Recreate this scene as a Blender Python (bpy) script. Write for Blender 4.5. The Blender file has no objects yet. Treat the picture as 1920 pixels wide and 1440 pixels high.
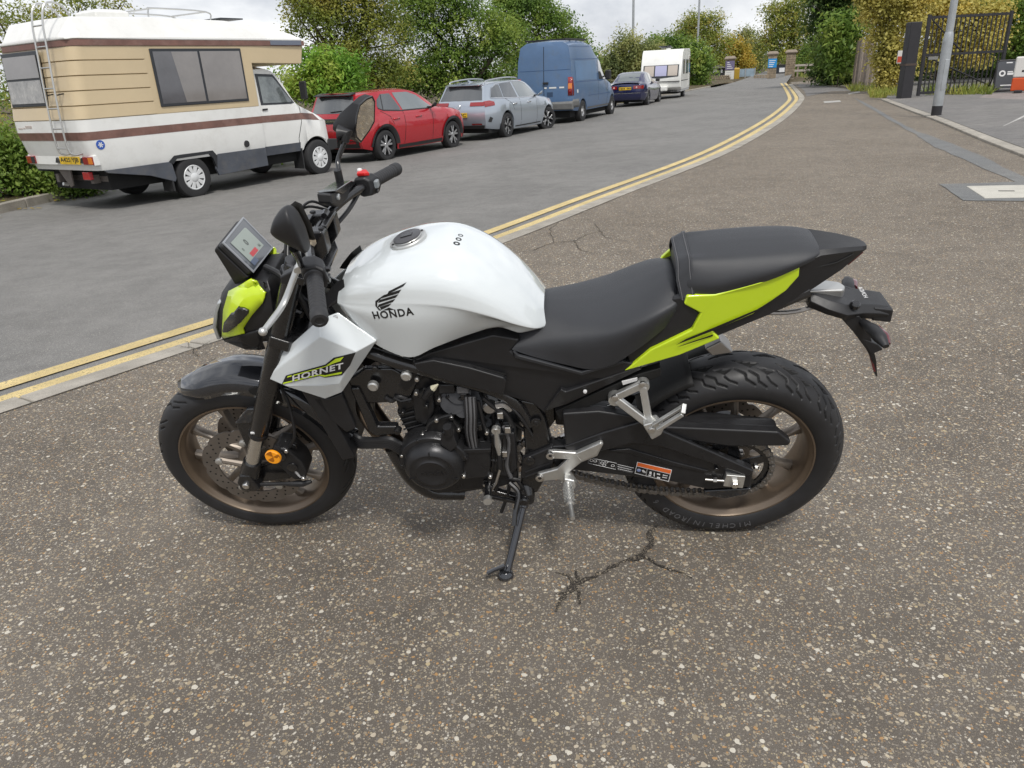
import bpy, bmesh, math, random
import numpy as np
from mathutils import Vector, Matrix
from math import sin, cos, pi, radians, sqrt, atan2, degrees, exp

# ------------------------------------------------------------------ camera
SC = bpy.context.scene
COL = SC.collection
CAM_H, PITCH, ROLL, FPX = 1.3251, radians(22.65), radians(3.043), 1394.57
_F = np.array([0, cos(PITCH), -sin(PITCH)]); _R0 = np.array([1., 0, 0]); _U0 = np.array([0, sin(PITCH), cos(PITCH)])
_R = cos(ROLL) * _R0 - sin(ROLL) * _U0
_U = sin(ROLL) * _R0 + cos(ROLL) * _U0
cam_d = bpy.data.cameras.new('camera')
cam_d.sensor_width = 36.0
cam_d.lens = FPX / 1920 * 36.0
cam_d.clip_end = 3000; cam_d.clip_start = .05
cam_o = bpy.data.objects.new('camera', cam_d); COL.objects.link(cam_o)
cam_o.matrix_world = Matrix(((_R[0], _U[0], -_F[0], 0), (_R[1], _U[1], -_F[1], 0), (_R[2], _U[2], -_F[2], CAM_H), (0, 0, 0, 1)))
SC.camera = cam_o

# ------------------------------------------------------------------ light
SUN_EL, SUN_AZ = radians(55), radians(165)      # azimuth clockwise from +Y (camera heading)
world = bpy.data.worlds.new('World'); SC.world = world; world.use_nodes = True
wn, wl = world.node_tree.nodes, world.node_tree.links
for n in list(wn): wn.remove(n)
w_out = wn.new('ShaderNodeOutputWorld'); w_bg = wn.new('ShaderNodeBackground'); w_bg.inputs['Strength'].default_value = 0.115
w_sky = wn.new('ShaderNodeTexSky'); w_sky.sky_type = 'NISHITA'; w_sky.sun_disc = False
w_sky.sun_elevation = SUN_EL; w_sky.sun_rotation = SUN_AZ; w_sky.air_density = 1.0; w_sky.dust_density = 2.0
w_co = wn.new('ShaderNodeTexCoord'); w_map = wn.new('ShaderNodeMapping'); w_map.inputs['Scale'].default_value = (1, 1, 2.6)
w_nz = wn.new('ShaderNodeTexNoise'); w_nz.inputs['Scale'].default_value = 3.2; w_nz.inputs['Detail'].default_value = 7; w_nz.inputs['Roughness'].default_value = .58; w_nz.inputs['Distortion'].default_value = .3
w_rp = wn.new('ShaderNodeValToRGB'); w_rp.color_ramp.elements[0].position = .33; w_rp.color_ramp.elements[1].position = .70
w_rp.color_ramp.elements[0].color = (2.4, 2.6, 3.05, 1); w_rp.color_ramp.elements[1].color = (7.1, 7.1, 7.1, 1)
w_mx = wn.new('ShaderNodeMix'); w_mx.data_type = 'RGBA'; w_mx.inputs[0].default_value = .93
wl.new(w_co.outputs['Generated'], w_map.inputs['Vector']); wl.new(w_map.outputs[0], w_nz.inputs['Vector'])
wl.new(w_nz.outputs['Fac'], w_rp.inputs[0]); wl.new(w_sky.outputs[0], w_mx.inputs[6]); wl.new(w_rp.outputs[0], w_mx.inputs[7])
wl.new(w_mx.outputs[2], w_bg.inputs['Color']); wl.new(w_bg.outputs[0], w_out.inputs['Surface'])
sun_d = bpy.data.lights.new('sun', 'SUN'); sun_d.energy = 1.5; sun_d.angle = radians(10); sun_d.color = (1, .965, .91)
sun_o = bpy.data.objects.new('sun', sun_d); COL.objects.link(sun_o)
_sd = Vector((sin(SUN_AZ) * cos(SUN_EL), cos(SUN_AZ) * cos(SUN_EL), sin(SUN_EL)))
sun_o.rotation_euler = _sd.to_track_quat('Z', 'Y').to_euler(); sun_o.location = _sd * 60
SC.view_settings.view_transform = 'Standard'; SC.view_settings.look = 'None'; SC.view_settings.gamma = 1
SC.view_settings.exposure = 0.66; SC.view_settings.use_curve_mapping = False

cy = SC.cycles; cy.max_bounces = 6; cy.diffuse_bounces = 3; cy.glossy_bounces = 3; cy.transmission_bounces = 6; cy.transparent_max_bounces = 8
cy.caustics_reflective = False; cy.caustics_refractive = False

# ------------------------------------------------------------------ helpers
def ray(px, py):
    v = (px - 960) * _R + (720 - py) * _U + FPX * _F
    return v / np.linalg.norm(v)
def gz(px, py, z=0.):                       # a point of the level z seen at that place of the photograph
    v = ray(px, py); t = (z - CAM_H) / v[2]
    return np.array([0, 0, CAM_H]) + t * v

MATS = {}
def mat(name, color=(.5, .5, .5), rough=.5, metal=0., coat=0., spec=.5, var=0., vscale=6., bump=0., bscale=200., dirt=None, alpha=None, emit=None, trans=None, cr=.05):
    if name in MATS: return MATS[name]
    m = bpy.data.materials.new(name); m.use_nodes = True; MATS[name] = m
    nt = m.node_tree; b = nt.nodes['Principled BSDF']
    b.inputs['Base Color'].default_value = (*color, 1); b.inputs['Roughness'].default_value = rough
    b.inputs['Metallic'].default_value = metal; b.inputs['Coat Weight'].default_value = coat; b.inputs['Coat Roughness'].default_value = cr
    b.inputs['Specular IOR Level'].default_value = spec
    if trans: b.inputs['Transmission Weight'].default_value = trans
    if alpha is not None: b.inputs['Alpha'].default_value = alpha
    if emit: b.inputs['Emission Color'].default_value = (*emit[0], 1); b.inputs['Emission Strength'].default_value = emit[1]
    if var or bump or dirt:
        co = nt.nodes.new('ShaderNodeTexCoord')
    if var:
        nz = nt.nodes.new('ShaderNodeTexNoise'); nz.inputs['Scale'].default_value = vscale; nz.inputs['Detail'].default_value = 6; nz.inputs['Roughness'].default_value = .65
        mr = nt.nodes.new('ShaderNodeMapRange'); mr.inputs['From Min'].default_value = .3; mr.inputs['From Max'].default_value = .7
        mr.inputs['To Min'].default_value = 1 - var; mr.inputs['To Max'].default_value = 1 + var
        mx = nt.nodes.new('ShaderNodeMix'); mx.data_type = 'RGBA'; mx.blend_type = 'MULTIPLY'; mx.inputs[0].default_value = 1
        mx.inputs[6].default_value = (*color, 1)
        nt.links.new(co.outputs['Object'], nz.inputs['Vector']); nt.links.new(nz.outputs['Fac'], mr.inputs['Value'])
        nt.links.new(mr.outputs[0], mx.inputs[7]); nt.links.new(mx.outputs[2], b.inputs['Base Color'])
        m2 = nt.nodes.new('ShaderNodeMapRange'); m2.inputs['From Min'].default_value = .3; m2.inputs['From Max'].default_value = .7
        m2.inputs['To Min'].default_value = max(0, rough - var * .5); m2.inputs['To Max'].default_value = min(1, rough + var * .5)
        nt.links.new(nz.outputs['Fac'], m2.inputs['Value']); nt.links.new(m2.outputs[0], b.inputs['Roughness'])
        last = mx.outputs[2]
        if dirt:
            n2 = nt.nodes.new('ShaderNodeTexNoise'); n2.inputs['Scale'].default_value = dirt[2]; n2.inputs['Detail'].default_value = 8; n2.inputs['Roughness'].default_value = .7
            r2 = nt.nodes.new('ShaderNodeMapRange'); r2.inputs['From Min'].default_value = .5; r2.inputs['From Max'].default_value = .72; r2.inputs['To Max'].default_value = dirt[1]
            x2 = nt.nodes.new('ShaderNodeMix'); x2.data_type = 'RGBA'; x2.inputs[7].default_value = (*dirt[0], 1)
            nt.links.new(co.outputs['Object'], n2.inputs['Vector']); nt.links.new(n2.outputs['Fac'], r2.inputs['Value']); nt.links.new(r2.outputs[0], x2.inputs[0])
            nt.links.new(last, x2.inputs[6]); nt.links.new(x2.outputs[2], b.inputs['Base Color'])
    if bump:
        n3 = nt.nodes.new('ShaderNodeTexNoise'); n3.inputs['Scale'].default_value = bscale; n3.inputs['Detail'].default_value = 3
        bp = nt.nodes.new('ShaderNodeBump'); bp.inputs['Strength'].default_value = bump; bp.inputs['Distance'].default_value = .002
        nt.links.new(co.outputs['Object'], n3.inputs['Vector']); nt.links.new(n3.outputs['Fac'], bp.inputs['Height']); nt.links.new(bp.outputs[0], b.inputs['Normal'])
    return m

def tag(o, label=None, cat=None, group=None, kind=None):
    if label: o['label'] = label
    if cat: o['category'] = cat
    if group: o['group'] = group
    if kind: o['kind'] = kind
    return o
def empty(name, loc=(0, 0, 0), rz=0., label=None, cat=None, group=None, matrix=None):
    o = bpy.data.objects.new(name, None); COL.objects.link(o); o.empty_display_size = .1
    if matrix is not None: o.matrix_world = matrix
    else: o.location = loc; o.rotation_euler = (0, 0, rz)
    return tag(o, label, cat, group)
def obj(name, vf, m, parent=None, smooth=35, bevel=0, seg=2, sub=0, solid=0, uvs=None):
    v, f = vf[0], vf[1]
    me = bpy.data.meshes.new(name); me.from_pydata([tuple(map(float, p)) for p in v], [], [tuple(map(int, q)) for q in f]); me.validate(); me.update()
    for mm in (m if isinstance(m, (list, tuple)) else [m]): me.materials.append(mm)
    bm = bmesh.new(); bm.from_mesh(me)
    if len(bm.verts) < 30000: bmesh.ops.remove_doubles(bm, verts=bm.verts, dist=1e-5)
    bmesh.ops.recalc_face_normals(bm, faces=bm.faces); bm.to_mesh(me); bm.free()
    o = bpy.data.objects.new(name, me); COL.objects.link(o)
    if parent: o.parent = parent
    if smooth:
        me.shade_smooth(); me.set_sharp_from_angle(angle=radians(smooth))
    if solid:
        s = o.modifiers.new('s', 'SOLIDIFY'); s.thickness = solid; s.offset = -1
    if bevel:
        b = o.modifiers.new('b', 'BEVEL'); b.width = bevel; b.segments = seg; b.limit_method = 'ANGLE'; b.angle_limit = radians(28); b.harden_normals = True
    if sub:
        s = o.modifiers.new('ss', 'SUBSURF'); s.levels = sub; s.render_levels = sub
    return o
def join(*vfs):
    V, Fc = [], []
    for v, f in vfs:
        k = len(V); V += [tuple(p) for p in v]; Fc += [tuple(i + k for i in q) for q in f]
    return V, Fc
def mirY(vf):
    return [(p[0], -p[1], p[2]) for p in vf[0]], [tuple(reversed(q)) for q in vf[1]]
def xf(vf, fn):
    return [tuple(fn(p)) for p in vf[0]], vf[1]
def shift(vf, d):
    return [(p[0] + d[0], p[1] + d[1], p[2] + d[2]) for p in vf[0]], vf[1]
def rotz(vf, a, c=(0, 0, 0)):
    ca, sa = cos(a), sin(a)
    return [(c[0] + (p[0] - c[0]) * ca - (p[1] - c[1]) * sa, c[1] + (p[0] - c[0]) * sa + (p[1] - c[1]) * ca, p[2]) for p in vf[0]], vf[1]
def box(c, s, ax=None):
    V = []
    for i in (-1, 1):
        for j in (-1, 1):
            for k in (-1, 1): V.append(np.array([i * s[0] / 2, j * s[1] / 2, k * s[2] / 2]))
    if ax is not None: V = [sum(v[i] * np.array(ax[i]) for i in range(3)) for v in V]
    V = [tuple(np.array(c) + v) for v in V]
    return V, [(0, 1, 3, 2), (4, 6, 7, 5), (0, 4, 5, 1), (2, 3, 7, 6), (0, 2, 6, 4), (1, 5, 7, 3)]
def boxz(x0, x1, y0, y1, z0, z1):
    return box(((x0 + x1) / 2, (y0 + y1) / 2, (z0 + z1) / 2), (x1 - x0, y1 - y0, z1 - z0))
def frame_axes(d):
    d = np.array(d, float); d /= np.linalg.norm(d)
    a = np.array([0, 0, 1.]) if abs(d[2]) < .9 else np.array([1., 0, 0])
    x = np.cross(a, d); x /= np.linalg.norm(x); y = np.cross(d, x)
    return x, y, d
def spline(pts, n=8):
    P = [np.array(p, float) for p in pts]; out = []
    for i in range(len(P) - 1):
        p0 = P[i - 1] if i else 2 * P[0] - P[1]; p1, p2 = P[i], P[i + 1]; p3 = P[i + 2] if i + 2 < len(P) else 2 * P[-1] - P[-2]
        for k in range(n):
            t = k / n
            out.append(.5 * ((2 * p1) + (-p0 + p2) * t + (2 * p0 - 5 * p1 + 4 * p2 - p3) * t * t + (-p0 + 3 * p1 - 3 * p2 + p3) * t ** 3))
    out.append(P[-1]); return out
def tube(path, r, n=10, cap=True, flat=1.0):
    P = [np.array(p, float) for p in path]; m = len(P)
    R = [r] * m if np.isscalar(r) else list(r)
    if len(R) != m: R = list(np.interp(np.linspace(0, 1, m), np.linspace(0, 1, len(R)), R))
    V, Fc = [], []; x = None
    for i in range(m):
        d = P[min(i + 1, m - 1)] - P[max(i - 1, 0)]; d = d / (np.linalg.norm(d) + 1e-12)
        if x is None: x, y, _ = frame_axes(d)
        else:
            x = x - d * (x @ d); x /= np.linalg.norm(x); y = np.cross(d, x)
        for k in range(n):
            a = 2 * pi * k / n; V.append(tuple(P[i] + R[i] * (cos(a) * x + flat * sin(a) * y)))
    for i in range(m - 1):
        for k in range(n):
            k2 = (k + 1) % n; Fc.append((i * n + k, i * n + k2, (i + 1) * n + k2, (i + 1) * n + k))
    if cap: Fc += [tuple(reversed(range(n))), tuple(range((m - 1) * n, m * n))]
    return V, Fc
def lathe(prof, c, axis, n=48, closed=False, a0=0., a1=2 * pi):
    x, y, d = frame_axes(axis); c = np.array(c, float); V, Fc = [], []; m = len(prof); full = abs(a1 - a0) > 2 * pi - 1e-6
    N = n if full else n + 1
    for k in range(N):
        a = a0 + (a1 - a0) * k / n; e = cos(a) * x + sin(a) * y
        for r, s in prof: V.append(tuple(c + e * r + d * s))
    for k in range(n):
        k2 = (k + 1) % N
        for i in range(m if closed else m - 1):
            j = (i + 1) % m; Fc.append((k * m + i, k2 * m + i, k2 * m + j, k * m + j))
    return V, Fc
def cyl(a, b, r, n=16, r2=None):
    a = np.array(a, float); b = np.array(b, float)
    return tube([a, b], [r, r if r2 is None else r2], n)
def disc_bolt(c, axis, r, hgt, n=8):
    c = np.array(c, float); d = np.array(axis, float); d /= np.linalg.norm(d)
    L = hgt
    return lathe([(0, L), (r * .72, L), (r * .95, L * .7), (r, L * .2), (r, -L * .5)], c, d, n)
def prism(poly, vec):
    n = len(poly); A = [np.array(p, float) for p in poly]; vec = np.array(vec, float)
    V = [tuple(p) for p in A] + [tuple(p + vec) for p in A]
    return V, [tuple(range(n)), tuple(reversed(range(n, 2 * n)))] + [(i, i + n, (i + 1) % n + n, (i + 1) % n) for i in range(n)]
def loft(rings, cap=True, closed=True):
    n = len(rings[0]); V = [tuple(p) for r in rings for p in r]; Fc = []
    for i in range(len(rings) - 1):
        for k in range(n if closed else n - 1):
            k2 = (k + 1) % n; Fc.append((i * n + k, i * n + k2, (i + 1) * n + k2, (i + 1) * n + k))
    if cap and closed: Fc += [tuple(reversed(range(n))), tuple(range((len(rings) - 1) * n, len(rings) * n))]
    return V, Fc
def sheet(rows): return loft(rows, cap=False, closed=False)
def text_vf(s, size=1., extrude=.0, font=None, align='CENTER', spacing=1., shear=0., bold=0.):
    c = bpy.data.curves.new('t', 'FONT'); c.body = s; c.size = size; c.extrude = extrude; c.align_x = align; c.align_y = 'CENTER'; c.space_character = spacing; c.shear = shear; c.offset = bold * size
    c.resolution_u = 3
    o = bpy.data.objects.new('t', c); COL.objects.link(o)
    dg = bpy.context.evaluated_depsgraph_get(); dg.update()
    me = bpy.data.meshes.new_from_object(o.evaluated_get(dg))
    V = [tuple(v.co) for v in me.vertices]; Fc = [tuple(p.vertices) for p in me.polygons]
    bpy.data.objects.remove(o); bpy.data.curves.remove(c); bpy.data.meshes.remove(me)
    return V, Fc
def place2(vf, o, ex, ey, ez=None):
    """flat (x, y, z) shape onto a plane with origin o and axes ex, ey"""
    o = np.array(o, float); ex = np.array(ex, float); ey = np.array(ey, float)
    if ez is None:
        ez = np.cross(ex, ey); ez /= np.linalg.norm(ez)
    return [tuple(o + ex * p[0] + ey * p[1] + np.array(ez) * p[2]) for p in vf[0]], vf[1]
def copy_tree(o, parent=None):
    c = o.copy(); COL.objects.link(c); c.parent = parent
    for ch in [x for x in o.children]: copy_tree(ch, c)
    return c
def interp(x, xs, ys): return float(np.interp(x, xs, ys))
random.seed(4); np.random.seed(4)
# ------------------------------------------------------------------ ground
def ground_mat(name, base, base2, chips, density, scale, rough=.85, patch=.25, bump=.5, fine=.5, streak=0., small=True):
    m = bpy.data.materials.new(name); m.use_nodes = True; nt = m.node_tree; N = nt.nodes; L = nt.links; b = N['Principled BSDF']
    b.inputs['Roughness'].default_value = rough; b.inputs['Specular IOR Level'].default_value = .3
    geo = N.new('ShaderNodeNewGeometry')
    def noise(s, d=5, r=.6):
        n = N.new('ShaderNodeTexNoise'); n.inputs['Scale'].default_value = s; n.inputs['Detail'].default_value = d; n.inputs['Roughness'].default_value = r
        L.new(geo.outputs['Position'], n.inputs['Vector']); return n
    def ramp(src, pts, cols, const=False):
        r = N.new('ShaderNodeValToRGB'); e = r.color_ramp.elements
        while len(e) < len(pts): e.new(.5)
        for i, (p, c) in enumerate(zip(pts, cols)): e[i].position = p; e[i].color = (*c, 1)
        if const: r.color_ramp.interpolation = 'CONSTANT'
        L.new(src, r.inputs[0]); return r
    def mix(f, a, c, bt='MIX'):
        x = N.new('ShaderNodeMix'); x.data_type = 'RGBA'; x.blend_type = bt
        if isinstance(f, float): x.inputs[0].default_value = f
        else: L.new(f, x.inputs[0])
        for i, s in ((6, a), (7, c)):
            if isinstance(s, tuple): x.inputs[i].default_value = (*s, 1)
            else: L.new(s, x.inputs[i])
        return x.outputs[2]
    big = noise(.55, 1); mid = noise(4.5, 2); fin = noise(420, 1, .7)
    col = mix(ramp(big.outputs['Fac'], (.35, .65), ((0, 0, 0), (1, 1, 1))).outputs[0], base, base2)
    col = mix(1., col, ramp(mid.outputs['Fac'], (.3, .7), ((1 - patch,) * 3, (1 + patch,) * 3)).outputs[0], 'MULTIPLY')
    col = mix(1., col, ramp(fin.outputs['Fac'], (.25, .75), ((1 - fine,) * 3, (1 + fine,) * 3)).outputs[0], 'MULTIPLY')
    if streak:
        mp = N.new('ShaderNodeMapping'); mp.inputs['Rotation'].default_value = (0, 0, radians(29)); mp.inputs['Scale'].default_value = (.9, .035, 1)
        sn = N.new('ShaderNodeTexNoise'); sn.inputs['Scale'].default_value = 1.; sn.inputs['Detail'].default_value = 2; L.new(geo.outputs['Position'], mp.inputs['Vector']); L.new(mp.outputs[0], sn.inputs['Vector'])
        col = mix(1., col, ramp(sn.outputs['Fac'], (.35, .65), ((1 - streak,) * 3, (1 + streak,) * 3)).outputs[0], 'MULTIPLY')
    wv = N.new('ShaderNodeVectorMath'); wv.operation = 'MULTIPLY_ADD'
    wz = noise(90, 0, .5); wz_c = wz.outputs['Color']
    L.new(wz_c, wv.inputs[0]); wv.inputs[1].default_value = (.007, .007, .007); L.new(geo.outputs['Position'], wv.inputs[2])
    layers = [(scale * 3.2, density * 1.75, .49, .6), (scale * 1.75, density * 1.35, .42, .85), (scale * .92, density * .95, .36, 1.)] if small else [(scale, density, .4, 1.)]
    for i, (sc, dn, rad, amt) in enumerate(layers):
        vo = N.new('ShaderNodeTexVoronoi'); vo.inputs['Scale'].default_value = sc; vo.inputs['Randomness'].default_value = 1
        L.new(wv.outputs[0], vo.inputs['Vector'])
        se = N.new('ShaderNodeSeparateColor'); L.new(vo.outputs['Color'], se.inputs[0])
        keep = N.new('ShaderNodeMath'); keep.operation = 'GREATER_THAN'; keep.inputs[1].default_value = 1 - dn
        dens = N.new('ShaderNodeMath'); dens.operation = 'MULTIPLY_ADD'; L.new(mid.outputs['Fac'], dens.inputs[0]); dens.inputs[1].default_value = .35; L.new(se.outputs[0], dens.inputs[2])
        sub = N.new('ShaderNodeMath'); sub.operation = 'SUBTRACT'; L.new(dens.outputs[0], sub.inputs[0]); sub.inputs[1].default_value = .175
        L.new(sub.outputs[0], keep.inputs[0])
        rr = N.new('ShaderNodeMath'); rr.operation = 'MULTIPLY_ADD'; L.new(se.outputs[1], rr.inputs[0]); rr.inputs[1].default_value = .22; rr.inputs[2].default_value = rad - .16
        ds = N.new('ShaderNodeMath'); ds.operation = 'LESS_THAN'; L.new(vo.outputs['Distance'], ds.inputs[0]); L.new(rr.outputs[0], ds.inputs[1])
        mk0 = N.new('ShaderNodeMath'); mk0.operation = 'MULTIPLY'; L.new(keep.outputs[0], mk0.inputs[0]); L.new(ds.outputs[0], mk0.inputs[1]); mk = N.new('ShaderNodeMath'); mk.operation = 'MULTIPLY'; L.new(mk0.outputs[0], mk.inputs[0]); mk.inputs[1].default_value = amt
        n = len(chips); cr = ramp(se.outputs[2], [k / n for k in range(n)], chips, True)
        col = mix(mk.outputs[0], col, cr.outputs[0])
    L.new(col, b.inputs['Base Color'])
    bp = N.new('ShaderNodeBump'); bp.inputs['Strength'].default_value = bump; bp.inputs['Distance'].default_value = .0022
    L.new(fin.outputs['Fac'], bp.inputs['Height']); L.new(bp.outputs[0], b.inputs['Normal'])
    return m

CHIPS = [(.46, .40, .31), (.36, .29, .20), (.56, .52, .44), (.30, .245, .17), (.25, .22, .18), (.50, .43, .31), (.42, .25, .11), (.17, .16, .15), (.40, .35, .28), (.31, .275, .23), (.44, .36, .22)]
M_PAVE = ground_mat('chipped_asphalt', (.118, .102, .085), (.148, .129, .108), CHIPS, .30, 64, patch=.12, fine=.42)
M_PATCH = ground_mat('repaired_asphalt', (.145, .15, .15), (.165, .165, .16), [(.24, .24, .23), (.18, .18, .18), (.30, .29, .27)], .25, 110, patch=.12, fine=.35)
M_ROAD = ground_mat('road_asphalt', (.150, .146, .139), (.182, .177, .168), [(.26, .255, .24), (.31, .30, .28), (.2, .2, .195), (.34, .32, .29)], .34, 105, patch=.12, fine=.6, streak=.06)
M_ROADDARK = ground_mat('drive_asphalt', (.15, .145, .14), (.18, .172, .162), [(.24, .23, .22), (.3, .28, .26)], .2, 90, patch=.15)
M_PINK = ground_mat('pink_tarmac', (.22, .19, .175), (.25, .215, .20), [(.36, .32, .30), (.3, .26, .25)], .3, 90, patch=.12)
M_KERB = ground_mat('concrete_kerb', (.38, .35, .30), (.31, .285, .245), [(.46, .44, .38), (.22, .21, .19)], .16, 130, patch=.22, fine=.3, bump=.35)
M_SOIL = ground_mat('soil_and_litter', (.07, .055, .035), (.05, .05, .028), [(.16, .09, .04), (.10, .11, .04), (.22, .15, .07)], .45, 25, bump=.8)
M_CRACK = ground_mat('crack_fill', (.028, .025, .022), (.04, .035, .03), [(.22, .18, .13), (.12, .1, .08), (.34, .29, .22)], .34, 120, bump=.8)
def paint_mat(name, c):
    m = ground_mat(name, c, tuple(k * .86 for k in c), [tuple(k * .5 for k in c), (.16, .15, .14), tuple(k * .72 for k in c)], .24, 70, patch=.14, fine=.25, bump=.4); return m
M_YEL = paint_mat('yellow_line_paint', (.66, .52, .25))
M_WHT = paint_mat('worn_white_paint', (.5, .49, .46))

# near kerb, pavement edge: measured along the street
K_OUT = [gz(x, y) for x, y in [(0, 776), (156, 723), (932, 464), (1140, 376), (1343, 299), (1424, 256), (1485, 215), (1508, 187), (1508, 179), (1489, 160), (1481, 154)]]
d0 = K_OUT[0] - K_OUT[2]; d0 /= np.linalg.norm(d0)
K_OUT = [K_OUT[0] + d0 * 9, K_OUT[0] + d0 * 4] + K_OUT
K_OUT = [np.array(p[:2]) for p in K_OUT]
def smooth_line(P, step=.6, passes=2):
    P = spline(P, 10); P = np.array(P)
    for _ in range(passes):
        Q = P.copy(); Q[1:-1] = (P[:-2] + 2 * P[1:-1] + P[2:]) / 4; P = Q
    seg = np.r_[0, np.cumsum(np.linalg.norm(np.diff(P, axis=0), axis=1))]
    s = np.arange(0, seg[-1], step)
    return np.stack([np.interp(s, seg, P[:, 0]), np.interp(s, seg, P[:, 1])], 1)
KL = smooth_line(K_OUT, .5, 30)
def normals(P):
    T = np.gradient(P, axis=0); T /= np.linalg.norm(T, axis=1)[:, None]
    return np.stack([-T[:, 1], T[:, 0]], 1)          # to the left of travel = towards the road
KN = normals(KL)
F_PTS = [gz(x, y, -.27)[:2] for x, y in [(0, 402), (215, 352)]]
dF = F_PTS[0] - F_PTS[1]; dF /= np.linalg.norm(dF)
F_PTS = [F_PTS[0] + dF * 14, F_PTS[0] + dF * 6] + F_PTS + [np.array(p) for p in [(-3.9, 19.3), (-0.6, 25.0), (3.2, 32.5), (6.4, 39.4), (12.2, 49.0), (18.2, 62.5), (22, 72)]]
FL = smooth_line(F_PTS, .8, 20)
FN = normals(FL)
def road_z(x, y):
    d = np.min(np.linalg.norm(KL - np.array([x, y]), axis=1))
    return -.035 - .235 * min(1., d / 8.0)
def strip(P, N, a, b, za, zb, z_fn=None):
    rows = [[(*(p + n * a), za), (*(p + n * b), zb)] for p, n in zip(P, N)]
    return sheet(rows)
# one big ground sheet to the horizon
tag(obj('ground', ([(-900, -300, -.48), (900, -300, -.48), (900, 1500, -.48), (-900, 1500, -.48)], [(0, 1, 2, 3)]), M_SOIL, smooth=0), kind='structure')
# road: from the near kerb to the far kerb
rows = []
nF = len(FL)
for i in range(0, 120):
    t = i / 119
    a = KL[min(int(t * (len(KL) - 1)), len(KL) - 1)] + KN[min(int(t * (len(KL) - 1)), len(KL) - 1)] * .205
    b = FL[min(int(t * (nF - 1)), nF - 1)]
    rows.append([(*(a + (b - a) * k / 10), road_z(*(a + (b - a) * k / 10)) if k else -.035) for k in range(11)])
e = np.array(rows[-1]); ext = np.array([6.5, 17, 0.])
rows += [[tuple(p + ext * k) for p in e] for k in (1, 2, 3)]
tag(obj('road', sheet(rows), M_ROAD, smooth=60), kind='structure')
def lines_on_road(a, b, lift):
    return sheet([[(*(p + n * a), -.035 + lift + (-.0293 * (a - .2))), (*(p + n * b), -.035 + lift + (-.0293 * (b - .2)))] for p, n in zip(KL, KN)])
for k, (a, b) in enumerate(((.216, .34), (.445, .572))):
    o = obj('yellow_line', lines_on_road(a, b, .006), M_YEL, smooth=60); tag(o, kind='structure')
# gutter joint
# kerb stones, each about 0.9 m
kerb = empty('kerb'); tag(kerb, kind='structure')
seglen = np.r_[0, np.cumsum(np.linalg.norm(np.diff(KL, axis=0), axis=1))]
def on_line(P, seg, s): return np.array([np.interp(s, seg, P[:, 0]), np.interp(s, seg, P[:, 1])])
s = 0.; kk = 0
while s < seglen[-1] - 1:
    L = .915; p0 = on_line(KL, seglen, s + .005); p1 = on_line(KL, seglen, s + L - .005)
    t = (p1 - p0) / np.linalg.norm(p1 - p0); n = np.array([-t[1], t[0]]); dz = random.uniform(-.004, .004)
    a, b, c, d = p0, p1, p1 + n * .2, p0 + n * .2
    V = [(*q, -.12) for q in (a, b, c, d)] + [(*a, .004 + dz), (*b, .004 + dz + random.uniform(-.003, .003)), (*c, -.012 + dz), (*d, -.012 + dz)]
    if kk < 60:
        obj('kerb_stone', (V, [(3, 2, 1, 0), (4, 5, 6, 7), (0, 1, 5, 4), (1, 2, 6, 5), (2, 3, 7, 6), (3, 0, 4, 7)]), M_KERB, kerb, smooth=0, bevel=.012, seg=2)
    kk += 1; s += L
# pavement (forecourt) sheet to the right of the kerb
R_K = [gz(x, y)[:2] for x, y in [(1920, 296), (1830, 260), (1756, 228), (1700, 207), (1650, 187)]]
dR = R_K[0] - R_K[1]; dR /= np.linalg.norm(dR)
R_K = [R_K[0] + dR * 7] + R_K
RL = smooth_line(R_K, .5, 8); RN = normals(RL)
rows = []
for i, p in enumerate(KL):
    rows.append([(*p, 0.0)] + [(*(p - KN[i] * k), 0.) for k in (1, 3, 6, 10, 16)])
W0 = KL
poly = [(*(KL[i]), 0.) for i in range(0, len(KL))]
far = KL[-1]; near = KL[0]
poly += [(far[0] + 6, far[1] + 1, 0.), (RL[-1][0] + 3.5, RL[-1][1] + 1.5, 0)] + [(*p, 0.) for p in RL[::-1]] + [(9, -2, 0), (9, -8, 0), (near[0], -8, 0)]
tag(obj('pavement', (poly, [tuple(range(len(poly)))]), M_PAVE, smooth=0), kind='structure')
# right-hand drive behind its own flush kerb, rising towards the gates
def drive_z(d): return .05 + .014 * max(0., d)
rk = empty('drive_kerb'); tag(rk, kind='structure')
sl = np.r_[0, np.cumsum(np.linalg.norm(np.diff(RL, axis=0), axis=1))]
s = 0.
while s < sl[-1] - .5:
    p0 = on_line(RL, sl, s + .006); p1 = on_line(RL, sl, min(s + .909, sl[-1])); t = (p1 - p0) / np.linalg.norm(p1 - p0); n = np.array([t[1], -t[0]])
    V = [(*q, -.1) for q in (p0, p1, p1 + n * .16, p0 + n * .16)] + [(*q, z) for q, z in ((p0, .035), (p1, .035), (p1 + n * .16, .052), (p0 + n * .16, .052))]
    obj('kerb_stone', (V, [(3, 2, 1, 0), (4, 5, 6, 7), (0, 1, 5, 4), (1, 2, 6, 5), (2, 3, 7, 6), (3, 0, 4, 7)]), M_KERB, rk, smooth=0, bevel=.012)
    s += .915
dn = np.array([-RN[0][0], -RN[0][1]])
rows = [[(*(p - n * k), drive_z(k)) for k in (.16, 2, 4, 7, 11, 16, 24)] for p, n in zip(RL, [np.array([-dn[0], -dn[1]])] * len(RL))]
rows += [[tuple(np.array(q) + np.array([3.2, 6.4, 0.02]) * k) for q in rows[-1]] for k in (1, 2)]
tag(obj('drive', sheet(rows), M_ROADDARK, smooth=60), kind='structure')
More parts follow.
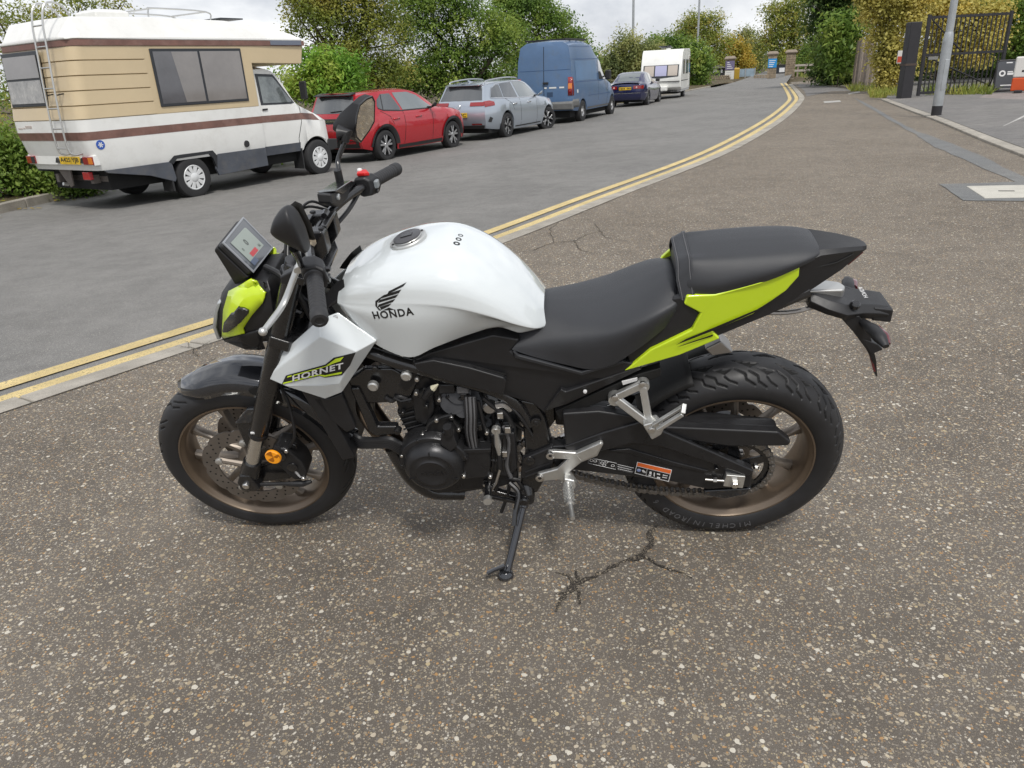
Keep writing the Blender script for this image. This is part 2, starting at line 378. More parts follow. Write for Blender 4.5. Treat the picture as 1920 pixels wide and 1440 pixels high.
def drive_pt(px, py):
    v = ray(px, py); c = np.array([0, 0, CAM_H]); t = 5.
    for _ in range(400):
        q = c + v * t; d = (q[:2] - RL[0]) @ dn
        if q[2] <= (drive_z(d - .16) if d > .16 else 0): break
        t += .08
    return c + v * t
# paler, pinkish tarmac band in front of the gates and a grey one
def drive_patch(name, pix, m, lift):
    P = [drive_pt(*q) for q in pix]
    P = [(p[0], p[1], p[2] + lift) for p in P]
    n = len(P); rows = []
    tag(obj(name, (P, [tuple(range(n))]), m, smooth=0), kind='structure')
# trench repair in the pavement and the square patch round the chamber cover
def sheet_pix(name, pix, m, z, jit=.0):
    P = []
    for i in range(len(pix)):
        a = np.array(pix[i], float); b = np.array(pix[(i + 1) % len(pix)], float)
        for k in range(4):
            q = gz(*(a + (b - a) * k / 4), z); P.append((q[0] + random.uniform(-jit, jit), q[1] + random.uniform(-jit, jit), z))
    return tag(obj(name, (P, [tuple(range(len(P)))]), m, smooth=0), kind='structure')
drive_patch('pink_tarmac_band', [(1672, 187), (1780, 181), (1935, 171), (1935, 187), (1790, 197), (1698, 200)], M_PINK, .004)
drive_patch('drive_line', [(1880, 237), (1884, 238), (1935, 212), (1935, 209)], M_WHT, .005)
sheet_pix('trench_repair', [(1598, 182), (1618, 190), (1680, 226), (1722, 247), (1766, 262), (1840, 293), (1925, 334), (1925, 352), (1885, 333), (1800, 296), (1740, 269), (1716, 252), (1650, 215)], M_PATCH, .004, .02)
sheet_pix('cover_surround', [(1762, 345), (1930, 340), (1930, 377), (1808, 376)], M_PATCH, .005, .01)
cov = empty('chamber_cover', label='pale concrete chamber cover set flush in the pavement at the right edge', cat='manhole cover')
M_CONC = ground_mat('pale_concrete', (.52, .50, .44), (.46, .44, .39), [(.58, .56, .5), (.38, .36, .33)], .15, 120, patch=.08, fine=.15, bump=.2)
c4 = [gz(x, y, .01) for x, y in ((1812, 349), (1932, 346.5), (1932, 371), (1846, 371))]
c4[1] = c4[0] + (c4[1] - c4[0]); c4[2] = c4[3] + (c4[1] - c4[0])
obj('slab', prism([(p[0], p[1], .012) for p in c4], (0, 0, -.08)), M_CONC, cov, smooth=0, bevel=.006)
q0, q1 = gz(1872, 358, .013), gz(1902, 358, .013)
obj('lifting_slot', box((q0 + q1) / 2, (np.linalg.norm(q1 - q0), .03, .004), ax=((q1 - q0) / np.linalg.norm(q1 - q0), np.cross([0, 0, 1], (q1 - q0) / np.linalg.norm(q1 - q0)), (0, 0, 1))), mat('slot_dark', (.03, .03, .028), .9), cov, smooth=0)
# short white marks on the far pavement
for k, px in enumerate([[(1544, 190), (1575, 188), (1577, 191), (1546, 193)], [(1590, 175), (1612, 171), (1613, 173), (1591, 177)]]):
    sheet_pix('paint_mark', px, M_WHT, .004, .0)
sheet_pix('pavement_far', [(1512, 181), (1560, 171), (1610, 170), (1545, 160), (1500, 158), (1494, 160), (1508, 170)], M_ROADDARK, .006, .0)
# cracks
def crack(name, pix, w, label_z=.004):
    P = [gz(x, y)[:2] for x, y in pix]; pts = []
    for i in range(len(P) - 1):
        L = np.linalg.norm(P[i + 1] - P[i]); n = max(2, int(L / .012))
        for k in range(n): pts.append((P[i] + (P[i + 1] - P[i]) * k / n, w[i] + (w[i + 1] - w[i]) * k / n))
    pts.append((P[-1], w[-1])); rows = []; off = 0
    for i, (p, ww) in enumerate(pts):
        q = pts[min(i + 1, len(pts) - 1)][0] - pts[max(i - 1, 0)][0]; q /= (np.linalg.norm(q) + 1e-9); n = np.array([-q[1], q[0]])
        off = off * .82 + random.uniform(-.006, .006)
        a = ww * random.uniform(.2, 1.25); b = ww * random.uniform(.2, 1.25)
        rows.append([(*(p + n * (off + a)), label_z), (*(p + n * (off - b)), label_z)])
    return sheet(rows)
cr = [crack('c', [(1232, 985), (1222, 1005), (1208, 1030), (1195, 1042), (1165, 1052), (1130, 1075), (1100, 1087), (1078, 1095), (1060, 1115), (1040, 1148)], [.006, .012, .010, .013, .006, .009, .008, .016, .012, .004]),
      crack('c', [(1200, 1044), (1225, 1057), (1260, 1068), (1298, 1086)], [.007, .006, .004, .002], .0045),
      crack('c', [(1078, 1095), (1062, 1080), (1045, 1072)], [.010, .007, .003], .0045), crack('c', [(1080, 1105), (1094, 1133)], [.008, .004], .0045),
      crack('c', [(1085, 1090), (1084, 1070)], [.008, .003], .0048), crack('c', [(1065, 1112), (1042, 1118)], [.008, .002], .0048)]
tag(obj('pavement_crack', join(*cr), M_CRACK, smooth=0), kind='structure')
cr = [crack('c', [(1000, 470), (1040, 455), (1075, 452), (1100, 440), (1150, 430)], [.006, .004, .006, .004, .003]), crack('c', [(1075, 452), (1090, 470), (1130, 478)], [.005, .004, .003], .0045),
      crack('c', [(1040, 455), (1030, 430), (1050, 415)], [.004, .004, .002], .0045), crack('c', [(1115, 420), (1135, 445), (1180, 455)], [.004, .004, .002], .0045),
      crack('c', [(330, 650), (370, 655), (395, 640)], [.003, .004, .002]), crack('c', [(345, 640), (372, 668)], [.002, .003], .0045)]
tag(obj('pavement_crack', join(*cr), M_CRACK, smooth=0), kind='structure')
# dark joint where the kerb meets the pavement
tag(obj('kerb_joint', sheet([[(*(p - n * random.uniform(.004, .014)), .003), (*(p + n * random.uniform(.0, .004)), .003)] for p, n in zip(KL, KN)]), M_CRACK, smooth=0), kind='structure')
# far kerb and planted verge
fk = empty('far_kerb'); tag(fk, kind='structure')
fs = np.r_[0, np.cumsum(np.linalg.norm(np.diff(FL, axis=0), axis=1))]
s = 0.
while s < 62:
    p0 = on_line(FL, fs, s + .005); p1 = on_line(FL, fs, s + .91); t = (p1 - p0) / np.linalg.norm(p1 - p0); n = np.array([-t[1], t[0]])
    V = [(*q, -.4) for q in (p0, p1, p1 + n * .14, p0 + n * .14)] + [(*q, -.135) for q in (p0, p1, p1 + n * .14, p0 + n * .14)]
    obj('kerb_stone', (V, [(3, 2, 1, 0), (4, 5, 6, 7), (0, 1, 5, 4), (1, 2, 6, 5), (2, 3, 7, 6), (3, 0, 4, 7)]), M_KERB, fk, smooth=0, bevel=.015)
    s += .915
rows = [[(*(p + n * k), z) for k, z in ((.14, -.15), (1.5, -.12), (4, -.05), (12, .1), (30, .2))] for p, n in zip(FL, FN)]
tag(obj('verge', sheet(rows), M_SOIL, smooth=60), kind='structure')
# ------------------------------------------------------------------ trees, shrubs and ivy
def at_d(px, py, D):
    """point on the line of sight through that place of the photograph, D metres away over the ground"""
    v = ray(px, py); return np.array([0, 0, CAM_H]) + v * (D / math.hypot(v[0], v[1]))
def leaf_mat(name, cols, trans=.42, rough=.5):
    if name in MATS: return MATS[name]
    m = bpy.data.materials.new(name); m.use_nodes = True; MATS[name] = m; nt = m.node_tree; N, L = nt.nodes, nt.links; b = N['Principled BSDF']
    g = N.new('ShaderNodeNewGeometry'); r = N.new('ShaderNodeValToRGB'); e = r.color_ramp.elements
    while len(e) < len(cols): e.new(.5)
    for i, c in enumerate(cols): e[i].position = i / (len(cols) - 1); e[i].color = (*c, 1)
    nz = N.new('ShaderNodeTexNoise'); nz.inputs['Scale'].default_value = .9; nz.inputs['Detail'].default_value = 1; L.new(g.outputs['Position'], nz.inputs['Vector'])
    a = N.new('ShaderNodeMath'); a.operation = 'MULTIPLY_ADD'; a.inputs[1].default_value = .28; L.new(g.outputs['Random Per Island'], a.inputs[0])
    s = N.new('ShaderNodeMath'); s.operation = 'MULTIPLY_ADD'; s.inputs[1].default_value = 1.6; s.inputs[2].default_value = -.43; L.new(nz.outputs['Fac'], s.inputs[0]); L.new(s.outputs[0], a.inputs[2])
    L.new(a.outputs[0], r.inputs[0]); L.new(r.outputs[0], b.inputs['Base Color']); b.inputs['Roughness'].default_value = rough; b.inputs['Specular IOR Level'].default_value = .35
    t = N.new('ShaderNodeBsdfTranslucent'); L.new(r.outputs[0], t.inputs['Color']); mx = N.new('ShaderNodeMixShader'); mx.inputs[0].default_value = trans
    L.new(b.outputs[0], mx.inputs[1]); L.new(t.outputs[0], mx.inputs[2]); L.new(mx.outputs[0], N['Material Output'].inputs['Surface'])
    return m
M_BARK = mat('bark', (.075, .058, .043), .9, var=.35, vscale=8, bump=.6, bscale=30)
LEAF = {
    'olive': [(0.084, 0.126, 0.024), (0.170, 0.224, 0.042), (0.296, 0.343, 0.068), (0.451, 0.434, 0.104), (0.564, 0.448, 0.127)],
    'green': [(0.040, 0.077, 0.016), (0.096, 0.174, 0.030), (0.187, 0.294, 0.055), (0.311, 0.406, 0.080), (0.423, 0.473, 0.116)],
    'light': [(0.067, 0.157, 0.022), (0.143, 0.294, 0.038), (0.250, 0.451, 0.061), (0.384, 0.480, 0.083), (0.408, 0.480, 0.104)],
    'grey': [(0.084, 0.119, 0.047), (0.183, 0.224, 0.080), (0.311, 0.343, 0.127), (0.479, 0.473, 0.173), (0.590, 0.500, 0.185)],
    'autumn': [(0.142, 0.171, 0.035), (0.311, 0.290, 0.047), (0.537, 0.406, 0.068), (0.600, 0.448, 0.080), (0.600, 0.315, 0.068)],
    'yellow': [(.28, .27, .065), (.46, .42, .11), (.60, .53, .15), (.66, .57, .18), (.68, .49, .07)],
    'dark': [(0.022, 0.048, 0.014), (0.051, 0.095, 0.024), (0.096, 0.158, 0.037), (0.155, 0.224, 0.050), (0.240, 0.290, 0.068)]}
def leaf_cloud(lobes, n, size, rng, clump=10, flat=.75, droop=.25, longness=1.9):
    """many small folded leaves gathered into twigs, spread through ellipsoidal lobes"""
    ar = np.array([r[0] * r[1] for _, r in lobes]); pick = rng.choice(len(lobes), size=max(1, n // clump), p=ar / ar.sum())
    C = np.array([lobes[i][0] for i in pick]); R = np.array([lobes[i][1] for i in pick])
    d = rng.normal(size=(len(pick), 3)); d /= np.linalg.norm(d, axis=1)[:, None]
    d[:, 2] = np.where(d[:, 2] < -.35, -d[:, 2] * .6, d[:, 2])
    lump = 1 + .16 * np.sin(d[:, 0] * 7 + C[:, 0] * 3) * np.sin(d[:, 2] * 6 + C[:, 1] * 2) + .10 * rng.normal(size=len(pick))
    rad = (.45 + .55 * rng.random(len(pick)) ** .6) * lump
    T = C + d * R * rad[:, None]
    P = np.repeat(T, clump, 0) + rng.normal(size=(len(pick) * clump, 3)) * (size * 1.5) * np.array([1, 1, .8]); D = np.repeat(d, clump, 0)
    m = len(P); nrm = D * .5 + rng.normal(size=(m, 3)) * .55 + np.array([0, 0, .45]); nrm /= np.linalg.norm(nrm, axis=1)[:, None]
    ax = rng.normal(size=(m, 3)) + D * .6 + np.array([0, 0, -droop]); ax -= nrm * (ax * nrm).sum(1)[:, None]; ax /= np.linalg.norm(ax, axis=1)[:, None]; sd_ = np.cross(nrm, ax)
    s = size * (.55 + .8 * rng.random(m))[:, None]; w = s / longness
    V = np.stack([P - ax * s * .5, P + sd_ * w * .5 + nrm * s * .08, P + ax * s * .55 - nrm * s * .06, P - sd_ * w * .5 + nrm * s * .08], 1).reshape(-1, 3)
    Fc = np.arange(m * 4).reshape(-1, 4)
    return V, Fc
def raw_obj(name, V, Fc, m, parent=None):
    me = bpy.data.meshes.new(name); me.vertices.add(len(V)); me.vertices.foreach_set('co', np.asarray(V, np.float32).reshape(-1)); k = Fc.shape[1]
    me.loops.add(len(Fc) * k); me.loops.foreach_set('vertex_index', Fc.reshape(-1).astype(np.int32)); me.polygons.add(len(Fc)); me.polygons.foreach_set('loop_start', np.arange(0, len(Fc) * k, k, dtype=np.int32))
    me.update(calc_edges=True); me.materials.append(m); o = bpy.data.objects.new(name, me); COL.objects.link(o)
    if parent: o.parent = parent
    return o
def plant(name, label, cat, D, px_lobes, kind, n, leaf, seed, base=None, trunk_r=.14, group=None, depth=.8, stems=1, **k):
    """px_lobes: (x, y, rx, ry[, dD]) read off the photograph, turned into lobes of real size at distance D"""
    rng = np.random.default_rng(seed); lobes = []
    for q in px_lobes:
        d = D + (q[4] if len(q) > 4 else 0); c = at_d(q[0], q[1], d); sl = np.linalg.norm(c - np.array([0, 0, CAM_H])) / FPX * .94
        rx, rz = q[2] * sl, q[3] * sl; v = c[:2] / np.linalg.norm(c[:2]); lobes.append((c, np.array([rx, max(rx, rz) * depth, rz])))
    cx = np.mean([l[0][0] for l in lobes]); cy_ = np.mean([l[0][1] for l in lobes]); zb_ = -.15 if base is None else base
    root = empty(name, (cx, cy_, zb_), label=label, cat=cat, group=group); off = np.array([cx, cy_, zb_])
    V, Fc = leaf_cloud(lobes, n, leaf, rng, **k); raw_obj('crown', V - off, Fc, leaf_mat('leaves_' + kind, LEAF[kind]), root)
    parts = []
    for s_ in range(stems):
        b0 = np.array([rng.normal() * .25 * (stems > 1), rng.normal() * .2 * (stems > 1), -.3]); tgt = sorted(lobes, key=lambda l: l[0][2])[len(lobes) // 2][0] - off
        fork = b0 * .4 + tgt * np.array([.5, .5, .55]); parts.append(tube(spline([b0, b0 * .7 + fork * .3 + rng.normal(size=3) * .05, fork], 5), [trunk_r, trunk_r * .7, trunk_r * .55], 10))
        for l in lobes[s_::stems]:
            e = l[0] - off; md = (fork + e) / 2 + rng.normal(size=3) * .15; parts.append(tube(spline([fork, md, e], 4), [trunk_r * .5, trunk_r * .28, trunk_r * .08], 7))
            for _ in range(3): parts.append(tube([md * .6 + e * .4, e + rng.normal(size=3) * l[1] * .55], [trunk_r * .16, trunk_r * .04], 5))
    obj('trunk', join(*parts), M_BARK, root, smooth=60)
    return root
plant('hedge_shrub', 'clipped green shrub at the left edge behind the camper tail', 'shrub', 15.2, [(-20, 285, 45, 40), (20, 300, 45, 45), (0, 345, 50, 45), (60, 345, 45, 42), (110, 350, 42, 32), (150, 352, 40, 26), (-60, 330, 50, 60)], 'green', 15000, .075, 1, trunk_r=.05, stems=4)
plant('hedge_shrub', 'green shrub growing low behind the camper between its axles', 'shrub', 17.5, [(200, 315, 50, 40), (280, 310, 55, 40), (370, 300, 60, 42), (450, 290, 55, 42), (530, 280, 50, 45)], 'green', 9000, .085, 2, trunk_r=.05, stems=4)
plant('tree', 'loose brownish green tree behind the camper roof at the left', 'tree', 26, [(25, 50, 45, 30), (80, 30, 40, 24), (150, 8, 45, 22), (195, 22, 36, 22), (-5, 95, 40, 50), (10, 170, 35, 70), (228, 4, 22, 16), (20, 235, 40, 40), (-40, 60, 60, 80), (110, 45, 40, 20)], 'olive', 6000, .085, 3, trunk_r=.16)
plant('tall_shrub', 'bright light green leafy shrub beside the camper cab', 'shrub', 21, [(566, 168, 34, 28), (608, 135, 42, 34), (636, 168, 40, 34), (600, 178, 40, 26), (650, 140, 30, 30), (585, 120, 20, 14)], 'light', 9000, .13, 4, trunk_r=.06, stems=3, longness=2.8, droop=.6)
plant('tree', 'tall olive green tree rising above the red hatchback', 'tree', 25, [(592, 45, 52, 60), (650, 25, 70, 62), (705, 70, 66, 66), (640, 105, 60, 50), (725, 140, 50, 50), (566, 10, 36, 44), (690, -40, 90, 60), (600, -30, 60, 40), (680, 150, 50, 40)], 'olive', 36000, .09, 5, trunk_r=.2)
plant('tree', 'dense dark green tree behind the silver estate', 'tree', 28.5, [(790, 70, 56, 56), (838, 120, 62, 54), (790, 150, 56, 44), (882, 50, 62, 54), (915, 110, 58, 58), (852, 168, 60, 36), (950, 80, 46, 56), (768, 15, 50, 46), (830, 10, 60, 40), (750, 165, 40, 36), (925, 165, 50, 40)], 'green', 36000, .10, 6, trunk_r=.22)
plant('tree', 'bushy yellowish green tree behind the blue van roof', 'tree', 36, [(995, 20, 44, 32), (1035, 48, 44, 32), (1070, 80, 32, 26), (960, 62, 42, 42), (1095, 112, 26, 28), (1025, 95, 46, 34), (980, 130, 42, 50), (1065, 130, 46, 36), (955, 12, 36, 26)], 'green', 28000, .12, 7, trunk_r=.2)
plant('shrub', 'grey green feathery shrub beyond the blue van', 'shrub', 49, [(1175, 92, 22, 28), (1150, 128, 24, 36), (1205, 112, 28, 28), (1185, 140, 32, 34), (1225, 108, 22, 24), (1130, 140, 20, 30)], 'grey', 12000, .19, 8, trunk_r=.08, stems=3, longness=2.6)
plant('hedge_shrub', 'green hedge growth over the roof of the caravan', 'shrub', 60, [(1240, 92, 28, 22), (1270, 98, 32, 26), (1230, 120, 30, 36), (1296, 118, 30, 38), (1316, 132, 20, 26), (1308, 158, 20, 16), (1296, 165, 16, 14)], 'green', 13000, .2, 9, trunk_r=.08, stems=3)
plant('tree', 'tree with yellowing crown behind the far lamp post', 'tree', 96, [(1300, 50, 28, 24), (1330, 45, 26, 24), (1315, 75, 34, 28), (1345, 85, 28, 28), (1280, 70, 26, 24), (1338, 115, 28, 30), (1355, 130, 16, 22)], 'olive', 12000, .24, 10, trunk_r=.2)
plant('tree', 'small orange tinged tree near the left stone pillar', 'tree', 100, [(1372, 88, 16, 18), (1388, 105, 15, 20), (1368, 115, 14, 22), (1400, 125, 14, 18)], 'autumn', 4500, .26, 11, trunk_r=.15)
plant('tree', 'thin pale tree between the stone pillars', 'tree', 118, [(1398, 72, 20, 18), (1410, 95, 20, 24), (1392, 110, 18, 24), (1418, 122, 20, 18)], 'grey', 5000, .3, 12, trunk_r=.2)
plant('tree', 'big rounded green tree behind the stone pillars', 'tree', 108, [(1462, 80, 36, 34), (1485, 30, 32, 24), (1455, 25, 26, 20), (1438, 95, 26, 28), (1502, 75, 26, 36), (1478, 108, 34, 24), (1512, 112, 20, 26), (1470, 52, 38, 30), (1495, 8, 24, 16)], 'olive', 15000, .28, 13, trunk_r=.3)
plant('tree', 'small rounded tree at the far end beside the metal fence', 'tree', 92, [(1512, 120, 18, 26), (1525, 100, 16, 30), (1505, 140, 16, 12), (1532, 130, 10, 20)], 'green', 4500, .22, 14, trunk_r=.12)
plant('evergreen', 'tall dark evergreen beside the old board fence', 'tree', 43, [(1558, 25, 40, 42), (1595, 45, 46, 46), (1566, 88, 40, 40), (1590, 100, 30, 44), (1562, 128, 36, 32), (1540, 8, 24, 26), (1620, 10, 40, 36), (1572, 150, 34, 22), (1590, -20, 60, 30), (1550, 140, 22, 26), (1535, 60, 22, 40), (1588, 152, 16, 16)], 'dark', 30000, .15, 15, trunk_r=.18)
plant('laurel', 'glossy green laurel leaves hanging from the dark evergreen', 'shrub', 40, [(1585, 62, 22, 20), (1575, 100, 22, 18), (1580, 128, 16, 16), (1570, 50, 18, 14)], 'green', 2600, .24, 16, trunk_r=.04, longness=2.6, droop=.7)
plant('ivy', 'yellow variegated ivy mass above the board fence', 'ivy', 32, [(1656, 28, 36, 36), (1656, 78, 26, 38), (1676, 108, 30, 34), (1668, 148, 24, 28), (1690, 45, 36, 40), (1660, 120, 18, 30), (1645, 0, 36, 24), (1700, 0, 50, 26), (1660, 165, 16, 16), (1690, 130, 16, 34)], 'yellow', 22000, .095, 17, trunk_r=.06, stems=3, longness=1.3)
plant('ivy', 'yellow variegated ivy behind the black gate', 'ivy', 36, [(1752, 55, 40, 46), (1800, 45, 44, 44), (1842, 80, 34, 42), (1742, 112, 30, 38), (1795, 95, 42, 34), (1860, 35, 26, 30), (1760, 5, 44, 24), (1820, 115, 30, 26)], 'yellow', 18000, .105, 18, trunk_r=.06, stems=3, longness=1.3)
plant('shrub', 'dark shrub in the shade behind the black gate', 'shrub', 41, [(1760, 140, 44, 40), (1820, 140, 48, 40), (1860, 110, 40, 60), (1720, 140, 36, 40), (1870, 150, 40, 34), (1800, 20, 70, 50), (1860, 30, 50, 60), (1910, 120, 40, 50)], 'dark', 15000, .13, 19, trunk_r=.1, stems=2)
plant('tree', 'dark green tree overhanging the top right corner', 'tree', 38, [(1890, 25, 34, 34), (1915, 70, 30, 36), (1885, 85, 22, 24), (1940, 20, 44, 50), (1925, 110, 34, 26)], 'green', 9000, .13, 20, trunk_r=.16)
# a wood far beyond that closes the view
rngw = np.random.default_rng(50); lob = []
for x in range(-900, 3000, 48):
    D = 135 + rngw.normal() * 8; yb = 205 - .053 * x; top = rngw.uniform(10, 34); c = at_d(x, yb - top * .4, D); lob.append((c, np.array([5.2, 4.5, 1.8 + top * .045])))
V, Fc = leaf_cloud(lob, 42000, .5, rngw); tag(raw_obj('distant_wood', V, Fc, leaf_mat('leaves_green', LEAF['green'])), 'belt of green woodland closing the far view', 'wood', kind='stuff')
# fallen leaves and weeds along the far kerb and at the gate
rngl = np.random.default_rng(9); P = []
for _ in range(1500):
    i = rngl.integers(4, len(FL) - 30); p = FL[i] + FN[i] * rngl.uniform(-.5, 1.0); P.append((*p, (-.13 if (p - FL[i]) @ FN[i] > .14 else -.262)))
P = np.array(P); m = len(P); a = rngl.uniform(0, 6.28, m); s = rngl.uniform(.02, .05, m)[:, None]; ax = np.stack([np.cos(a), np.sin(a), rngl.normal(size=m) * .2], 1); sx = np.stack([-np.sin(a), np.cos(a), rngl.normal(size=m) * .2], 1)
P[:, 2] += .012; V = np.stack([P - ax * s, P + sx * s * .6, P + ax * s, P - sx * s * .6], 1).reshape(-1, 3)
tag(raw_obj('leaf_litter', V, np.arange(m * 4).reshape(-1, 4), leaf_mat('leaves_autumn', LEAF['autumn'], .1)), 'fallen leaves scattered along the far kerb', 'leaves', kind='stuff')
# ------------------------------------------------------------------ vehicles
ROAD_Z = -.27
def veh_frame(a, b, track_half):
    """root matrix from the road contacts of the two wheels nearest the camera (rear, front); x forward, y left, z up, origin under the rear axle"""
    A, Bq = gz(*a, ROAD_Z), gz(*b, ROAD_Z); d = Bq - A; d /= np.linalg.norm(d); l = np.array([-d[1], d[0], 0]); o = A + l * track_half
    return Matrix(((d[0], l[0], 0, o[0]), (d[1], l[1], 0, o[1]), (0, 0, 1, ROAD_Z), (0, 0, 0, 1)))
g_glass = mat('dark_car_glass', (.075, .083, .088), .04, coat=1, spec=.8)
g_glass2 = mat('side_glass', (.17, .195, .20), .05, coat=1, spec=.8)  # base colour paled to stand in for sky reflected in the glass
g_tyre = mat('car_tyre', (.024, .024, .025), .75, var=.2, vscale=9)
g_trim = mat('car_black_trim', (.022, .022, .023), .5, var=.1, vscale=8)
g_gap = mat('panel_gap', (.012, .012, .012), .8)
g_liner = mat('wheel_liner', (.010, .010, .010), .9)
g_alloy = mat('machined_alloy', (.55, .56, .57), .28, metal=.9)
g_alloyd = mat('dark_alloy', (.03, .03, .033), .35, metal=.3)
g_chrome = mat('car_chrome', (.7, .7, .7), .12, metal=1)
g_red = mat('red_tail_lens', (.26, .008, .010), .12, coat=1)
g_amber = mat('amber_lens', (.70, .20, .02), .15, coat=1)
g_plate = mat('yellow_number_plate', (.72, .47, .03), .4)
g_ink = mat('plate_ink', (.015, .015, .015), .5)
def car_wheel(parent, x, y, R, side, style, rimr=.62, wid=.2, turn=0.):
    """side -1: outer face towards -y"""
    hub = empty('wheel'); hub.parent = parent; hub.location = (x, y, R); hub.rotation_euler = (0, 0, turn)
    s = side; w = wid / 2; rr = R * rimr
    tp = [(rr, -w), (rr + .02, -w * 1.02), (R * .86, -w * 1.06), (R * .96, -w * .95), (R, -w * .7), (R, w * .7), (R * .96, w * .95), (R * .86, w * 1.06), (rr + .02, w * 1.02), (rr, w)]
    obj('tyre', lathe(tp, (0, 0, 0), (0, 1, 0), 40), g_tyre, hub, smooth=40)
    obj('rim', lathe([(rr, s * w), (rr - .012, s * (w + .004)), (rr - .02, s * (w - .03)), (rr - .03, s * (w - .09)), (0, s * (w - .10))], (0, 0, 0), (0, 1, 0), 40), g_alloyd if style != 'cap' else mat('wheel_cap_grey', (.62, .63, .63), .4, metal=.3), hub, smooth=40)
    def blade(a0, a1, r0, r1, h0, h1, yo, m, nm='spoke'):
        e0 = np.array([cos(a0), 0, sin(a0)]); e1 = np.array([cos(a1), 0, sin(a1)]); t0 = np.array([-e0[2], 0, e0[0]]); t1 = np.array([-e1[2], 0, e1[0]])
        P = [e0 * r0 - t0 * h0, e1 * r1 - t1 * h1, e1 * r1 + t1 * h1, e0 * r0 + t0 * h0]
        obj(nm, prism([p + np.array([0, s * yo, 0]) for p in P], (0, -s * .03, 0)), m, hub, smooth=0, bevel=.004)
    if style == 'twin':
        for k in range(5):
            a = 2 * pi * k / 5 + .3
            for q in (-1, 1): blade(a + q * .10, a + q * .22, .05, rr - .012, .017, .022, w - .012, g_alloy)
        obj('hub_cap', lathe([(0, s * .012), (.05, s * .012), (.06, 0)], (0, s * (w - .02), 0), (0, 1, 0), 20), g_alloy, hub)
    elif style == 'five':
        for k in range(5):
            a = 2 * pi * k / 5 + .1; blade(a, a, .04, rr * .62, .02, .03, w - .014, g_alloy)
            for q in (-1, 1): blade(a, a + q * .30, rr * .5, rr - .012, .016, .022, w - .014, g_alloy)
        obj('hub_cap', lathe([(0, s * .012), (.05, s * .012), (.06, 0)], (0, s * (w - .02), 0), (0, 1, 0), 20), g_alloyd, hub)
    elif style == 'cap':
        m = mat('wheel_cap_white', (.70, .71, .71), .35, metal=.15)
        for k in range(10): blade(2 * pi * k / 10, 2 * pi * k / 10, rr * .30, rr * .93, .022, .036, w + .004, m, 'cap_blade')
        obj('hub_cap', lathe([(0, s * .02), (rr * .2, s * .018), (rr * .36, s * .006), (rr * .4, 0)], (0, s * (w), 0), (0, 1, 0), 24), m, hub)
        obj('cap_rim', lathe([(rr * .9, s * .004), (rr * .97, s * .008), (rr * 1.02, 0), (rr * 1.0, -s * .01)], (0, s * w, 0), (0, 1, 0), 40), m, hub)
    else:
        m = mat('steel_wheel_silver', (.5, .5, .5), .4, metal=.6)
        obj('wheel_disc', lathe([(0, s * .02), (rr * .25, s * .02), (rr * .35, s * -.01), (rr * .55, s * -.02), (rr * .7, s * .005), (rr * .95, s * .0), (rr, -s * .01)], (0, s * (w - .02), 0), (0, 1, 0), 32), m, hub)
        for k in range(8): e = np.array([cos(k * pi / 4), 0, sin(k * pi / 4)]); obj('vent_hole', lathe([(0, s * .002), (.02, s * .002), (.02, -s * .01)], e * rr * .78 + np.array([0, s * (w - .014), 0]), (0, 1, 0), 10), g_liner, hub)
    return hub
class Shell:
    def __init__(self, levels, arches, N=80, bulge_r=.06, bulge_f=.10):
        self.K = len(levels); self.br, self.bf = bulge_r, bulge_f; self.S = []
        for k, L in enumerate(levels):
            L = np.array(spline(L, 8), float); x = L[:, 0]; x = np.maximum.accumulate(x)
            X = np.linspace(x[0], x[-1], N); Y = np.interp(X, x, L[:, 1]); Z = np.interp(X, x, L[:, 2])
            for (xa, ra, za) in arches:
                d2 = ra * ra - (X - xa) ** 2; zz = np.where(d2 > 0, za + np.sqrt(np.maximum(d2, 0)), -9) + k * .012
                if k < 3: Z = np.maximum(Z, zz)
            self.S.append(np.stack([X, Y, Z], 1))
        self.S = np.array(self.S)                                   # K x N x 3
    def body(self):
        rows = [[(p[0], -p[1], p[2]) for p in self.S[k]] for k in range(self.K)] + [[tuple(p) for p in self.S[k]] for k in range(self.K - 2, -1, -1)]
        side = loft(rows, cap=False, closed=False)
        def cap(i, bulge, sg):
            rws = []
            for k in range(self.K):
                x, y, z = self.S[k, i]; rws.append([(x + sg * bulge * (1 - (q) ** 2), y * q, z) for q in np.linspace(-1, 1, 9)])
            return sheet(rws)
        return join(side, cap(0, self.br, -1), cap(-1, self.bf, 1))
    def at_side(self, x, z, off=.004, sg=-1):
        col = []
        for k in range(self.K):
            s = self.S[k]; col.append((np.interp(x, s[:, 0], s[:, 1]), np.interp(x, s[:, 0], s[:, 2])))
        for k in range(self.K - 1):
            if col[k][1] <= z <= col[k + 1][1]:
                t = (z - col[k][1]) / max(1e-6, col[k + 1][1] - col[k][1]); y = col[k][0] + (col[k + 1][0] - col[k][0]) * t; break
        else: y = col[0][0] if z < col[0][1] else col[-1][0]
        return (x, sg * (y + off), z)
    def at_rear(self, y, z, off=.006, end=0):
        c = self.S[:, end]; sg = -1 if end == 0 else 1; b = self.br if end == 0 else self.bf
        o = np.argsort(c[:, 2]); x = np.interp(z, c[o, 2], c[o, 0]); yy = np.interp(z, c[o, 2], c[o, 1])
        return (x + sg * b * (1 - min(1, (y / max(yy, .05)) ** 2)) + sg * off, y, z)
    def at_top(self, x, y, off=.004):
        pts = [(np.interp(x, s[:, 0], s[:, 1]), np.interp(x, s[:, 0], s[:, 2])) for s in self.S[-4:]]
        pts = sorted(pts); return (x, y, np.interp(abs(y), [p[0] for p in pts], [p[1] for p in pts]) + off)
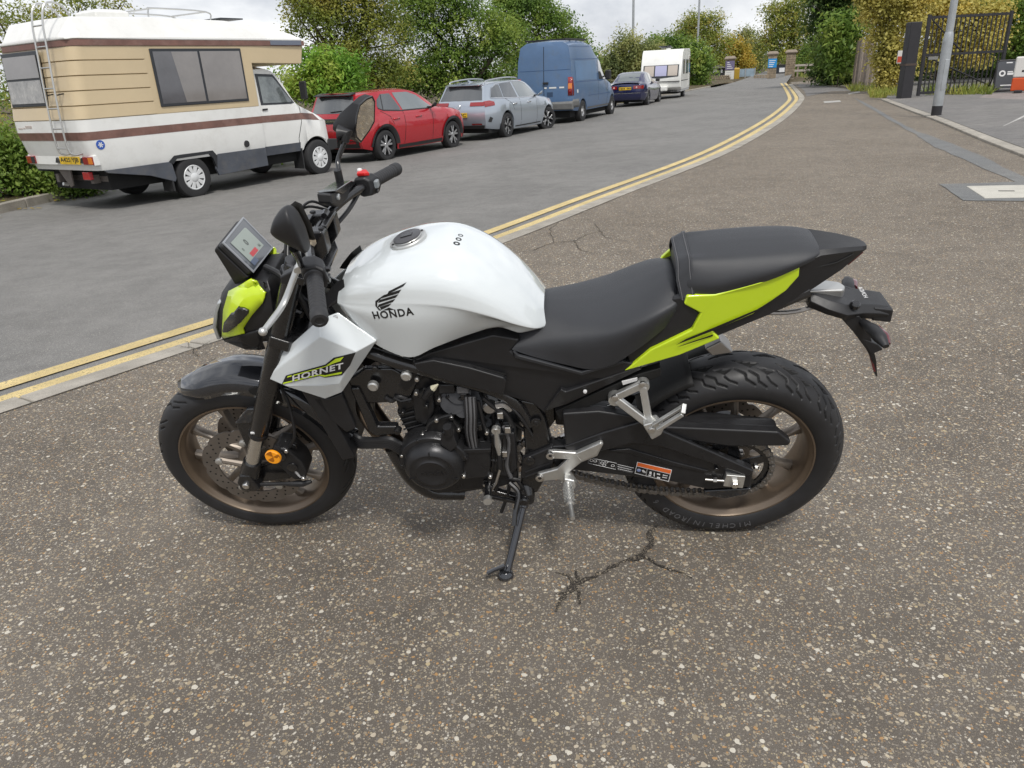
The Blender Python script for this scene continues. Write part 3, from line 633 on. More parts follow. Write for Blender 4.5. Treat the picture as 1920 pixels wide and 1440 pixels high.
def patch(poly, fn, cuts=3):
    bm = bmesh.new(); f = bm.faces.new([bm.verts.new((p[0], p[1], 0)) for p in poly]); bmesh.ops.triangulate(bm, faces=[f]); bmesh.ops.subdivide_edges(bm, edges=bm.edges[:], cuts=cuts, use_grid_fill=True)
    bm.verts.index_update(); V = [fn(v.co.x, v.co.y) for v in bm.verts]; Fc = [tuple(v.index for v in q.verts) for q in bm.faces]; bm.free(); return V, Fc
def ribbon(pts, w, fn):
    """thin strip along a line of 2-d points"""
    P = [np.array(p, float) for p in pts]; Q = []
    for i in range(len(P) - 1):
        for k in range(6): Q.append(P[i] + (P[i + 1] - P[i]) * k / 6)
    Q.append(P[-1]); rows = []
    for i, q in enumerate(Q):
        d = Q[min(i + 1, len(Q) - 1)] - Q[max(i - 1, 0)]; d /= np.linalg.norm(d) + 1e-9; n = np.array([-d[1], d[0]])
        rows.append([fn(*(q + n * w / 2)), fn(*(q - n * w / 2))])
    return sheet(rows)
def plate_text(parent, s, w, h, o, ex, ey, nrm, bg=None, ink=None):
    o = np.array(o, float); ex = np.array(ex, float); ey = np.array(ey, float); nrm = np.array(nrm, float)
    p = obj('number_plate', box(o, (w, h, .012), ax=(ex, ey, nrm)), bg or g_plate, parent, smooth=0, bevel=.003)
    tv = text_vf(s, 1., 0, bold=.02); xs = [q[0] for q in tv[0]]; ys = [q[1] for q in tv[0]]; sx = w * .9 / (max(xs) - min(xs)); sy = h * .72 / (max(ys) - min(ys))
    obj('plate_lettering', place2(([((q[0] - (max(xs) + min(xs)) / 2) * sx, (q[1] - (max(ys) + min(ys)) / 2) * sy, 0) for q in tv[0]], tv[1]), o + nrm * .0075, ex, ey, nrm), ink or g_ink, p, smooth=0)
def underbody(root, x0, x1, hw, z0, z1):
    obj('underbody', boxz(x0, x1, -hw, hw, z0, z1), g_liner, root, smooth=0)
def car(name, label, contacts, wheelbase, track, levels, R, style, paint, rimr=.66, arch=.06, turn=0., N=90, scale_fit=True, br=.06, bf=.10, roof=None):
    root = empty(name, label=label, cat='car' if 'car' in name or 'estate' in name else 'van', matrix=veh_frame(*contacts, track / 2), group=None)
    sh = Shell(levels, [(0, R + arch, R - .02), (wheelbase, R + arch, R - .02)], N, br, bf)
    b = obj('body', sh.body(), paint, root, smooth=42)
    hw = max(sh.S[1][:, 1]) - .16
    underbody(root, levels[0][0][0] + .12, levels[0][-1][0] - .15, hw, .2, .62)
    for x in (0, wheelbase):
        for s in (-1, 1): car_wheel(root, x, s * (track / 2), R, s, style, rimr, turn=turn if x else 0)
    return root, sh, b
# ---- red hatchback
p_red = mat('red_car_paint', (.46, .012, .022), .25, coat=1, cr=.03, metal=.25)
LV = [[(-.60, .72, .30), (-.3, .79, .24), (.5, .82, .20), (2.0, .82, .20), (2.9, .80, .22), (3.25, .62, .26)],
      [(-.66, .74, .42), (-.3, .84, .38), (.6, .86, .36), (2, .86, .36), (2.9, .84, .38), (3.32, .62, .40)],
      [(-.675, .72, .62), (-.35, .86, .66), (0, .885, .70), (.6, .865, .64), (2, .865, .62), (2.54, .885, .70), (3.0, .81, .64), (3.38, .56, .58)],
      [(-.65, .70, .86), (-.3, .83, .90), (.2, .85, .90), (1, .845, .88), (2, .845, .88), (2.6, .82, .88), (3.0, .74, .82), (3.30, .50, .74)],
      [(-.60, .64, .98), (-.3, .77, 1.0), (.3, .81, .97), (1, .81, .95), (2.0, .80, .95), (2.5, .76, .93), (3.0, .66, .86), (3.26, .46, .76)],
      [(-.44, .55, 1.33), (-.1, .61, 1.365), (.5, .62, 1.39), (1.1, .615, 1.375), (1.5, .63, 1.28), (1.95, .68, 1.05), (2.2, .70, .96), (2.6, .66, .92), (3.0, .56, .87), (3.24, .40, .77)],
      [(-.47, .42, 1.375), (0, .47, 1.41), (.6, .47, 1.425), (1.1, .46, 1.41), (1.5, .48, 1.32), (1.9, .52, 1.09), (2.15, .54, .985), (2.6, .45, .945), (3.0, .35, .89), (3.22, .26, .78)],
      [(-.49, 0, 1.385), (0, 0, 1.425), (.6, 0, 1.44), (1.1, 0, 1.425), (1.5, 0, 1.34), (1.85, 0, 1.12), (2.1, 0, 1.0), (2.6, 0, .96), (3.0, 0, .90), (3.20, 0, .79)]]
R_, S_, b_ = car('red_car', 'red hatchback with black roof parked between the camper and the silver estate', ((722, 301), (845, 278)), 2.50, 1.52, LV, .315, 'twin', p_red, rimr=.70)
sd = lambda off=.004, sg=-1: (lambda x, z: S_.at_side(x, z, off, sg))
for sg in (-1, 1):
    obj('rear_door_window', patch([(-.02, 1.03), (.62, .985), (.66, 1.02), (.50, 1.33), (.20, 1.325), (.02, 1.22), (-.06, 1.10)], sd(.004, sg)), g_glass, R_)
    obj('front_door_window', patch([(.72, .985), (1.72, .975), (1.80, 1.0), (1.42, 1.255), (1.12, 1.335), (.60, 1.34), (.70, 1.05)], sd(.004, sg)), g_glass2, R_)
    obj('quarter_pillar', ribbon([(.08, 1.02), (.20, 1.32)], .025, sd(.006, sg)), g_trim, R_)
    obj('window_trim', ribbon([(-.06, 1.06), (.08, 1.01), (.66, .97), (1.80, .965)], .02, sd(.006, sg)), g_trim, R_)
    for x0, x1 in ((.70, .62), (1.72, 1.66)): obj('door_gap', ribbon([(x0, .96), (x0 + .02, .7), (x1, .30)], .012, sd(.002, sg)), g_gap, R_)
    obj('door_gap', ribbon([(-.02, 1.0), (.22, .88), (.32, .72)], .012, sd(.002, sg)), g_gap, R_)
    for x in (.42, 1.22): obj('door_handle', patch([(x - .10, .80), (x + .10, .81), (x + .10, .84), (x - .10, .835)], sd(.018, sg), 1), p_red, R_, solid=.02)
    for xc in (0, 2.50):
        rows = [[sd(.022, sg)(xc + cos(a) * r, .295 + sin(a) * r) for r in (.355, .40, .45)] for a in np.linspace(.05, pi - .05, 22)]
        obj('arch_trim', sheet(rows), g_trim, R_, smooth=40)
    obj('sill_trim', ribbon([(.44, .25), (2.06, .25)], .07, sd(.008, sg)), g_trim, R_); obj('rear_lamp', patch([(-.62, .83), (-.45, .84), (-.42, .90), (-.60, .92)], sd(.008, sg), 1), g_red, R_)
    m_ = obj('door_mirror', loft([[(1.66 + a * .09, sg * (.86 + b), 1.02 + c * .075) for a, b, c in ((-.6, .0, -.8), (-.8, .1, 0), (-.6, .16, .8), (.2, .14, .9), (.9, .05, .4), (.8, .02, -.5))], [(1.66 + a * .07, sg * (.98 + b), 1.03 + c * .06) for a, b, c in ((-.6, .0, -.8), (-.8, .05, 0), (-.6, .06, .8), (.2, .06, .9), (.9, .04, .4), (.8, .02, -.5))]]), g_trim, R_, bevel=.015)
    obj('mirror_stalk', boxz(1.64, 1.72, min(sg * .78, sg * .9), max(sg * .78, sg * .9), .97, 1.0), g_trim, R_)
rr_ = lambda off=.006: (lambda y, z: S_.at_rear(y, z, off))
obj('rear_window', patch([(-.56, 1.0), (.56, 1.0), (.50, 1.32), (-.50, 1.32)], rr_(.006)), g_glass, R_)
obj('rear_spoiler', loft([[(x, y, z) for x, z in ((-.38, 1.355), (-.58, 1.33), (-.60, 1.345), (-.38, 1.395))] for y in (-.50, -.3, 0, .3, .50)]), g_trim, R_, bevel=.01)
obj('roof_panel', patch([(-.42, -.46), (1.08, -.45), (1.08, .45), (-.42, .46)], lambda x, y: S_.at_top(x, y, .004), 4), mat('gloss_black_roof', (.012, .012, .013), .1, coat=1), R_)
obj('tail_light_band', patch([(-.72, .80), (.72, .80), (.72, .90), (-.72, .90)], rr_(.008)), g_trim, R_); obj('tail_panel', patch([(-.66, .66), (.66, .66), (.66, .78), (-.66, .78)], rr_(.006)), p_red, R_)
obj('rear_wiper', tube([S_.at_rear(0, 1.03, .02), S_.at_rear(-.30, 1.05, .02)], .009, 6), g_trim, R_)
for y in (-.58, .58): obj('rear_lamp', patch([(y - .14, .82), (y + .14, .82), (y + .14, .89), (y - .14, .89)], rr_(.012), 1), g_red, R_)
obj('rear_valance', patch([(-.66, .31), (.66, .31), (.70, .46), (-.70, .46)], rr_(.012)), g_trim, R_); plate_text(R_, 'PEUGEOT', .42, .05, S_.at_rear(0, .855, .012), (0, -1, 0), (0, 0, 1), (-1, 0, 0), g_trim, g_chrome)
for y in (-.5, .5): obj('rear_reflector', patch([(y - .12, .40), (y + .12, .40), (y + .12, .44), (y - .12, .44)], rr_(.016), 1), g_red, R_)
obj('windscreen', patch([(1.18, -.5), (1.98, -.6), (1.98, .6), (1.18, .5)], lambda x, y: S_.at_top(x, y, .004), 3), g_glass, R_)
# ---- silver estate
p_sil = mat('silver_blue_paint', (.42, .47, .53), .3, coat=1, cr=.03, metal=.55)
LV = [[(-.92, .70, .32), (-.4, .80, .26), (.5, .83, .21), (2.1, .83, .21), (3.0, .80, .23), (3.40, .62, .26)],
      [(-1.00, .74, .44), (-.4, .86, .40), (.6, .88, .37), (2.1, .88, .37), (3.0, .85, .38), (3.48, .62, .40)],
      [(-1.02, .74, .66), (-.5, .87, .68), (0, .895, .71), (.6, .88, .66), (2.1, .88, .64), (2.65, .895, .70), (3.1, .82, .64), (3.55, .54, .58)],
      [(-.98, .72, .88), (-.4, .85, .92), (.3, .865, .91), (1.2, .86, .90), (2.1, .855, .90), (2.7, .83, .88), (3.1, .75, .82), (3.46, .50, .74)],
      [(-.92, .66, .97), (-.4, .79, 1.01), (.3, .825, .98), (1.2, .82, .965), (2.1, .81, .96), (2.6, .77, .93), (3.1, .66, .86), (3.42, .46, .76)],
      [(-.66, .57, 1.34), (-.2, .635, 1.385), (.5, .645, 1.42), (1.2, .64, 1.41), (1.65, .645, 1.32), (2.1, .69, 1.08), (2.4, .71, .97), (2.7, .67, .93), (3.1, .56, .87), (3.40, .40, .77)],
      [(-.70, .44, 1.39), (-.1, .49, 1.435), (.6, .49, 1.455), (1.2, .48, 1.44), (1.65, .49, 1.35), (2.05, .53, 1.12), (2.35, .55, .99), (2.7, .46, .95), (3.1, .35, .89), (3.38, .26, .78)],
      [(-.72, 0, 1.40), (-.1, 0, 1.445), (.6, 0, 1.465), (1.2, 0, 1.455), (1.65, 0, 1.37), (2.0, 0, 1.16), (2.3, 0, 1.01), (2.7, 0, .965), (3.1, 0, .90), (3.36, 0, .79)]]
R_, S_, b_ = car('silver_estate', 'silver blue estate car parked between the red hatchback and the blue van', ((948, 259), (1024, 243)), 2.65, 1.54, LV, .325, 'five', p_sil, rimr=.70, turn=radians(-24))
for sg in (-1, 1):
    obj('quarter_window', patch([(-.62, 1.06), (-.10, 1.03), (-.06, 1.34), (-.20, 1.345), (-.46, 1.26)], sd(.004, sg)), g_glass, R_); obj('rear_door_window', patch([(-.06, 1.03), (.74, 1.0), (.62, 1.385), (-.02, 1.36)], sd(.004, sg)), g_glass, R_)
    obj('front_door_window', patch([(.84, 1.0), (1.92, .985), (1.98, 1.0), (1.55, 1.30), (1.22, 1.375), (.72, 1.385)], sd(.004, sg)), g_glass2, R_)
    obj('chrome_strip', ribbon([(-.64, 1.045), (-.06, 1.01), (.8, .985), (1.98, .975)], .018, sd(.008, sg)), g_chrome, R_); obj('chrome_strip', ribbon([(-.64, 1.06), (-.46, 1.28), (-.20, 1.365), (.6, 1.405), (1.22, 1.395), (1.58, 1.31)], .015, sd(.008, sg)), g_chrome, R_)
    for q in ([(.80, .97), (.82, .7), (.78, .28)], [(1.86, .97), (1.85, .6), (1.80, .28)], [(-.02, 1.0), (.30, .85), (.40, .70)]): obj('door_gap', ribbon(q, .012, sd(.002, sg)), g_gap, R_)
    for x in (.46, 1.36): obj('door_handle', patch([(x - .11, .83), (x + .11, .835), (x + .11, .86), (x - .11, .86)], sd(.02, sg), 1), g_chrome, R_, solid=.02)
    obj('sill_line', ribbon([(.46, .27), (2.1, .27)], .03, sd(.006, sg)), g_trim, R_); obj('roof_rail', tube(spline([S_.at_top(-.55, sg * .52, .02), S_.at_top(-.4, sg * .53, .06), S_.at_top(.5, sg * .55, .06), S_.at_top(1.2, sg * .53, .05), S_.at_top(1.35, sg * .52, .01)], 5), .018, 8), g_alloy, R_)
    obj('rear_lamp', patch([(-.99, .84), (-.62, .86), (-.60, .95), (-.72, .985), (-.95, .97)], sd(.010, sg), 2), g_red, R_); obj('bumper_vent', patch([(-.92, .48), (-.80, .46), (-.74, .56), (-.84, .60)], sd(.008, sg), 1), g_trim, R_); obj('headlamp', patch([(3.1, .68), (3.32, .64), (3.2, .76), (3.0, .79)], sd(.008, sg), 1), mat('headlamp_clear', (.6, .62, .64), .1, coat=1), R_)
    obj('door_mirror', loft([[(1.86 + a * .09, sg * (.88 + b), 1.04 + c * .075) for a, b, c in ((-.6, .0, -.8), (-.8, .1, 0), (-.6, .16, .8), (.2, .14, .9), (.9, .05, .4), (.8, .02, -.5))], [(1.86 + a * .07, sg * (1.0 + b), 1.05 + c * .06) for a, b, c in ((-.6, .0, -.8), (-.8, .05, 0), (-.6, .06, .8), (.2, .06, .9), (.9, .04, .4), (.8, .02, -.5))]]), p_sil, R_, bevel=.015)
    obj('mirror_stalk', boxz(1.84, 1.92, min(sg * .78, sg * .92), max(sg * .78, sg * .92), .98, 1.01), g_trim, R_)
obj('rear_window', patch([(-.62, 1.0), (.62, 1.0), (.52, 1.33), (-.52, 1.33)], rr_(.006)), g_glass, R_); obj('rear_spoiler', loft([[(x, y, z) for x, z in ((-.60, 1.37), (-.80, 1.345), (-.82, 1.36), (-.60, 1.405))] for y in (-.50, -.3, 0, .3, .50)]), p_sil, R_, bevel=.01)
for y in (-.52, .52): obj('rear_lamp', patch([(y - .20, .87), (y + .20, .87), (y + .20, .96), (y - .20, .96)], rr_(.012), 2), g_red, R_)
obj('rear_badge', lathe([(0, .004), (.05, .004), (.055, 0)], S_.at_rear(0, .86, .01), (-1, 0, .1), 20), g_chrome, R_); obj('roof_aerial', loft([[(-.45, -.02, 1.42), (-.45, .02, 1.42), (-.2, .015, 1.43), (-.2, -.015, 1.43)], [(-.5, -.006, 1.48), (-.5, .006, 1.48), (-.44, .006, 1.48), (-.44, -.006, 1.48)]]), p_sil, R_)
plate_text(R_, '  5 ZMC', .52, .11, S_.at_rear(0, .66, .014), (0, -1, 0), (0, 0, 1), (-1, 0, 0)); obj('rear_valance', patch([(-.66, .32), (.66, .32), (.70, .40), (-.70, .40)], rr_(.012)), g_trim, R_)
for y in (-.5, .5): obj('rear_reflector', patch([(y - .14, .41), (y + .14, .41), (y + .14, .45), (y - .14, .45)], rr_(.016), 1), g_red, R_)
obj('windscreen', patch([(1.30, -.5), (2.2, -.62), (2.2, .62), (1.30, .5)], lambda x, y: S_.at_top(x, y, .004), 3), g_glass, R_)
# ---- dark blue saloon
p_nav = mat('navy_car_paint', (.012, .016, .075), .22, coat=1, cr=.03, metal=.3)
LV = [[(-.78, .62, .30), (-.3, .76, .25), (.5, .79, .21), (2.0, .79, .21), (2.9, .76, .23), (3.2, .6, .26)], [(-.86, .66, .42), (-.3, .82, .38), (.6, .83, .36), (2, .83, .36), (2.9, .80, .38), (3.3, .6, .40)],
      [(-.88, .66, .62), (-.4, .83, .66), (0, .845, .70), (.6, .83, .64), (2, .83, .62), (2.55, .845, .70), (3.0, .78, .62), (3.36, .54, .56)], [(-.86, .64, .86), (-.4, .80, .87), (.2, .82, .87), (1, .81, .86), (2, .81, .86), (2.6, .78, .85), (3.0, .70, .78), (3.3, .48, .70)],
      [(-.84, .58, .93), (-.4, .74, .94), (.2, .77, .93), (1, .77, .92), (2.0, .76, .92), (2.5, .72, .90), (3.0, .62, .82), (3.26, .44, .72)], [(-.80, .50, .96), (-.45, .60, 1.0), (-.1, .585, 1.16), (.3, .57, 1.31), (.9, .57, 1.34), (1.4, .60, 1.20), (1.9, .65, .98), (2.2, .66, .92), (2.6, .62, .89), (3.0, .52, .83), (3.24, .38, .73)],
      [(-.82, .35, .965), (-.45, .45, 1.01), (-.1, .44, 1.20), (.35, .43, 1.355), (.9, .43, 1.375), (1.4, .45, 1.24), (1.85, .50, 1.02), (2.15, .50, .94), (2.6, .42, .91), (3.0, .33, .85), (3.22, .25, .74)], [(-.83, 0, .97), (-.45, 0, 1.015), (-.1, 0, 1.215), (.35, 0, 1.37), (.9, 0, 1.39), (1.4, 0, 1.26), (1.8, 0, 1.05), (2.1, 0, .955), (2.6, 0, .92), (3.0, 0, .86), (3.2, 0, .75)]]
R_, S_, b_ = car('blue_car', 'dark navy blue saloon car parked in front of the blue van', ((1212, 199), (1233, 193)), 2.58, 1.46, LV, .305, 'five', p_nav, rimr=.66)
for sg in (-1, 1):
    obj('rear_door_window', patch([(-.20, 1.0), (.62, .965), (.55, 1.30), (.28, 1.28)], sd(.004, sg)), g_glass, R_); obj('front_door_window', patch([(.70, .965), (1.72, .95), (1.32, 1.20), (.92, 1.305), (.63, 1.31)], sd(.004, sg)), g_glass2, R_)
    obj('rub_strip', ribbon([(-.6, .56), (.0, .58)], .03, sd(.008, sg)), g_chrome, R_); obj('door_mirror', boxz(1.55, 1.68, min(sg * .80, sg * .98), max(sg * .80, sg * .98), .95, 1.07), g_trim, R_, bevel=.03)
    obj('rear_lamp', patch([(-.86, .72), (-.66, .74), (-.64, .86), (-.84, .88)], sd(.008, sg), 1), g_red, R_)
obj('rear_window', patch([(-.42, -.46), (.22, -.44), (.22, .44), (-.42, .46)], lambda x, y: S_.at_top(x, y, .005), 3), mat('pale_sky_glass', (.10, .12, .12), .04, coat=1, spec=.9), R_); obj('boot_lip', loft([[(x, y, z) for x, z in ((-.74, .975), (-.92, .985), (-.92, 1.0), (-.74, 1.0))] for y in (-.6, 0, .6)]), p_nav, R_, bevel=.008)
for y in (-.50, .50): obj('rear_lamp', patch([(y - .15, .74), (y + .15, .74), (y + .15, .86), (y - .15, .86)], rr_(.012), 2), g_red, R_); obj('lamp_bullseye', lathe([(0, .004), (.035, .004), (.035, -.004)], S_.at_rear(y * .96, .80, .018), (-1, 0, 0), 16), mat('pale_lens', (.7, .5, .45), .15), R_)
pl_ = obj('number_plate', box(S_.at_rear(0, .76, .014), (.012, .52, .11)), g_plate, R_, smooth=0, bevel=.003)
for k, w_ in enumerate((.045, .05, .05, .05, .0, .05, .05, .05)):
    if w_: obj('plate_character', boxz(S_.at_rear(0, .76, .0215)[0], S_.at_rear(0, .76, .020)[0], .22 - k * .062 - w_ / 2 + .0, .22 - k * .062 + w_ / 2 - .01, .73, .79), g_ink, pl_, smooth=0); obj('bumper_line', patch([(-.64, .56), (.64, .56), (.64, .59), (-.64, .59)], rr_(.010), 2), g_chrome, R_)
obj('windscreen', patch([(1.0, -.44), (1.95, -.55), (1.95, .55), (1.0, .44)], lambda x, y: S_.at_top(x, y, .004), 3), g_glass, R_)
# ---- blue panel van
p_van = mat('faded_blue_van_paint', (.080, .150, .275), .38, coat=.4, cr=.15, var=.10, vscale=1.6, dirt=((.10, .13, .17), .5, 3.0))
LV = [[(-.95, .90, .42), (-.4, .92, .38), (.6, .92, .36), (2.4, .92, .36), (3.6, .88, .36), (4.05, .7, .36)], [(-1.0, .93, .55), (-.4, .955, .5), (.6, .955, .48), (2.4, .955, .48), (3.6, .92, .48), (4.12, .7, .48)],
      [(-1.0, .95, .78), (-.4, .97, .78), (.6, .97, .76), (2.4, .97, .76), (3.3, .97, .78), (3.8, .86, .72), (4.16, .62, .68)], [(-.99, .94, 1.12), (-.4, .965, 1.12), (.6, .965, 1.12), (2.0, .965, 1.12), (3.0, .94, 1.12), (3.6, .80, 1.0), (4.08, .56, .88)],
      [(-.98, .93, 1.20), (-.4, .955, 1.22), (.6, .955, 1.22), (2.0, .95, 1.22), (2.8, .91, 1.2), (3.4, .78, 1.08), (4.0, .5, .92)], [(-.94, .88, 1.90), (-.4, .90, 1.92), (.6, .90, 1.92), (1.6, .89, 1.92), (2.0, .86, 1.88), (2.5, .82, 1.55), (3.05, .76, 1.16), (3.5, .66, 1.06), (3.96, .46, .94)],
      [(-.90, .80, 2.30), (-.4, .82, 2.34), (.6, .82, 2.34), (1.3, .79, 2.32), (1.75, .74, 2.14), (2.1, .70, 1.92), (2.5, .66, 1.58), (3.0, .62, 1.19), (3.5, .52, 1.08), (3.92, .34, .96)], [(-.86, .60, 2.42), (-.3, .62, 2.46), (.6, .62, 2.46), (1.2, .58, 2.42), (1.7, .5, 2.24), (2.1, .45, 1.97), (2.5, .42, 1.62), (3.0, .4, 1.21), (3.5, .34, 1.09), (3.9, .2, .97)],
      [(-.84, 0, 2.44), (-.3, 0, 2.49), (.6, 0, 2.49), (1.2, 0, 2.45), (1.7, 0, 2.27), (2.1, 0, 2.0), (2.5, 0, 1.64), (3.0, 0, 1.22), (3.5, 0, 1.10), (3.88, 0, .98)]]
R_, S_, b_ = car('panel_van', 'faded blue high roof panel van parked ahead of the silver estate', ((1088, 229), (1143, 216)), 3.33, 1.70, LV, .34, 'steel', p_van, rimr=.6, br=.03, bf=.12, N=100)
R_['category'] = 'van'
for sg in (-1, 1):
    obj('cab_window', patch([(1.72, 1.27), (2.52, 1.24), (2.60, 1.28), (2.18, 1.72), (1.98, 1.86), (1.74, 1.87)], sd(.005, sg)), g_glass, R_); obj('body_recess', patch([(-.62, 1.28), (1.50, 1.28), (1.50, 1.86), (-.62, 1.86)], sd(.005, sg), 3), mat('sun_bleached_blue', (.11, .20, .345), .4, coat=.3, cr=.2, var=.14, vscale=1.3), R_)
    for q in ([(-.85, 1.91), (1.85, 1.91)], [(-.85, 2.28), (1.5, 2.28)], [(-.7, 1.24), (2.6, 1.24)], [(.5, .80), (2.9, .80)]): obj('body_crease', ribbon(q, .018, sd(.006, sg)), mat('van_crease', (.045, .10, .22), .5), R_)
    for q in ([(1.62, 1.9), (1.62, .40)], [(2.75, 1.2), (2.72, .8), (2.55, .42)]): obj('door_gap', ribbon(q, .014, sd(.003, sg)), g_gap, R_)
    obj('door_mirror', boxz(2.30, 2.52, min(sg * .98, sg * 1.16), max(sg * .98, sg * 1.16), 1.24, 1.54), g_trim, R_, bevel=.04); obj('mirror_arm', boxz(2.38, 2.46, min(sg * .84, sg * 1.0), max(sg * .84, sg * 1.0), 1.32, 1.36), g_trim, R_)
    obj('fuel_flap', patch([(-.62, .92), (-.50, .92), (-.50, 1.02), (-.62, 1.02)], sd(.006, sg), 1), m_ if False else mat('label_off_white', (.7, .7, .68), .5), R_)
    obj('sill_line', ribbon([(.48, .42), (2.9, .42)], .05, sd(.006, sg)), mat('grey_bumper', (.16, .16, .155), .6, var=.15), R_)
    lamp = obj('rear_lamp', patch([(sg * .80, .86), (sg * .945, .86), (sg * .935, 1.40), (sg * .80, 1.40)], rr_(.012), 2), g_red, R_, solid=.03); obj('lamp_amber', patch([(sg * .81, 1.06), (sg * .94, 1.06), (sg * .935, 1.22), (sg * .81, 1.22)], rr_(.016), 1), g_amber, lamp)
    obj('rear_lamp_side', patch([(-.99, .86), (-.90, .86), (-.88, 1.38), (-.97, 1.38)], sd(.012, sg), 1), g_red, lamp); obj('corner_bumper', patch([(-1.0, .50), (-.46, .50), (-.40, .60), (-.50, .74), (-1.0, .74)], sd(.02, sg), 2), mat('grey_bumper'), R_, solid=.02)
obj('rear_bumper', loft([[(x, y, z) for x, z in ((-.92, .44), (-1.10, .46), (-1.12, .64), (-.96, .72))] for y in (-.96, 0, .96)]), mat('grey_bumper'), R_, bevel=.02)
obj('door_gap', ribbon([(0, .74), (0, 2.3)], .02, rr_(.004)), g_gap, R_); obj('door_crease', ribbon([(-.86, 1.62), (.86, 1.62)], .016, rr_(.005)), mat('van_crease'), R_); obj('door_handle', boxz(-1.07, -1.02, -.16, .02, 1.22, 1.28), g_trim, R_, bevel=.01)
obj('rear_step_recess', patch([(-.30, .84), (-.10, .84), (-.10, .98), (-.30, .98)], rr_(.006), 1), mat('recess_blue', (.03, .06, .12), .5), R_); obj('number_plate', boxz(-1.05, -1.035, .22, .62, .85, .95), g_plate, R_, smooth=0, bevel=.003)
for y0, y1, m0 in ((-.10, -.02, 'label_off_white'), (-.42, -.18, 'label_off_white'), (-.68, -.52, 'label_off_white')): obj('door_lettering', patch([(y0, 1.085), (y1, 1.085), (y1, 1.13), (y0, 1.13)], rr_(.008), 1), mat(m0), R_)
obj('roof_rack', join(*[boxz(-.75 + k * .6, -.71 + k * .6, -.66, .66, 2.485, 2.51) for k in range(4)], *[boxz(-.8, 1.2, y - .02, y + .02, 2.47, 2.52) for y in (-.66, .66)]), g_trim, R_, bevel=.004)
# ---- motorhome
MH = empty('motorhome', label='white and cream motorhome with brown stripes and rear ladder parked at the left', cat='motorhome', matrix=veh_frame((365, 370), (598, 327), .79))
p_wht = mat('old_white_gelcoat', (.80, .80, .77), .35, coat=.35, cr=.15, var=.05, vscale=1.4, dirt=((.42, .38, .32), .22, 2.4))
p_crm = mat('cream_panel_paint', (.60, .48, .30), .4, coat=.25, cr=.2, var=.05, vscale=1.6)
p_brn = mat('brown_stripe', (.19, .10, .08), .5, var=.25, vscale=5, dirt=((.30, .20, .17), .5, 4))
p_skt = mat('dark_skirt', (.075, .083, .10), .5, var=.2, vscale=3, dirt=((.14, .13, .12), .5, 5))
p_wf = mat('window_frame_black', (.03, .034, .04), .4)
p_alt = mat('tube_aluminium', (.60, .60, .58), .32, metal=.9)
g_cur = mat('curtained_glass', (.235, .22, .21), .06, coat=1, var=.10, vscale=3); g_smoke = mat('smoked_window', (.105, .105, .115), .05, coat=1, var=.2, vscale=2)
HWM = .93
def mring(inset, x_r, x_f, z, cor=.16):     # plan outline with rounded rear corners, level z
    y = HWM - inset; P = []
    for a in np.linspace(0, pi / 2, 6): P.append((x_r + cor - cor * sin(a), -y + cor - cor * cos(a), z))
    P2 = [(p[0], -p[1], p[2]) for p in reversed(P)]
    return [(x_f, -y, z)] + P + P2 + [(x_f, y, z)]
def mband(name, levels, m, parent=None, cap=False, bevel=0):
    rows = [mring(*q) for q in levels]; n = len(rows[0]); vf = loft(rows, cap=True, closed=True); return obj(name, vf, m, parent or MH, smooth=40, bevel=bevel)
XR = lambda z: interp(z, [.5, .62, 1.1, 1.3, 2.25], [-1.44, -1.50, -1.62, -1.62, -1.50])
mband('lower_body', [(.03, XR(.60), 1.50, .60), (0, XR(.72), 1.50, .72), (0, XR(1.02), 1.50, 1.02)], p_wht)
mband('brown_stripe', [(-.003, XR(1.02) - .003, 1.50, 1.02), (-.003, XR(1.13) - .003, 1.50, 1.13)], p_brn)
mband('waist_panel', [(0, XR(1.13), 1.50, 1.13), (0, XR(1.29), 1.50, 1.29)], p_wht)
# cream wall in overlapping horizontal boards on the rear half
zb = [1.29, 1.47, 1.66, 1.85, 2.04, 2.225]
for i in range(5):
    z0, z1 = zb[i], zb[i + 1]; mband('wall_board', [(.012, XR(z0) + .012, -.45, z0), (-.006, XR(z0 + .01) - .006, -.45, z0 + .012), (.0, XR(z1), -.45, z1 - .004), (.012, XR(z1) + .012, -.45, z1)], p_crm)
obj('wall_panel', boxz(-.46, 1.50, -HWM, HWM, 1.29, 2.225), p_crm, MH, smooth=0, bevel=.012)
def roofring(inset, xr, xf, z): return mring(inset, xr, xf, z, .18)
obj('upper_stripe', loft([roofring(-.012, -1.515, 2.72, 2.225), roofring(-.012, -1.515, 2.72, 2.30)]), p_brn, MH, smooth=40)
def rsec(x, zt, w): return [(x, -w, 2.30), (x, -w + .005, min(2.335, zt)), (x, -w + .17, zt), (x, 0, zt + .012), (x, w - .17, zt), (x, w - .005, min(2.335, zt)), (x, w, 2.30)]
obj('roof', loft([rsec(-1.525, 2.336, .88), rsec(-1.33, 2.59, .95), rsec(.0, 2.615, .95), rsec(1.2, 2.60, .95), rsec(1.9, 2.545, .95), rsec(2.45, 2.455, .945), rsec(2.66, 2.41, .93), rsec(2.76, 2.336, .86)]), p_wht, MH, smooth=15, bevel=.02)
obj('overcab', loft([[(1.49, -HWM, 1.96), (2.62, -HWM + .02, 1.935), (2.72, -.75, 1.94), (2.76, 0, 1.94), (2.72, .75, 1.94), (2.62, HWM - .02, 1.935), (1.49, HWM, 1.96)], [(1.49, -HWM, 2.226), (2.70, -HWM + .02, 2.226), (2.78, -.75, 2.226), (2.82, 0, 2.226), (2.78, .75, 2.226), (2.70, HWM - .02, 2.226), (1.49, HWM, 2.226)]]), p_crm, MH, smooth=30, bevel=.01)
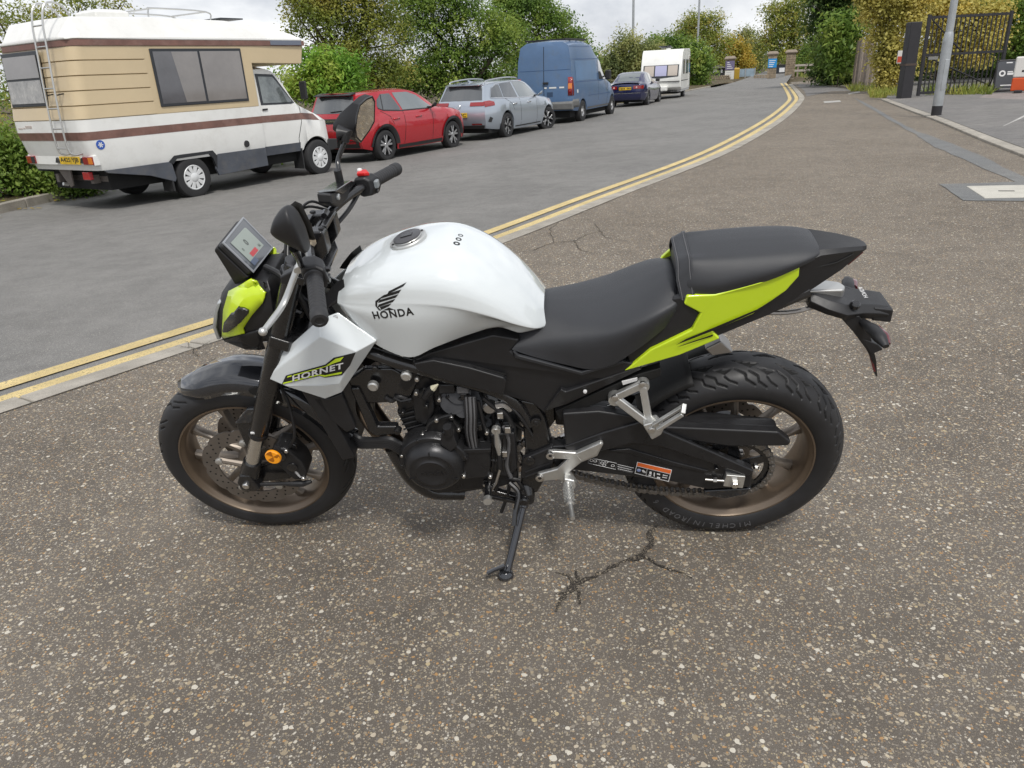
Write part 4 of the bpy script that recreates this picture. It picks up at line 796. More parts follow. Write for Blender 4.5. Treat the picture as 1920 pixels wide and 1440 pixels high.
obj('overcab_trim', boxz(1.95, 2.65, -HWM - .018, -HWM - .008, 2.235, 2.305), mat('grey_blue_trim', (.16, .18, .23), .5), MH, smooth=0)
# side window
for sg in (-1, 1):
    y0 = sg * HWM; wn = obj('side_window', box(((-.35 + 1.30) / 2, y0 + sg * .008, 1.785), (1.65, .02, .80)), p_wf, MH, smooth=0, bevel=.012)
    for x0, x1, m0 in ((-.31, .46, g_smoke), (.50, 1.26, g_cur)): obj('pane', box(((x0 + x1) / 2, y0 + sg * .019, 1.785), (x1 - x0, .006, .72)), m0, wn, smooth=0)
    obj('curtain', prism([(.10, y0 + sg * .0225, 1.43), (.455, y0 + sg * .0225, 1.43), (.455, y0 + sg * .0225, 2.14), (.0, y0 + sg * .0225, 2.14)], (0, sg * .0005, 0)), g_cur, wn, smooth=0)
    if sg < 0: obj('headrest_shape', prism([(.02, y0 - .0222, 1.43), (.06, y0 - .0222, 1.70), (.12, y0 - .0222, 1.80), (.18, y0 - .0222, 1.80), (.20, y0 - .0222, 1.60), (.09, y0 - .0222, 1.43)], (0, -.0006, 0)), g_smoke, wn, smooth=0)
    obj('window_stay', boxz(.47, .49, y0 + sg * .016 - .004, y0 + sg * .016 + .004, 1.42, 2.15), p_wf, wn, smooth=0)
# rear window
rw_ = obj('rear_window', box((-1.578, .27, 1.845), (.03, .98, .72), ax=((1, 0, -.06), (0, 1, 0), (.06, 0, 1))), p_wf, MH, smooth=0, bevel=.012)
for z0, z1, m0 in ((1.86, 2.15, g_cur), (1.53, 1.83, mat('reflecting_window', (.30, .29, .27), .12, coat=1, var=.5, vscale=9))): obj('pane', box((-1.594 - ((1.99 - (z0 + z1) / 2) * .06), .27, (z0 + z1) / 2), (.008, .88, z1 - z0), ax=((1, 0, -.06), (0, 1, 0), (.06, 0, 1))), m0, rw_, smooth=0)
# skirts with wheel arches
for sg in (-1, 1):
    y = sg * (HWM - .015)
    for q in ([(-1.44, .60), (-.36, .60), (-.33, .35), (-.36, .30), (-.75, .44), (-1.40, .56)], [(.50, .62), (1.50, .62), (1.50, .32), (.46, .29), (.42, .40)]): obj('skirt', prism([(x, y, z) for x, z in q], (0, -sg * .04, 0)), p_skt, MH, smooth=0, bevel=.006)
    obj('wheel_arch', prism([(-.40, y + sg * .006, .60), (-.30, y + sg * .006, .68), (.40, y + sg * .006, .70), (.48, y + sg * .006, .60), (.44, y + sg * .006, .40), (.40, y + sg * .006, .56), (.33, y + sg * .006, .64), (-.26, y + sg * .006, .63), (-.34, y + sg * .006, .56)], (0, -sg * .05, 0)), mat('arch_black', (.02, .022, .025), .6), MH, smooth=0)
    obj('arch_void', boxz(-.36, .44, min(sg * .69, sg * .3), max(sg * .69, sg * .3), .30, .60), g_liner, MH, smooth=0)
    obj('mud_flap', boxz(-.42, -.39, min(sg * .91, sg * .66), max(sg * .91, sg * .66), .16, .56), g_trim, MH, smooth=0)
    for x in (0, 2.77): car_wheel(MH, x, sg * .80, .315, sg, 'cap', rimr=.60, wid=.19)
underbody(MH, -1.3, 2.9, .72, .30, .60)
obj('vent', lathe([(0, .012), (.05, .012), (.055, 0)], (1.10, -HWM - .002, .72), (0, -1, 0), 24), g_trim, MH)
# cab
CL = [[(1.48, .84, .50), (2.3, .84, .48), (2.77, .84, .48), (3.1, .80, .50), (3.22, .66, .52)], [(1.48, .86, .62), (2.3, .865, .62), (2.77, .865, .64), (3.1, .82, .62), (3.24, .68, .62)], [(1.48, .87, .98), (2.3, .87, .98), (2.8, .855, .97), (3.1, .80, .95), (3.22, .66, .94)],
      [(1.48, .86, 1.28), (2.0, .86, 1.27), (2.45, .83, 1.24), (2.8, .78, 1.12), (3.08, .70, 1.02), (3.2, .58, .97)], [(1.48, .80, 1.86), (1.9, .79, 1.86), (2.15, .77, 1.72), (2.45, .74, 1.34), (2.7, .68, 1.18), (3.0, .6, 1.06), (3.18, .48, .99)], [(1.48, .5, 1.93), (1.9, .5, 1.92), (2.15, .5, 1.76), (2.45, .48, 1.37), (2.7, .44, 1.2), (3.0, .4, 1.08), (3.16, .3, 1.0)], [(1.48, 0, 1.94), (1.9, 0, 1.93), (2.15, 0, 1.78), (2.45, 0, 1.40), (2.7, 0, 1.21), (3.0, 0, 1.09), (3.15, 0, 1.01)]]
S_ = Shell(CL, [(2.77, .385, .30)], 70, .0, .06); cab = obj('cab', S_.body(), p_wht, MH, smooth=35)
for sg in (-1, 1):
    obj('cab_stripe', ribbon([(1.48, 1.075), (2.5, 1.065), (3.16, 1.02 - .02)], .11, sd(.004, sg)), p_brn, cab); obj('cab_window', patch([(1.60, 1.30), (2.30, 1.285), (2.42, 1.30), (2.10, 1.70), (2.02, 1.78), (1.62, 1.80)], sd(.004, sg)), p_wf, cab)
    obj('door_glass', patch([(1.65, 1.33), (2.28, 1.315), (2.34, 1.33), (2.06, 1.67), (1.99, 1.74), (1.67, 1.755)], sd(.010, sg)), mat('cab_glass', (.16, .18, .18), .05, coat=1, var=.5, vscale=4), cab)
    for q in ([(1.53, 1.84), (1.53, .50)], [(2.5, 1.26), (2.46, .98), (2.34, .70), (2.33, .50)]): obj('door_gap', ribbon(q, .012, sd(.003, sg)), g_gap, cab)
    obj('cab_skirt', ribbon([(1.5, .55), (2.36, .55)], .15, sd(.005, sg)), p_skt, cab); obj('door_handle', ribbon([(1.60, 1.225), (1.72, 1.23)], .03, sd(.015, sg)), g_trim, cab)
    obj('arch_void', boxz(2.44, 3.10, min(sg * .69, sg * .4), max(sg * .69, sg * .4), .30, .66), g_liner, cab, smooth=0); obj('door_mirror', box((2.44, sg * 1.05, 1.50), (.05, .16, .30)), g_trim, MH, bevel=.03); obj('mirror_arm', tube([(2.42, sg * .84, 1.34), (2.45, sg * .98, 1.28), (2.45, sg * 1.05, 1.36)], .011, 8), g_trim, MH)
    obj('front_mud_flap', boxz(2.36, 2.39, min(sg * .86, sg * .62), max(sg * .86, sg * .62), .16, .52), g_trim, MH, smooth=0)
obj('windscreen', patch([(1.98, -.62), (2.42, -.64), (2.42, .64), (1.98, .62)], lambda x, y: S_.at_top(x, y, .005), 3), g_glass, cab); obj('front_bumper', loft([[(x, y, z) for x, z in ((3.05, .40), (3.32, .42), (3.34, .60), (3.10, .62))] for y in (-.84, -.6, .6, .84)]), g_trim, MH, bevel=.02)
# rear lamps, plate, ladder, roof fittings, tow bar
bx = lambda z: XR(z)
rp = obj('lamp_panel', boxz(-1.545, -1.46, -.89, .86, .675, .815), p_wht, MH, smooth=0, bevel=.01)
for y0, m0 in ((-.87, g_amber), (.64, g_red)):
    l_ = obj('rear_lamp', boxz(-1.575, -1.52, y0, y0 + .22, .69, .80), g_red, MH, smooth=0, bevel=.008)
    obj('lamp_amber' if y0 < 0 else 'lamp_dark', boxz(-1.578, -1.56, y0 + (0 if y0 < 0 else .0), y0 + .08, .70, .79), g_amber if y0 < 0 else g_trim, l_, smooth=0)
plate_text(MH, 'A425 YJB', .52, .11, (-1.56, -.30, .745), (0, -1, 0), (0, 0, 1), (-1, 0, 0))
for y in (-.62, .02): obj('plate_lamp', prism([(-1.575, y - .05, .71), (-1.575, y + .05, .71), (-1.575, y, .785)], (.03, 0, 0)), g_trim, MH, smooth=0)
lad = empty('ladder'); lad.parent = MH
for y in (-.62, -.36):
    obj('ladder_rail', tube(spline([(-1.50, y - .05, .86), (-1.66, y - .03, .84), (-1.72, y, .95), (-1.70, y, 1.5), (-1.64, y, 2.2), (-1.60, y, 2.55), (-1.52, y, 2.74), (-1.36, y, 2.76), (-1.24, y, 2.66), (-1.22, y, 2.52)], 6), .014, 10), p_alt, lad)
for k in range(7): z = .93 + k * .26; obj('ladder_rung', cyl((interp(z, [.95, 1.5, 2.2, 2.55], [-1.72, -1.70, -1.64, -1.60]), -.62, z), (interp(z, [.95, 1.5, 2.2, 2.55], [-1.72, -1.70, -1.64, -1.60]), -.36, z), .011, 8), p_alt, lad)
for y in (-.62, -.36): obj('ladder_bracket', cyl((-1.69, y, 1.62), (-1.56, y - .0, 1.64), .009, 8), g_trim, lad)
badge = obj('round_badge', lathe([(0, .003), (.062, .003), (.064, -.002)], (-1.42, -HWM - .0015, .95), (0, -1, 0), 28), mat('badge_blue', (.03, .10, .42), .4), MH); obj('badge_star', join(*[box((-1.42, -HWM - .0055, .95), (.075, .002, .014), ax=((cos(a), 0, sin(a)), (0, 1, 0), (-sin(a), 0, cos(a)))) for a in (0, pi / 3, 2 * pi / 3)]), m_wht if 'm_wht' in globals() else mat('label_white', (.75, .75, .75), .5), badge, smooth=0)
for y0, y1, z in ((.74, .62, 1.185), (.60, .545, 1.19), (.53, .36, 1.195), (.53, .36, 1.215)): obj('faded_lettering', boxz(XR(1.2) - .005, XR(1.2) + .01, y1, y0, z, z + .016), mat('faded_lettering', (.52, .45, .41), .6), MH, smooth=0)
obj('roof_vent', loft([[(x * .26 - .35, y * .26 + .0, 2.61) for x, y in ((-1, -1), (1, -1), (1, 1), (-1, 1))], [(x * .27 - .35, y * .27, 2.72) for x, y in ((-1, -1), (1, -1), (1, 1), (-1, 1))], [(x * .2 - .35, y * .2, 2.755) for x, y in ((-1, -1), (1, -1), (1, 1), (-1, 1))]]), p_wht, MH, bevel=.02)
obj('roof_rail', join(*[tube(spline([(.1, y, 2.65), (.12, y, 2.75), (.2, y, 2.77), (1.15, y, 2.75), (1.22, y, 2.63)], 4), .012, 8) for y in (-.45, .45)], cyl((.2, -.45, 2.77), (.2, .45, 2.77), .012, 8), cyl((1.15, -.45, 2.75), (1.15, .45, 2.75), .012, 8)), p_alt, MH); obj('awning_strip', boxz(1.3, 1.75, -.6, .6, 2.64, 2.66), mat('dark_solar', (.03, .035, .04), .3), MH, smooth=0)
obj('tow_bracket', prism([(-1.42, .35, .60), (-1.42, .02, .60), (-1.40, .08, .36), (-1.40, .16, .33)], (.02, 0, 0)), mat('rusty_grey', (.16, .14, .125), .7, var=.3), MH, smooth=0); obj('tow_ball', cyl((-1.45, .12, .38), (-1.52, .12, .40), .025, 10), p_alt, MH)
obj('fog_lamp', boxz(-1.46, -1.40, -.52, -.34, .46, .57), mat('bright_red_lens', (.6, .02, .03), .2, coat=1), MH, smooth=0, bevel=.01); obj('chassis_rail', join(boxz(-1.4, 2.4, -.5, -.42, .40, .52), boxz(-1.4, 2.4, .42, .5, .40, .52), boxz(-1.30, -1.22, -.7, .7, .42, .50)), mat('rusty_grey'), MH, smooth=0); obj('rear_tank', boxz(-.95, -.5, -.45, .1, .26, .44), g_liner, MH, smooth=0, bevel=.04)
# ---- touring caravan
cv_r = gz(1283, 184, ROAD_Z); cvd = np.array([sin(radians(20)), cos(radians(20)), 0]); cvl = np.array([-cvd[1], cvd[0], 0]); cvo = cv_r + cvl * .98
CVS = .93
CV = empty('caravan', label='white touring caravan with a wide front window parked at the end of the row', cat='caravan', matrix=Matrix(((cvd[0] * CVS, cvl[0] * CVS, 0, cvo[0]), (cvd[1] * CVS, cvl[1] * CVS, 0, cvo[1]), (0, 0, CVS, ROAD_Z), (0, 0, 0, 1))))
prof = [(-1.55, .50), (-1.75, .62), (-1.82, .95), (-1.74, 1.35), (-1.52, 1.85), (-1.25, 2.30), (-1.0, 2.46), (1.6, 2.50), (1.9, 2.40), (2.05, 2.0), (2.05, .5)]
obj('shell', loft([[(x, y, z) for x, z in [(p[0] + d, p[1]) for p in prof]] for y, d in ((-1.06, .03), (-1.03, 0), (1.03, 0), (1.06, .03))]), p_wht, CV, smooth=30, bevel=.03)
fwn = obj('front_window', loft([[(interp(z, [.95, 1.35, 1.85], [-1.825, -1.745, -1.525]) - .012, y, z) for z in np.linspace(1.16 - .08 * (1 - abs(y)), 1.72, 5)] for y in np.linspace(-.92, .92, 7)], cap=False, closed=False), p_wf, CV)
for y0, y1, m0 in ((-.86, -.36, mat('cream_curtain', (.50, .44, .38), .3, coat=.6)), (-.30, .30, mat('lilac_curtain', (.42, .42, .60), .3, coat=.6)), (.36, .86, mat('cream_curtain'))): obj('pane', loft([[(interp(z, [.95, 1.35, 1.85], [-1.825, -1.745, -1.525]) - .020, y, z) for z in np.linspace(1.19, 1.69, 5)] for y in (y0, y1)], cap=False, closed=False), m0, fwn)
for x0, x1, z0, z1 in ((-1.05, -.40, 1.25, 1.95), (.2, 1.2, 1.25, 1.95), (1.35, 1.9, .60, 2.15)): w_ = obj('side_window' if z0 > 1 else 'door', boxz(x0, x1, -1.075, -1.055, z0, z1), p_wf if z0 > 1 else p_wht, CV, smooth=0, bevel=.01); obj('pane', boxz(x0 + .04, x1 - .04, -1.082, -1.074, max(z0, 1.25) + .04, z1 - .04), g_smoke, w_, smooth=0)
obj('waist_line', boxz(-1.70, 2.0, -1.068, -1.06, .92, .95), g_trim, CV, smooth=0); obj('waist_line', boxz(-1.845, -1.80, -1.0, 1.0, .90, .93), g_trim, CV, smooth=0); obj('skirt', boxz(-1.5, 2.0, -1.05, 1.05, .40, .52), mat('pale_grey_skirt', (.45, .45, .45), .5), CV, smooth=0)
for s in (-1, 1): car_wheel(CV, .1, s * .95, .31, s, 'steel', wid=.18)
obj('drawbar', join(tube([(-1.6, .5, .45), (-2.7, .05, .42)], .04, 8), tube([(-1.6, -.5, .45), (-2.7, -.05, .42)], .04, 8), cyl((-2.6, 0, .42), (-2.6, 0, .12), .03, 8)), g_trim, CV); obj('drawbar_cover', boxz(-2.2, -1.7, -.4, .4, .45, .7), p_wht, CV, bevel=.06); obj('roof_vent', cyl((.9, .0, 2.5), (.9, 0, 2.66), .12, 16), p_wht, CV); obj('solar_panel', box((-.1, 0, 2.60), (1.1, .6, .03), ax=((1, 0, -.08), (0, 1, 0), (.08, 0, 1))), mat('dark_solar'), CV, smooth=0)
underbody(CV, -1.5, 1.9, .85, .3, .5)
# ------------------------------------------------------------------ street furniture and far end of the street
m_galv = mat('galvanised_steel', (.42, .44, .45), .42, metal=.55, var=.12, vscale=5, dirt=((.30, .31, .30), .5, 4)); m_blkp = mat('black_paint_old', (.022, .021, .024), .55, var=.2, vscale=6)
def lamp(base, label, r0, r1, zs, H, grp, band=True):
    root = empty('lamp_post', tuple(base), label=label, cat='lamp post', group=grp)
    obj('column_base', lathe([(r0, -.1), (r0, zs), (r0 * .98, zs + .04), (r1 * 1.25, zs + .10), (r1 * 1.15, zs + .16), (r1, zs + .2)], (0, 0, 0), (0, 0, 1), 28), m_galv, root)
    obj('column', lathe([(r1, zs + .15), (r1 * .8, H * .7), (r1 * .62, H), (0, H)], (0, 0, 0), (0, 0, 1), 24), m_galv, root)
    if band: obj('base_band', lathe([(r0 * 1.02, -.1), (r0 * 1.02, .19), (r0, .19)], (0, 0, 0), (0, 0, 1), 28), m_blkp, root)
    obj('door_panel', boxz(-r0 * .45, r0 * .45, -r0 * 1.03, -r0 * .6, .5, 1.1), m_galv, root, bevel=.01)
    arm = obj('arm', tube(spline([(0, 0, H - .05), (-.2, 0, H + .2), (-.8, 0, H + .3)], 5), r1 * .5, 10), m_galv, root); obj('lantern', loft([[(-.75, -.12, H + .26), (-.75, .12, H + .26), (-.75, .10, H + .36), (-.75, -.10, H + .36)], [(-1.35, -.10, H + .27), (-1.35, .10, H + .27), (-1.35, .06, H + .33), (-1.35, -.06, H + .33)]]), m_galv, root, bevel=.02)
    return root
lpb = drive_pt(1755, 216); lamp(lpb, 'galvanised lamp post with black foot standing on the drive at the right', .100, .072, 1.42, 7.6, 'street lamp posts')
for px, py, D, lb in ((1186, 150, 52, 'tall grey lamp post rising behind the blue van'), (1306, 130, 64, 'tall pale lamp post beyond the caravan')):
    b = at_d(px, py, D); lamp((b[0], b[1], -.15), lb, .11, .085, 1.2, 9.0, 'street lamp posts', band=False)
# black gate post and barred gate
gp = drive_pt(1694, 184); gpr = empty('gate_post', tuple(gp), label='thick old black timber gate post beside the yellow ivy', cat='gate post')
up_px = at_d(1706, 42, math.hypot(gp[0], gp[1])); gh = up_px[2] - gp[2]
gl_ = drive_pt(1722, 181); gr_ = drive_pt(1868, 171); gd_ = (gr_ - gl_); gd_[2] = 0; gw = np.linalg.norm(gd_); gd_ /= gw; gz0 = gl_[2]
obj('post', prism([(x, y, -.2) for x, y in ((-.16, -.16), (.16, -.17), (.17, .16), (-.15, .17))], (.0, 0, gh + .2)), m_blkp, gpr, smooth=0, bevel=.02); obj('post_strap', box((.0, 0, gh * .45), (.35, .35, .06)), mat('rusty_iron', (.07, .05, .04), .7), gpr, smooth=0)
gth = at_d(1738, 30, math.hypot(gl_[0], gl_[1]))[2] - gz0
gate = empty('barred_gate', tuple(gl_), label='tall black barred steel gate standing in front of the ivy', cat='gate', matrix=Matrix(((gd_[0], -gd_[1], 0, gl_[0]), (gd_[1], gd_[0], 0, gl_[1]), (0, 0, 1, gz0), (0, 0, 0, 1))))
nb = 19
for k in range(nb): obj('bar', boxz(k * gw / (nb - 1) - .014, k * gw / (nb - 1) + .014, -.014, .014, .06, gth), m_blkp, gate, smooth=0)
for z in (.10, gth * .52, gth - .05): obj('rail', boxz(-.04, gw + .04, -.03, .03, z - .035, z + .035), m_blkp, gate, smooth=0)
for x in (-.02, gw + .02): obj('stile', boxz(x - .04, x + .04, -.04, .04, .02, gth + .03), m_blkp, gate, smooth=0)
obj('brace', tube([(.05, -.02, gth * .5), (gw - .05, -.02, .12)], .022, 6), m_blkp, gate); obj('brace', tube([(.05, -.02, gth - .1), (gw * .45, -.02, gth * .55)], .022, 6), m_blkp, gate); obj('lock_plate', boxz(.1, .4, -.05, -.035, gth * .46, gth * .5), mat('grey_plate', (.2, .2, .19), .6), gate, smooth=0)
sgn = at_d(1689, 107, 27.5); sg_ = obj('small_sign', box((0, 0, 0), (.22, .02, .36)), mat('sign_white', (.7, .68, .64), .5), None, smooth=0, bevel=.01); sg_.location = tuple(sgn); tag(sg_, 'small red and white notice hung in the yellow ivy', 'sign'); obj('sign_red_band', boxz(-.1, .1, -.013, -.0105, -.15, .02), mat('sign_red', (.55, .08, .04), .5), sg_, smooth=0)
# advertising board and plastic barrier
ab = drive_pt(1883, 172); vd = ab[:2] / np.linalg.norm(ab[:2]); ax_ = np.array([vd[1], -vd[0], 0]); ax_ = ax_ * cos(.25) + np.array([vd[0], vd[1], 0]) * sin(.25)
A = empty('pavement_board', label='grey pavement board with a white ring logo beside the gate', cat='sign board', matrix=Matrix(((ax_[0], -ax_[1], 0, ab[0]), (ax_[1], ax_[0], 0, ab[1]), (0, 0, 1, ab[2]), (0, 0, 0, 1))))
hA = at_d(1886, 114, math.hypot(ab[0], ab[1]))[2] - ab[2]; wA = .62; tl_ = .16
def lean(p): return (p[0], p[1] + p[2] * tl_ - .1, p[2])
obj('panel', xf(boxz(-wA / 2, wA / 2, -.012, .012, .10, hA), lean), mat('slate_grey_panel', (.075, .08, .09), .4), A, smooth=0, bevel=.03, seg=3); obj('frame', join(*[xf(tube([(x, 0, 0), (x, 0, hA - .06), (x * .85, 0, hA + .01)], .022, 8), lean) for x in (-wA / 2, wA / 2)], xf(tube([(-wA * .43, 0, hA + .01), (wA * .43, 0, hA + .01)], .022, 8), lean), tube([(wA / 2, hA * tl_ - .1, hA * .9), (wA / 2, .55, 0)], .02, 8), tube([(-wA / 2, hA * tl_ - .1, hA * .9), (-wA / 2, .55, 0)], .02, 8), boxz(-wA / 2, wA / 2, -.2, .5, 0, .05)), m_blkp, A)
mw = mat('print_white', (.75, .75, .75), .5); obj('logo_ring', xf(lathe([(.085, .015), (.045, .015)], (-.15, 0, hA * .60), (0, -1, 0), 20), lean), mw, A, smooth=0)
for x0, x1, z in ((-.02, .12, hA * .63), (-.02, .20, hA * .58), (-.02, .16, hA * .545), (-.08, .08, hA * .92), (-.16, .16, hA * .20)): obj('printed_line', xf(boxz(x0, x1, -.0155, -.0145, z, z + .028), lean), mw, A, smooth=0)
bb = drive_pt(1922, 174); vd2 = bb[:2] / np.linalg.norm(bb[:2]); BAR = empty('traffic_barrier', label='orange and white plastic traffic barrier at the right edge', cat='barrier', matrix=Matrix(((vd2[1], vd2[0], 0, bb[0] + .15), (-vd2[0], vd2[1], 0, bb[1]), (0, 0, 1, bb[2]), (0, 0, 0, 1))))
m_or = mat('orange_plastic', (.62, .09, .02), .45); m_pw = mat('white_plastic', (.72, .70, .66), .4); hB = at_d(1915, 106, math.hypot(bb[0], bb[1]))[2] - bb[2]
obj('lower_panel', boxz(-.5, 1.0, -.05, .05, .05, hB * .42), m_or, BAR, bevel=.03); obj('upper_panel', boxz(-.5, 1.0, -.045, .045, hB * .42, hB), m_pw, BAR, bevel=.05, seg=3); obj('marking', boxz(-.2, .02, -.052, -.046, hB * .62, hB * .86), m_or, BAR, smooth=0, bevel=.002); obj('marking', boxz(-.3, .12, -.053, -.047, hB * .58, hB * .63), m_blkp, BAR, smooth=0)
for x in (-.3, .8): obj('foot', boxz(x - .1, x + .1, -.3, .3, 0, .08), m_blkp, BAR, bevel=.02)
# old board fence and stone stub wall beside the evergreen
fb = [gz(x, y, .0) for x, y in ((1597, 163), (1632, 168))]; fd = fb[1] - fb[0]; fL = np.linalg.norm(fd); fd /= fL; m_board = mat('weathered_boards', (.30, .24, .19), .85, var=.3, vscale=7, bump=.5, bscale=60)
fh = at_d(1612, 74, math.hypot(*fb[0][:2]))[2]; FE = empty('board_fence', tuple(fb[0]), label='old weathered vertical board fence beside the yellow ivy', cat='fence'); nbo = 7
for k in range(nbo):
    c = fd * (k + .5) * fL / nbo; hh = fh * random.uniform(.93, 1.02); obj('board', box((c[0], c[1] + random.uniform(-.02, .02), hh / 2), (fL / nbo * .86, .03, hh), ax=(fd, np.cross((0, 0, 1), fd), (random.uniform(-.02, .02), 0, 1))), (m_board, mat('grey_boards', (.22, .18, .15), .9, var=.3, vscale=7), mat('pale_boards', (.40, .33, .27), .85, var=.3, vscale=7))[k % 3], FE, smooth=0, bevel=.004)
m_stone = mat('rubble_stone', (.27, .215, .15), .85, var=.35, vscale=4, bump=.6, bscale=20)
def stone_pillar(base, w, h, label, cap=True, grp='stone pillars at the end of the street'):
    P = empty('stone_pillar', tuple(base), label=label, cat='pillar', group=grp); obj('core', boxz(-w / 2 + .02, w / 2 - .02, -w / 2 + .02, w / 2 - .02, -.2, h), mat('mortar', (.30, .26, .2), .9), P, smooth=0)
    z = 0.; rr2 = random.Random(int(h * 100 + w * 77))
    while z < h - .05:
        ch = min(rr2.uniform(.16, .26), h - z); x = -w / 2
        while x < w / 2 - .03:
            sw_ = min(rr2.uniform(.18, .36), w / 2 - x); pr = rr2.uniform(.0, .03)
            for sy in (-1, 1): obj('stone', boxz(x + .008, x + sw_ - .008, min(sy * (w / 2 - .06), sy * (w / 2 + pr)), max(sy * (w / 2 - .06), sy * (w / 2 + pr)), z + .008, z + ch - .008), m_stone, P, smooth=0, bevel=.015)
            x += sw_
        z += ch
    if cap: obj('cap', loft([[(x * w * .62, y * w * .62, h) for x, y in ((-1, -1), (1, -1), (1, 1), (-1, 1))], [(x * w * .66, y * w * .66, h + .10) for x, y in ((-1, -1), (1, -1), (1, 1), (-1, 1))], [(x * w * .45, y * w * .45, h + .30) for x, y in ((-1, -1), (1, -1), (1, 1), (-1, 1))]]), mat('cap_stone', (.26, .215, .17), .85, var=.2, vscale=4), P, bevel=.02)
    return P
def hgt(px, py, b): return at_d(px, py, math.hypot(b[0], b[1]))[2] - b[2]
pill = []
for (bx_, by_, ty, wpx, lb) in ((1367, 151, 112, 15, 'stone gate pillar carrying a purple and white notice'), (1446, 147, 103, 14, 'stone gate pillar carrying a blue sign'), (1480, 144.5, 100, 15, 'bare stone gate pillar right of the blue signed pillar')):
    b = gz(bx_, by_, -.27); D = math.hypot(b[0], b[1]); w = wpx * np.linalg.norm(b) / FPX; h = hgt(bx_, ty, b); pill.append((stone_pillar(b, w, h, lb), w, h, b))
vdir = lambda b: math.atan2(b[0], b[1])
for P, w, h, b in pill: P.rotation_euler = (0, 0, -vdir(b))
P, w, h, b = pill[0]
def wall_sign(P, w, z0, z1, m, label, band=None, lines=None):
    s_ = empty('notice', label=label, cat='sign', matrix=P.matrix_basis.copy()); obj('sheet', boxz(-w * .48, w * .48, -w / 2 - .06, -w / 2 - .035, z0, z1), m, s_, smooth=0); return s_
n0 = wall_sign(P, w, h * .06, h * .48, mat('notice_white', (.66, .66, .62), .5), 'white notice sheet low on the left stone pillar'); n1 = wall_sign(P, w, h * .52, h * .94, mat('notice_purple', (.16, .14, .24), .5), 'dark purple notice with pale lettering on the left stone pillar')
for k in range(4): obj('printed_line', boxz(-w * .3, w * .3 - .1 * k, -w / 2 - .064, -w / 2 - .061, h * (.58 + .09 * k), h * (.61 + .09 * k)), mw, n1, smooth=0); obj('printed_line', boxz(-w * .35, w * .2, -w / 2 - .064, -w / 2 - .061, h * (.12 + .09 * k), h * (.135 + .09 * k)), mat('print_grey', (.3, .3, .32), .5), n0, smooth=0)
P, w, h, b = pill[1]; n2 = wall_sign(P, w, h * .46, h * .84, mat('notice_blue', (.02, .27, .62), .45), 'bright blue sign with white printing on a stone pillar')
for k in range(4): obj('printed_line', boxz(-w * .38, w * (.1 + .08 * k), -w / 2 - .064, -w / 2 - .061, h * (.50 + .08 * k), h * (.53 + .08 * k)), mw, n2, smooth=0)
# gate leaf between the pillars, low walls, kiosk, panel gate
gb = gz(1463, 143, -.27); ww_ = 20 * np.linalg.norm(gb) / FPX; hh = hgt(1463, 121, gb); G_ = empty('park_gate', tuple(gb), -vdir(gb), label='dark park gate with a white notice between two stone pillars', cat='gate')
for k in range(9): obj('bar', boxz(-ww_ / 2 + k * ww_ / 8 - .03, -ww_ / 2 + k * ww_ / 8 + .03, -.03, .03, .25, hh), m_blkp, G_, smooth=0)
for z in (.3, hh * .95): obj('rail', boxz(-ww_ / 2, ww_ / 2, -.04, .04, z - .05, z + .05), m_blkp, G_, smooth=0)
obj('board', boxz(-ww_ * .5, ww_ * .5, -.01, .02, .3, hh * .9), mat('dark_teal_board', (.03, .045, .06), .6), G_, smooth=0); obj('notice', boxz(-ww_ * .12, ww_ * .30, -.06, -.045, hh * .35, hh * .72), mw, G_, smooth=0)
def block(name, px, py, wpx, tpy, dep, m, label, cat, z=-.27):
    b = gz(px, py, z); w = wpx * np.linalg.norm(b) / FPX; h = hgt(px, tpy, b); r = empty(name, tuple(b), -vdir(b), label=label, cat=cat); return r, w, h
r, w, h = block('stone_wall', 1350, 152, 30, 141, .5, m_stone, 'low stone wall left of the notice pillar', 'wall')
for k in range(8):
    for q in range(3): obj('stone', boxz(-w / 2 + k * w / 8 + .02 + (q % 2) * .1, -w / 2 + (k + 1) * w / 8 - .01 + (q % 2) * .1, -.25, .25, q * h / 3 - (.2 if q == 0 else 0), (q + 1) * h / 3 - .02), m_stone, r, smooth=0, bevel=.03)
r, w, h = block('stone_wall', 1428, 146, 26, 140, .5, m_stone, 'low stone wall left of the blue signed pillar', 'wall')
for k in range(6):
    for q in range(2): obj('stone', boxz(-w / 2 + k * w / 6 + .02, -w / 2 + (k + 1) * w / 6 - .01, -.25, .25, q * h / 2 - (.2 if q == 0 else 0), (q + 1) * h / 2 - .02), m_stone, r, smooth=0, bevel=.03)
r, w, h = block('kiosk', 1346, 143, 22, 122, 2, m_blkp, 'dark wooden notice shelter beside the left pillar', 'shelter', -.1); obj('wall', boxz(-w / 2, w / 2, .3, 1.8, 0, h * .75), m_blkp, r, smooth=0); obj('roof', prism([(-w * .6, 0, h * .72), (w * .6, 0, h * .72), (0, 0, h)], (0, 2.0, 0)), mat('grey_shingle', (.16, .15, .14), .8), r, smooth=0); obj('poster', boxz(-w * .38, -w * .1, .27, .29, h * .35, h * .62), mw, r, smooth=0); obj('poster', boxz(w * .2, w * .32, .27, .29, h * .3, h * .58), mw, r, smooth=0)
r, w, h = block('panel_gate', 1397, 146, 30, 129, .2, m_galv, 'pale blue sheet gate across the park entrance', 'gate'); obj('sheet', boxz(-w / 2, w / 2, -.02, .02, .12, h), mat('pale_blue_sheet', (.26, .34, .40), .5, var=.3, vscale=1.5), r, smooth=0)
for x in (-w / 2, 0, w / 2): obj('frame_bar', boxz(x - .05, x + .05, -.06, .04, 0, h + .05), m_galv, r, smooth=0)
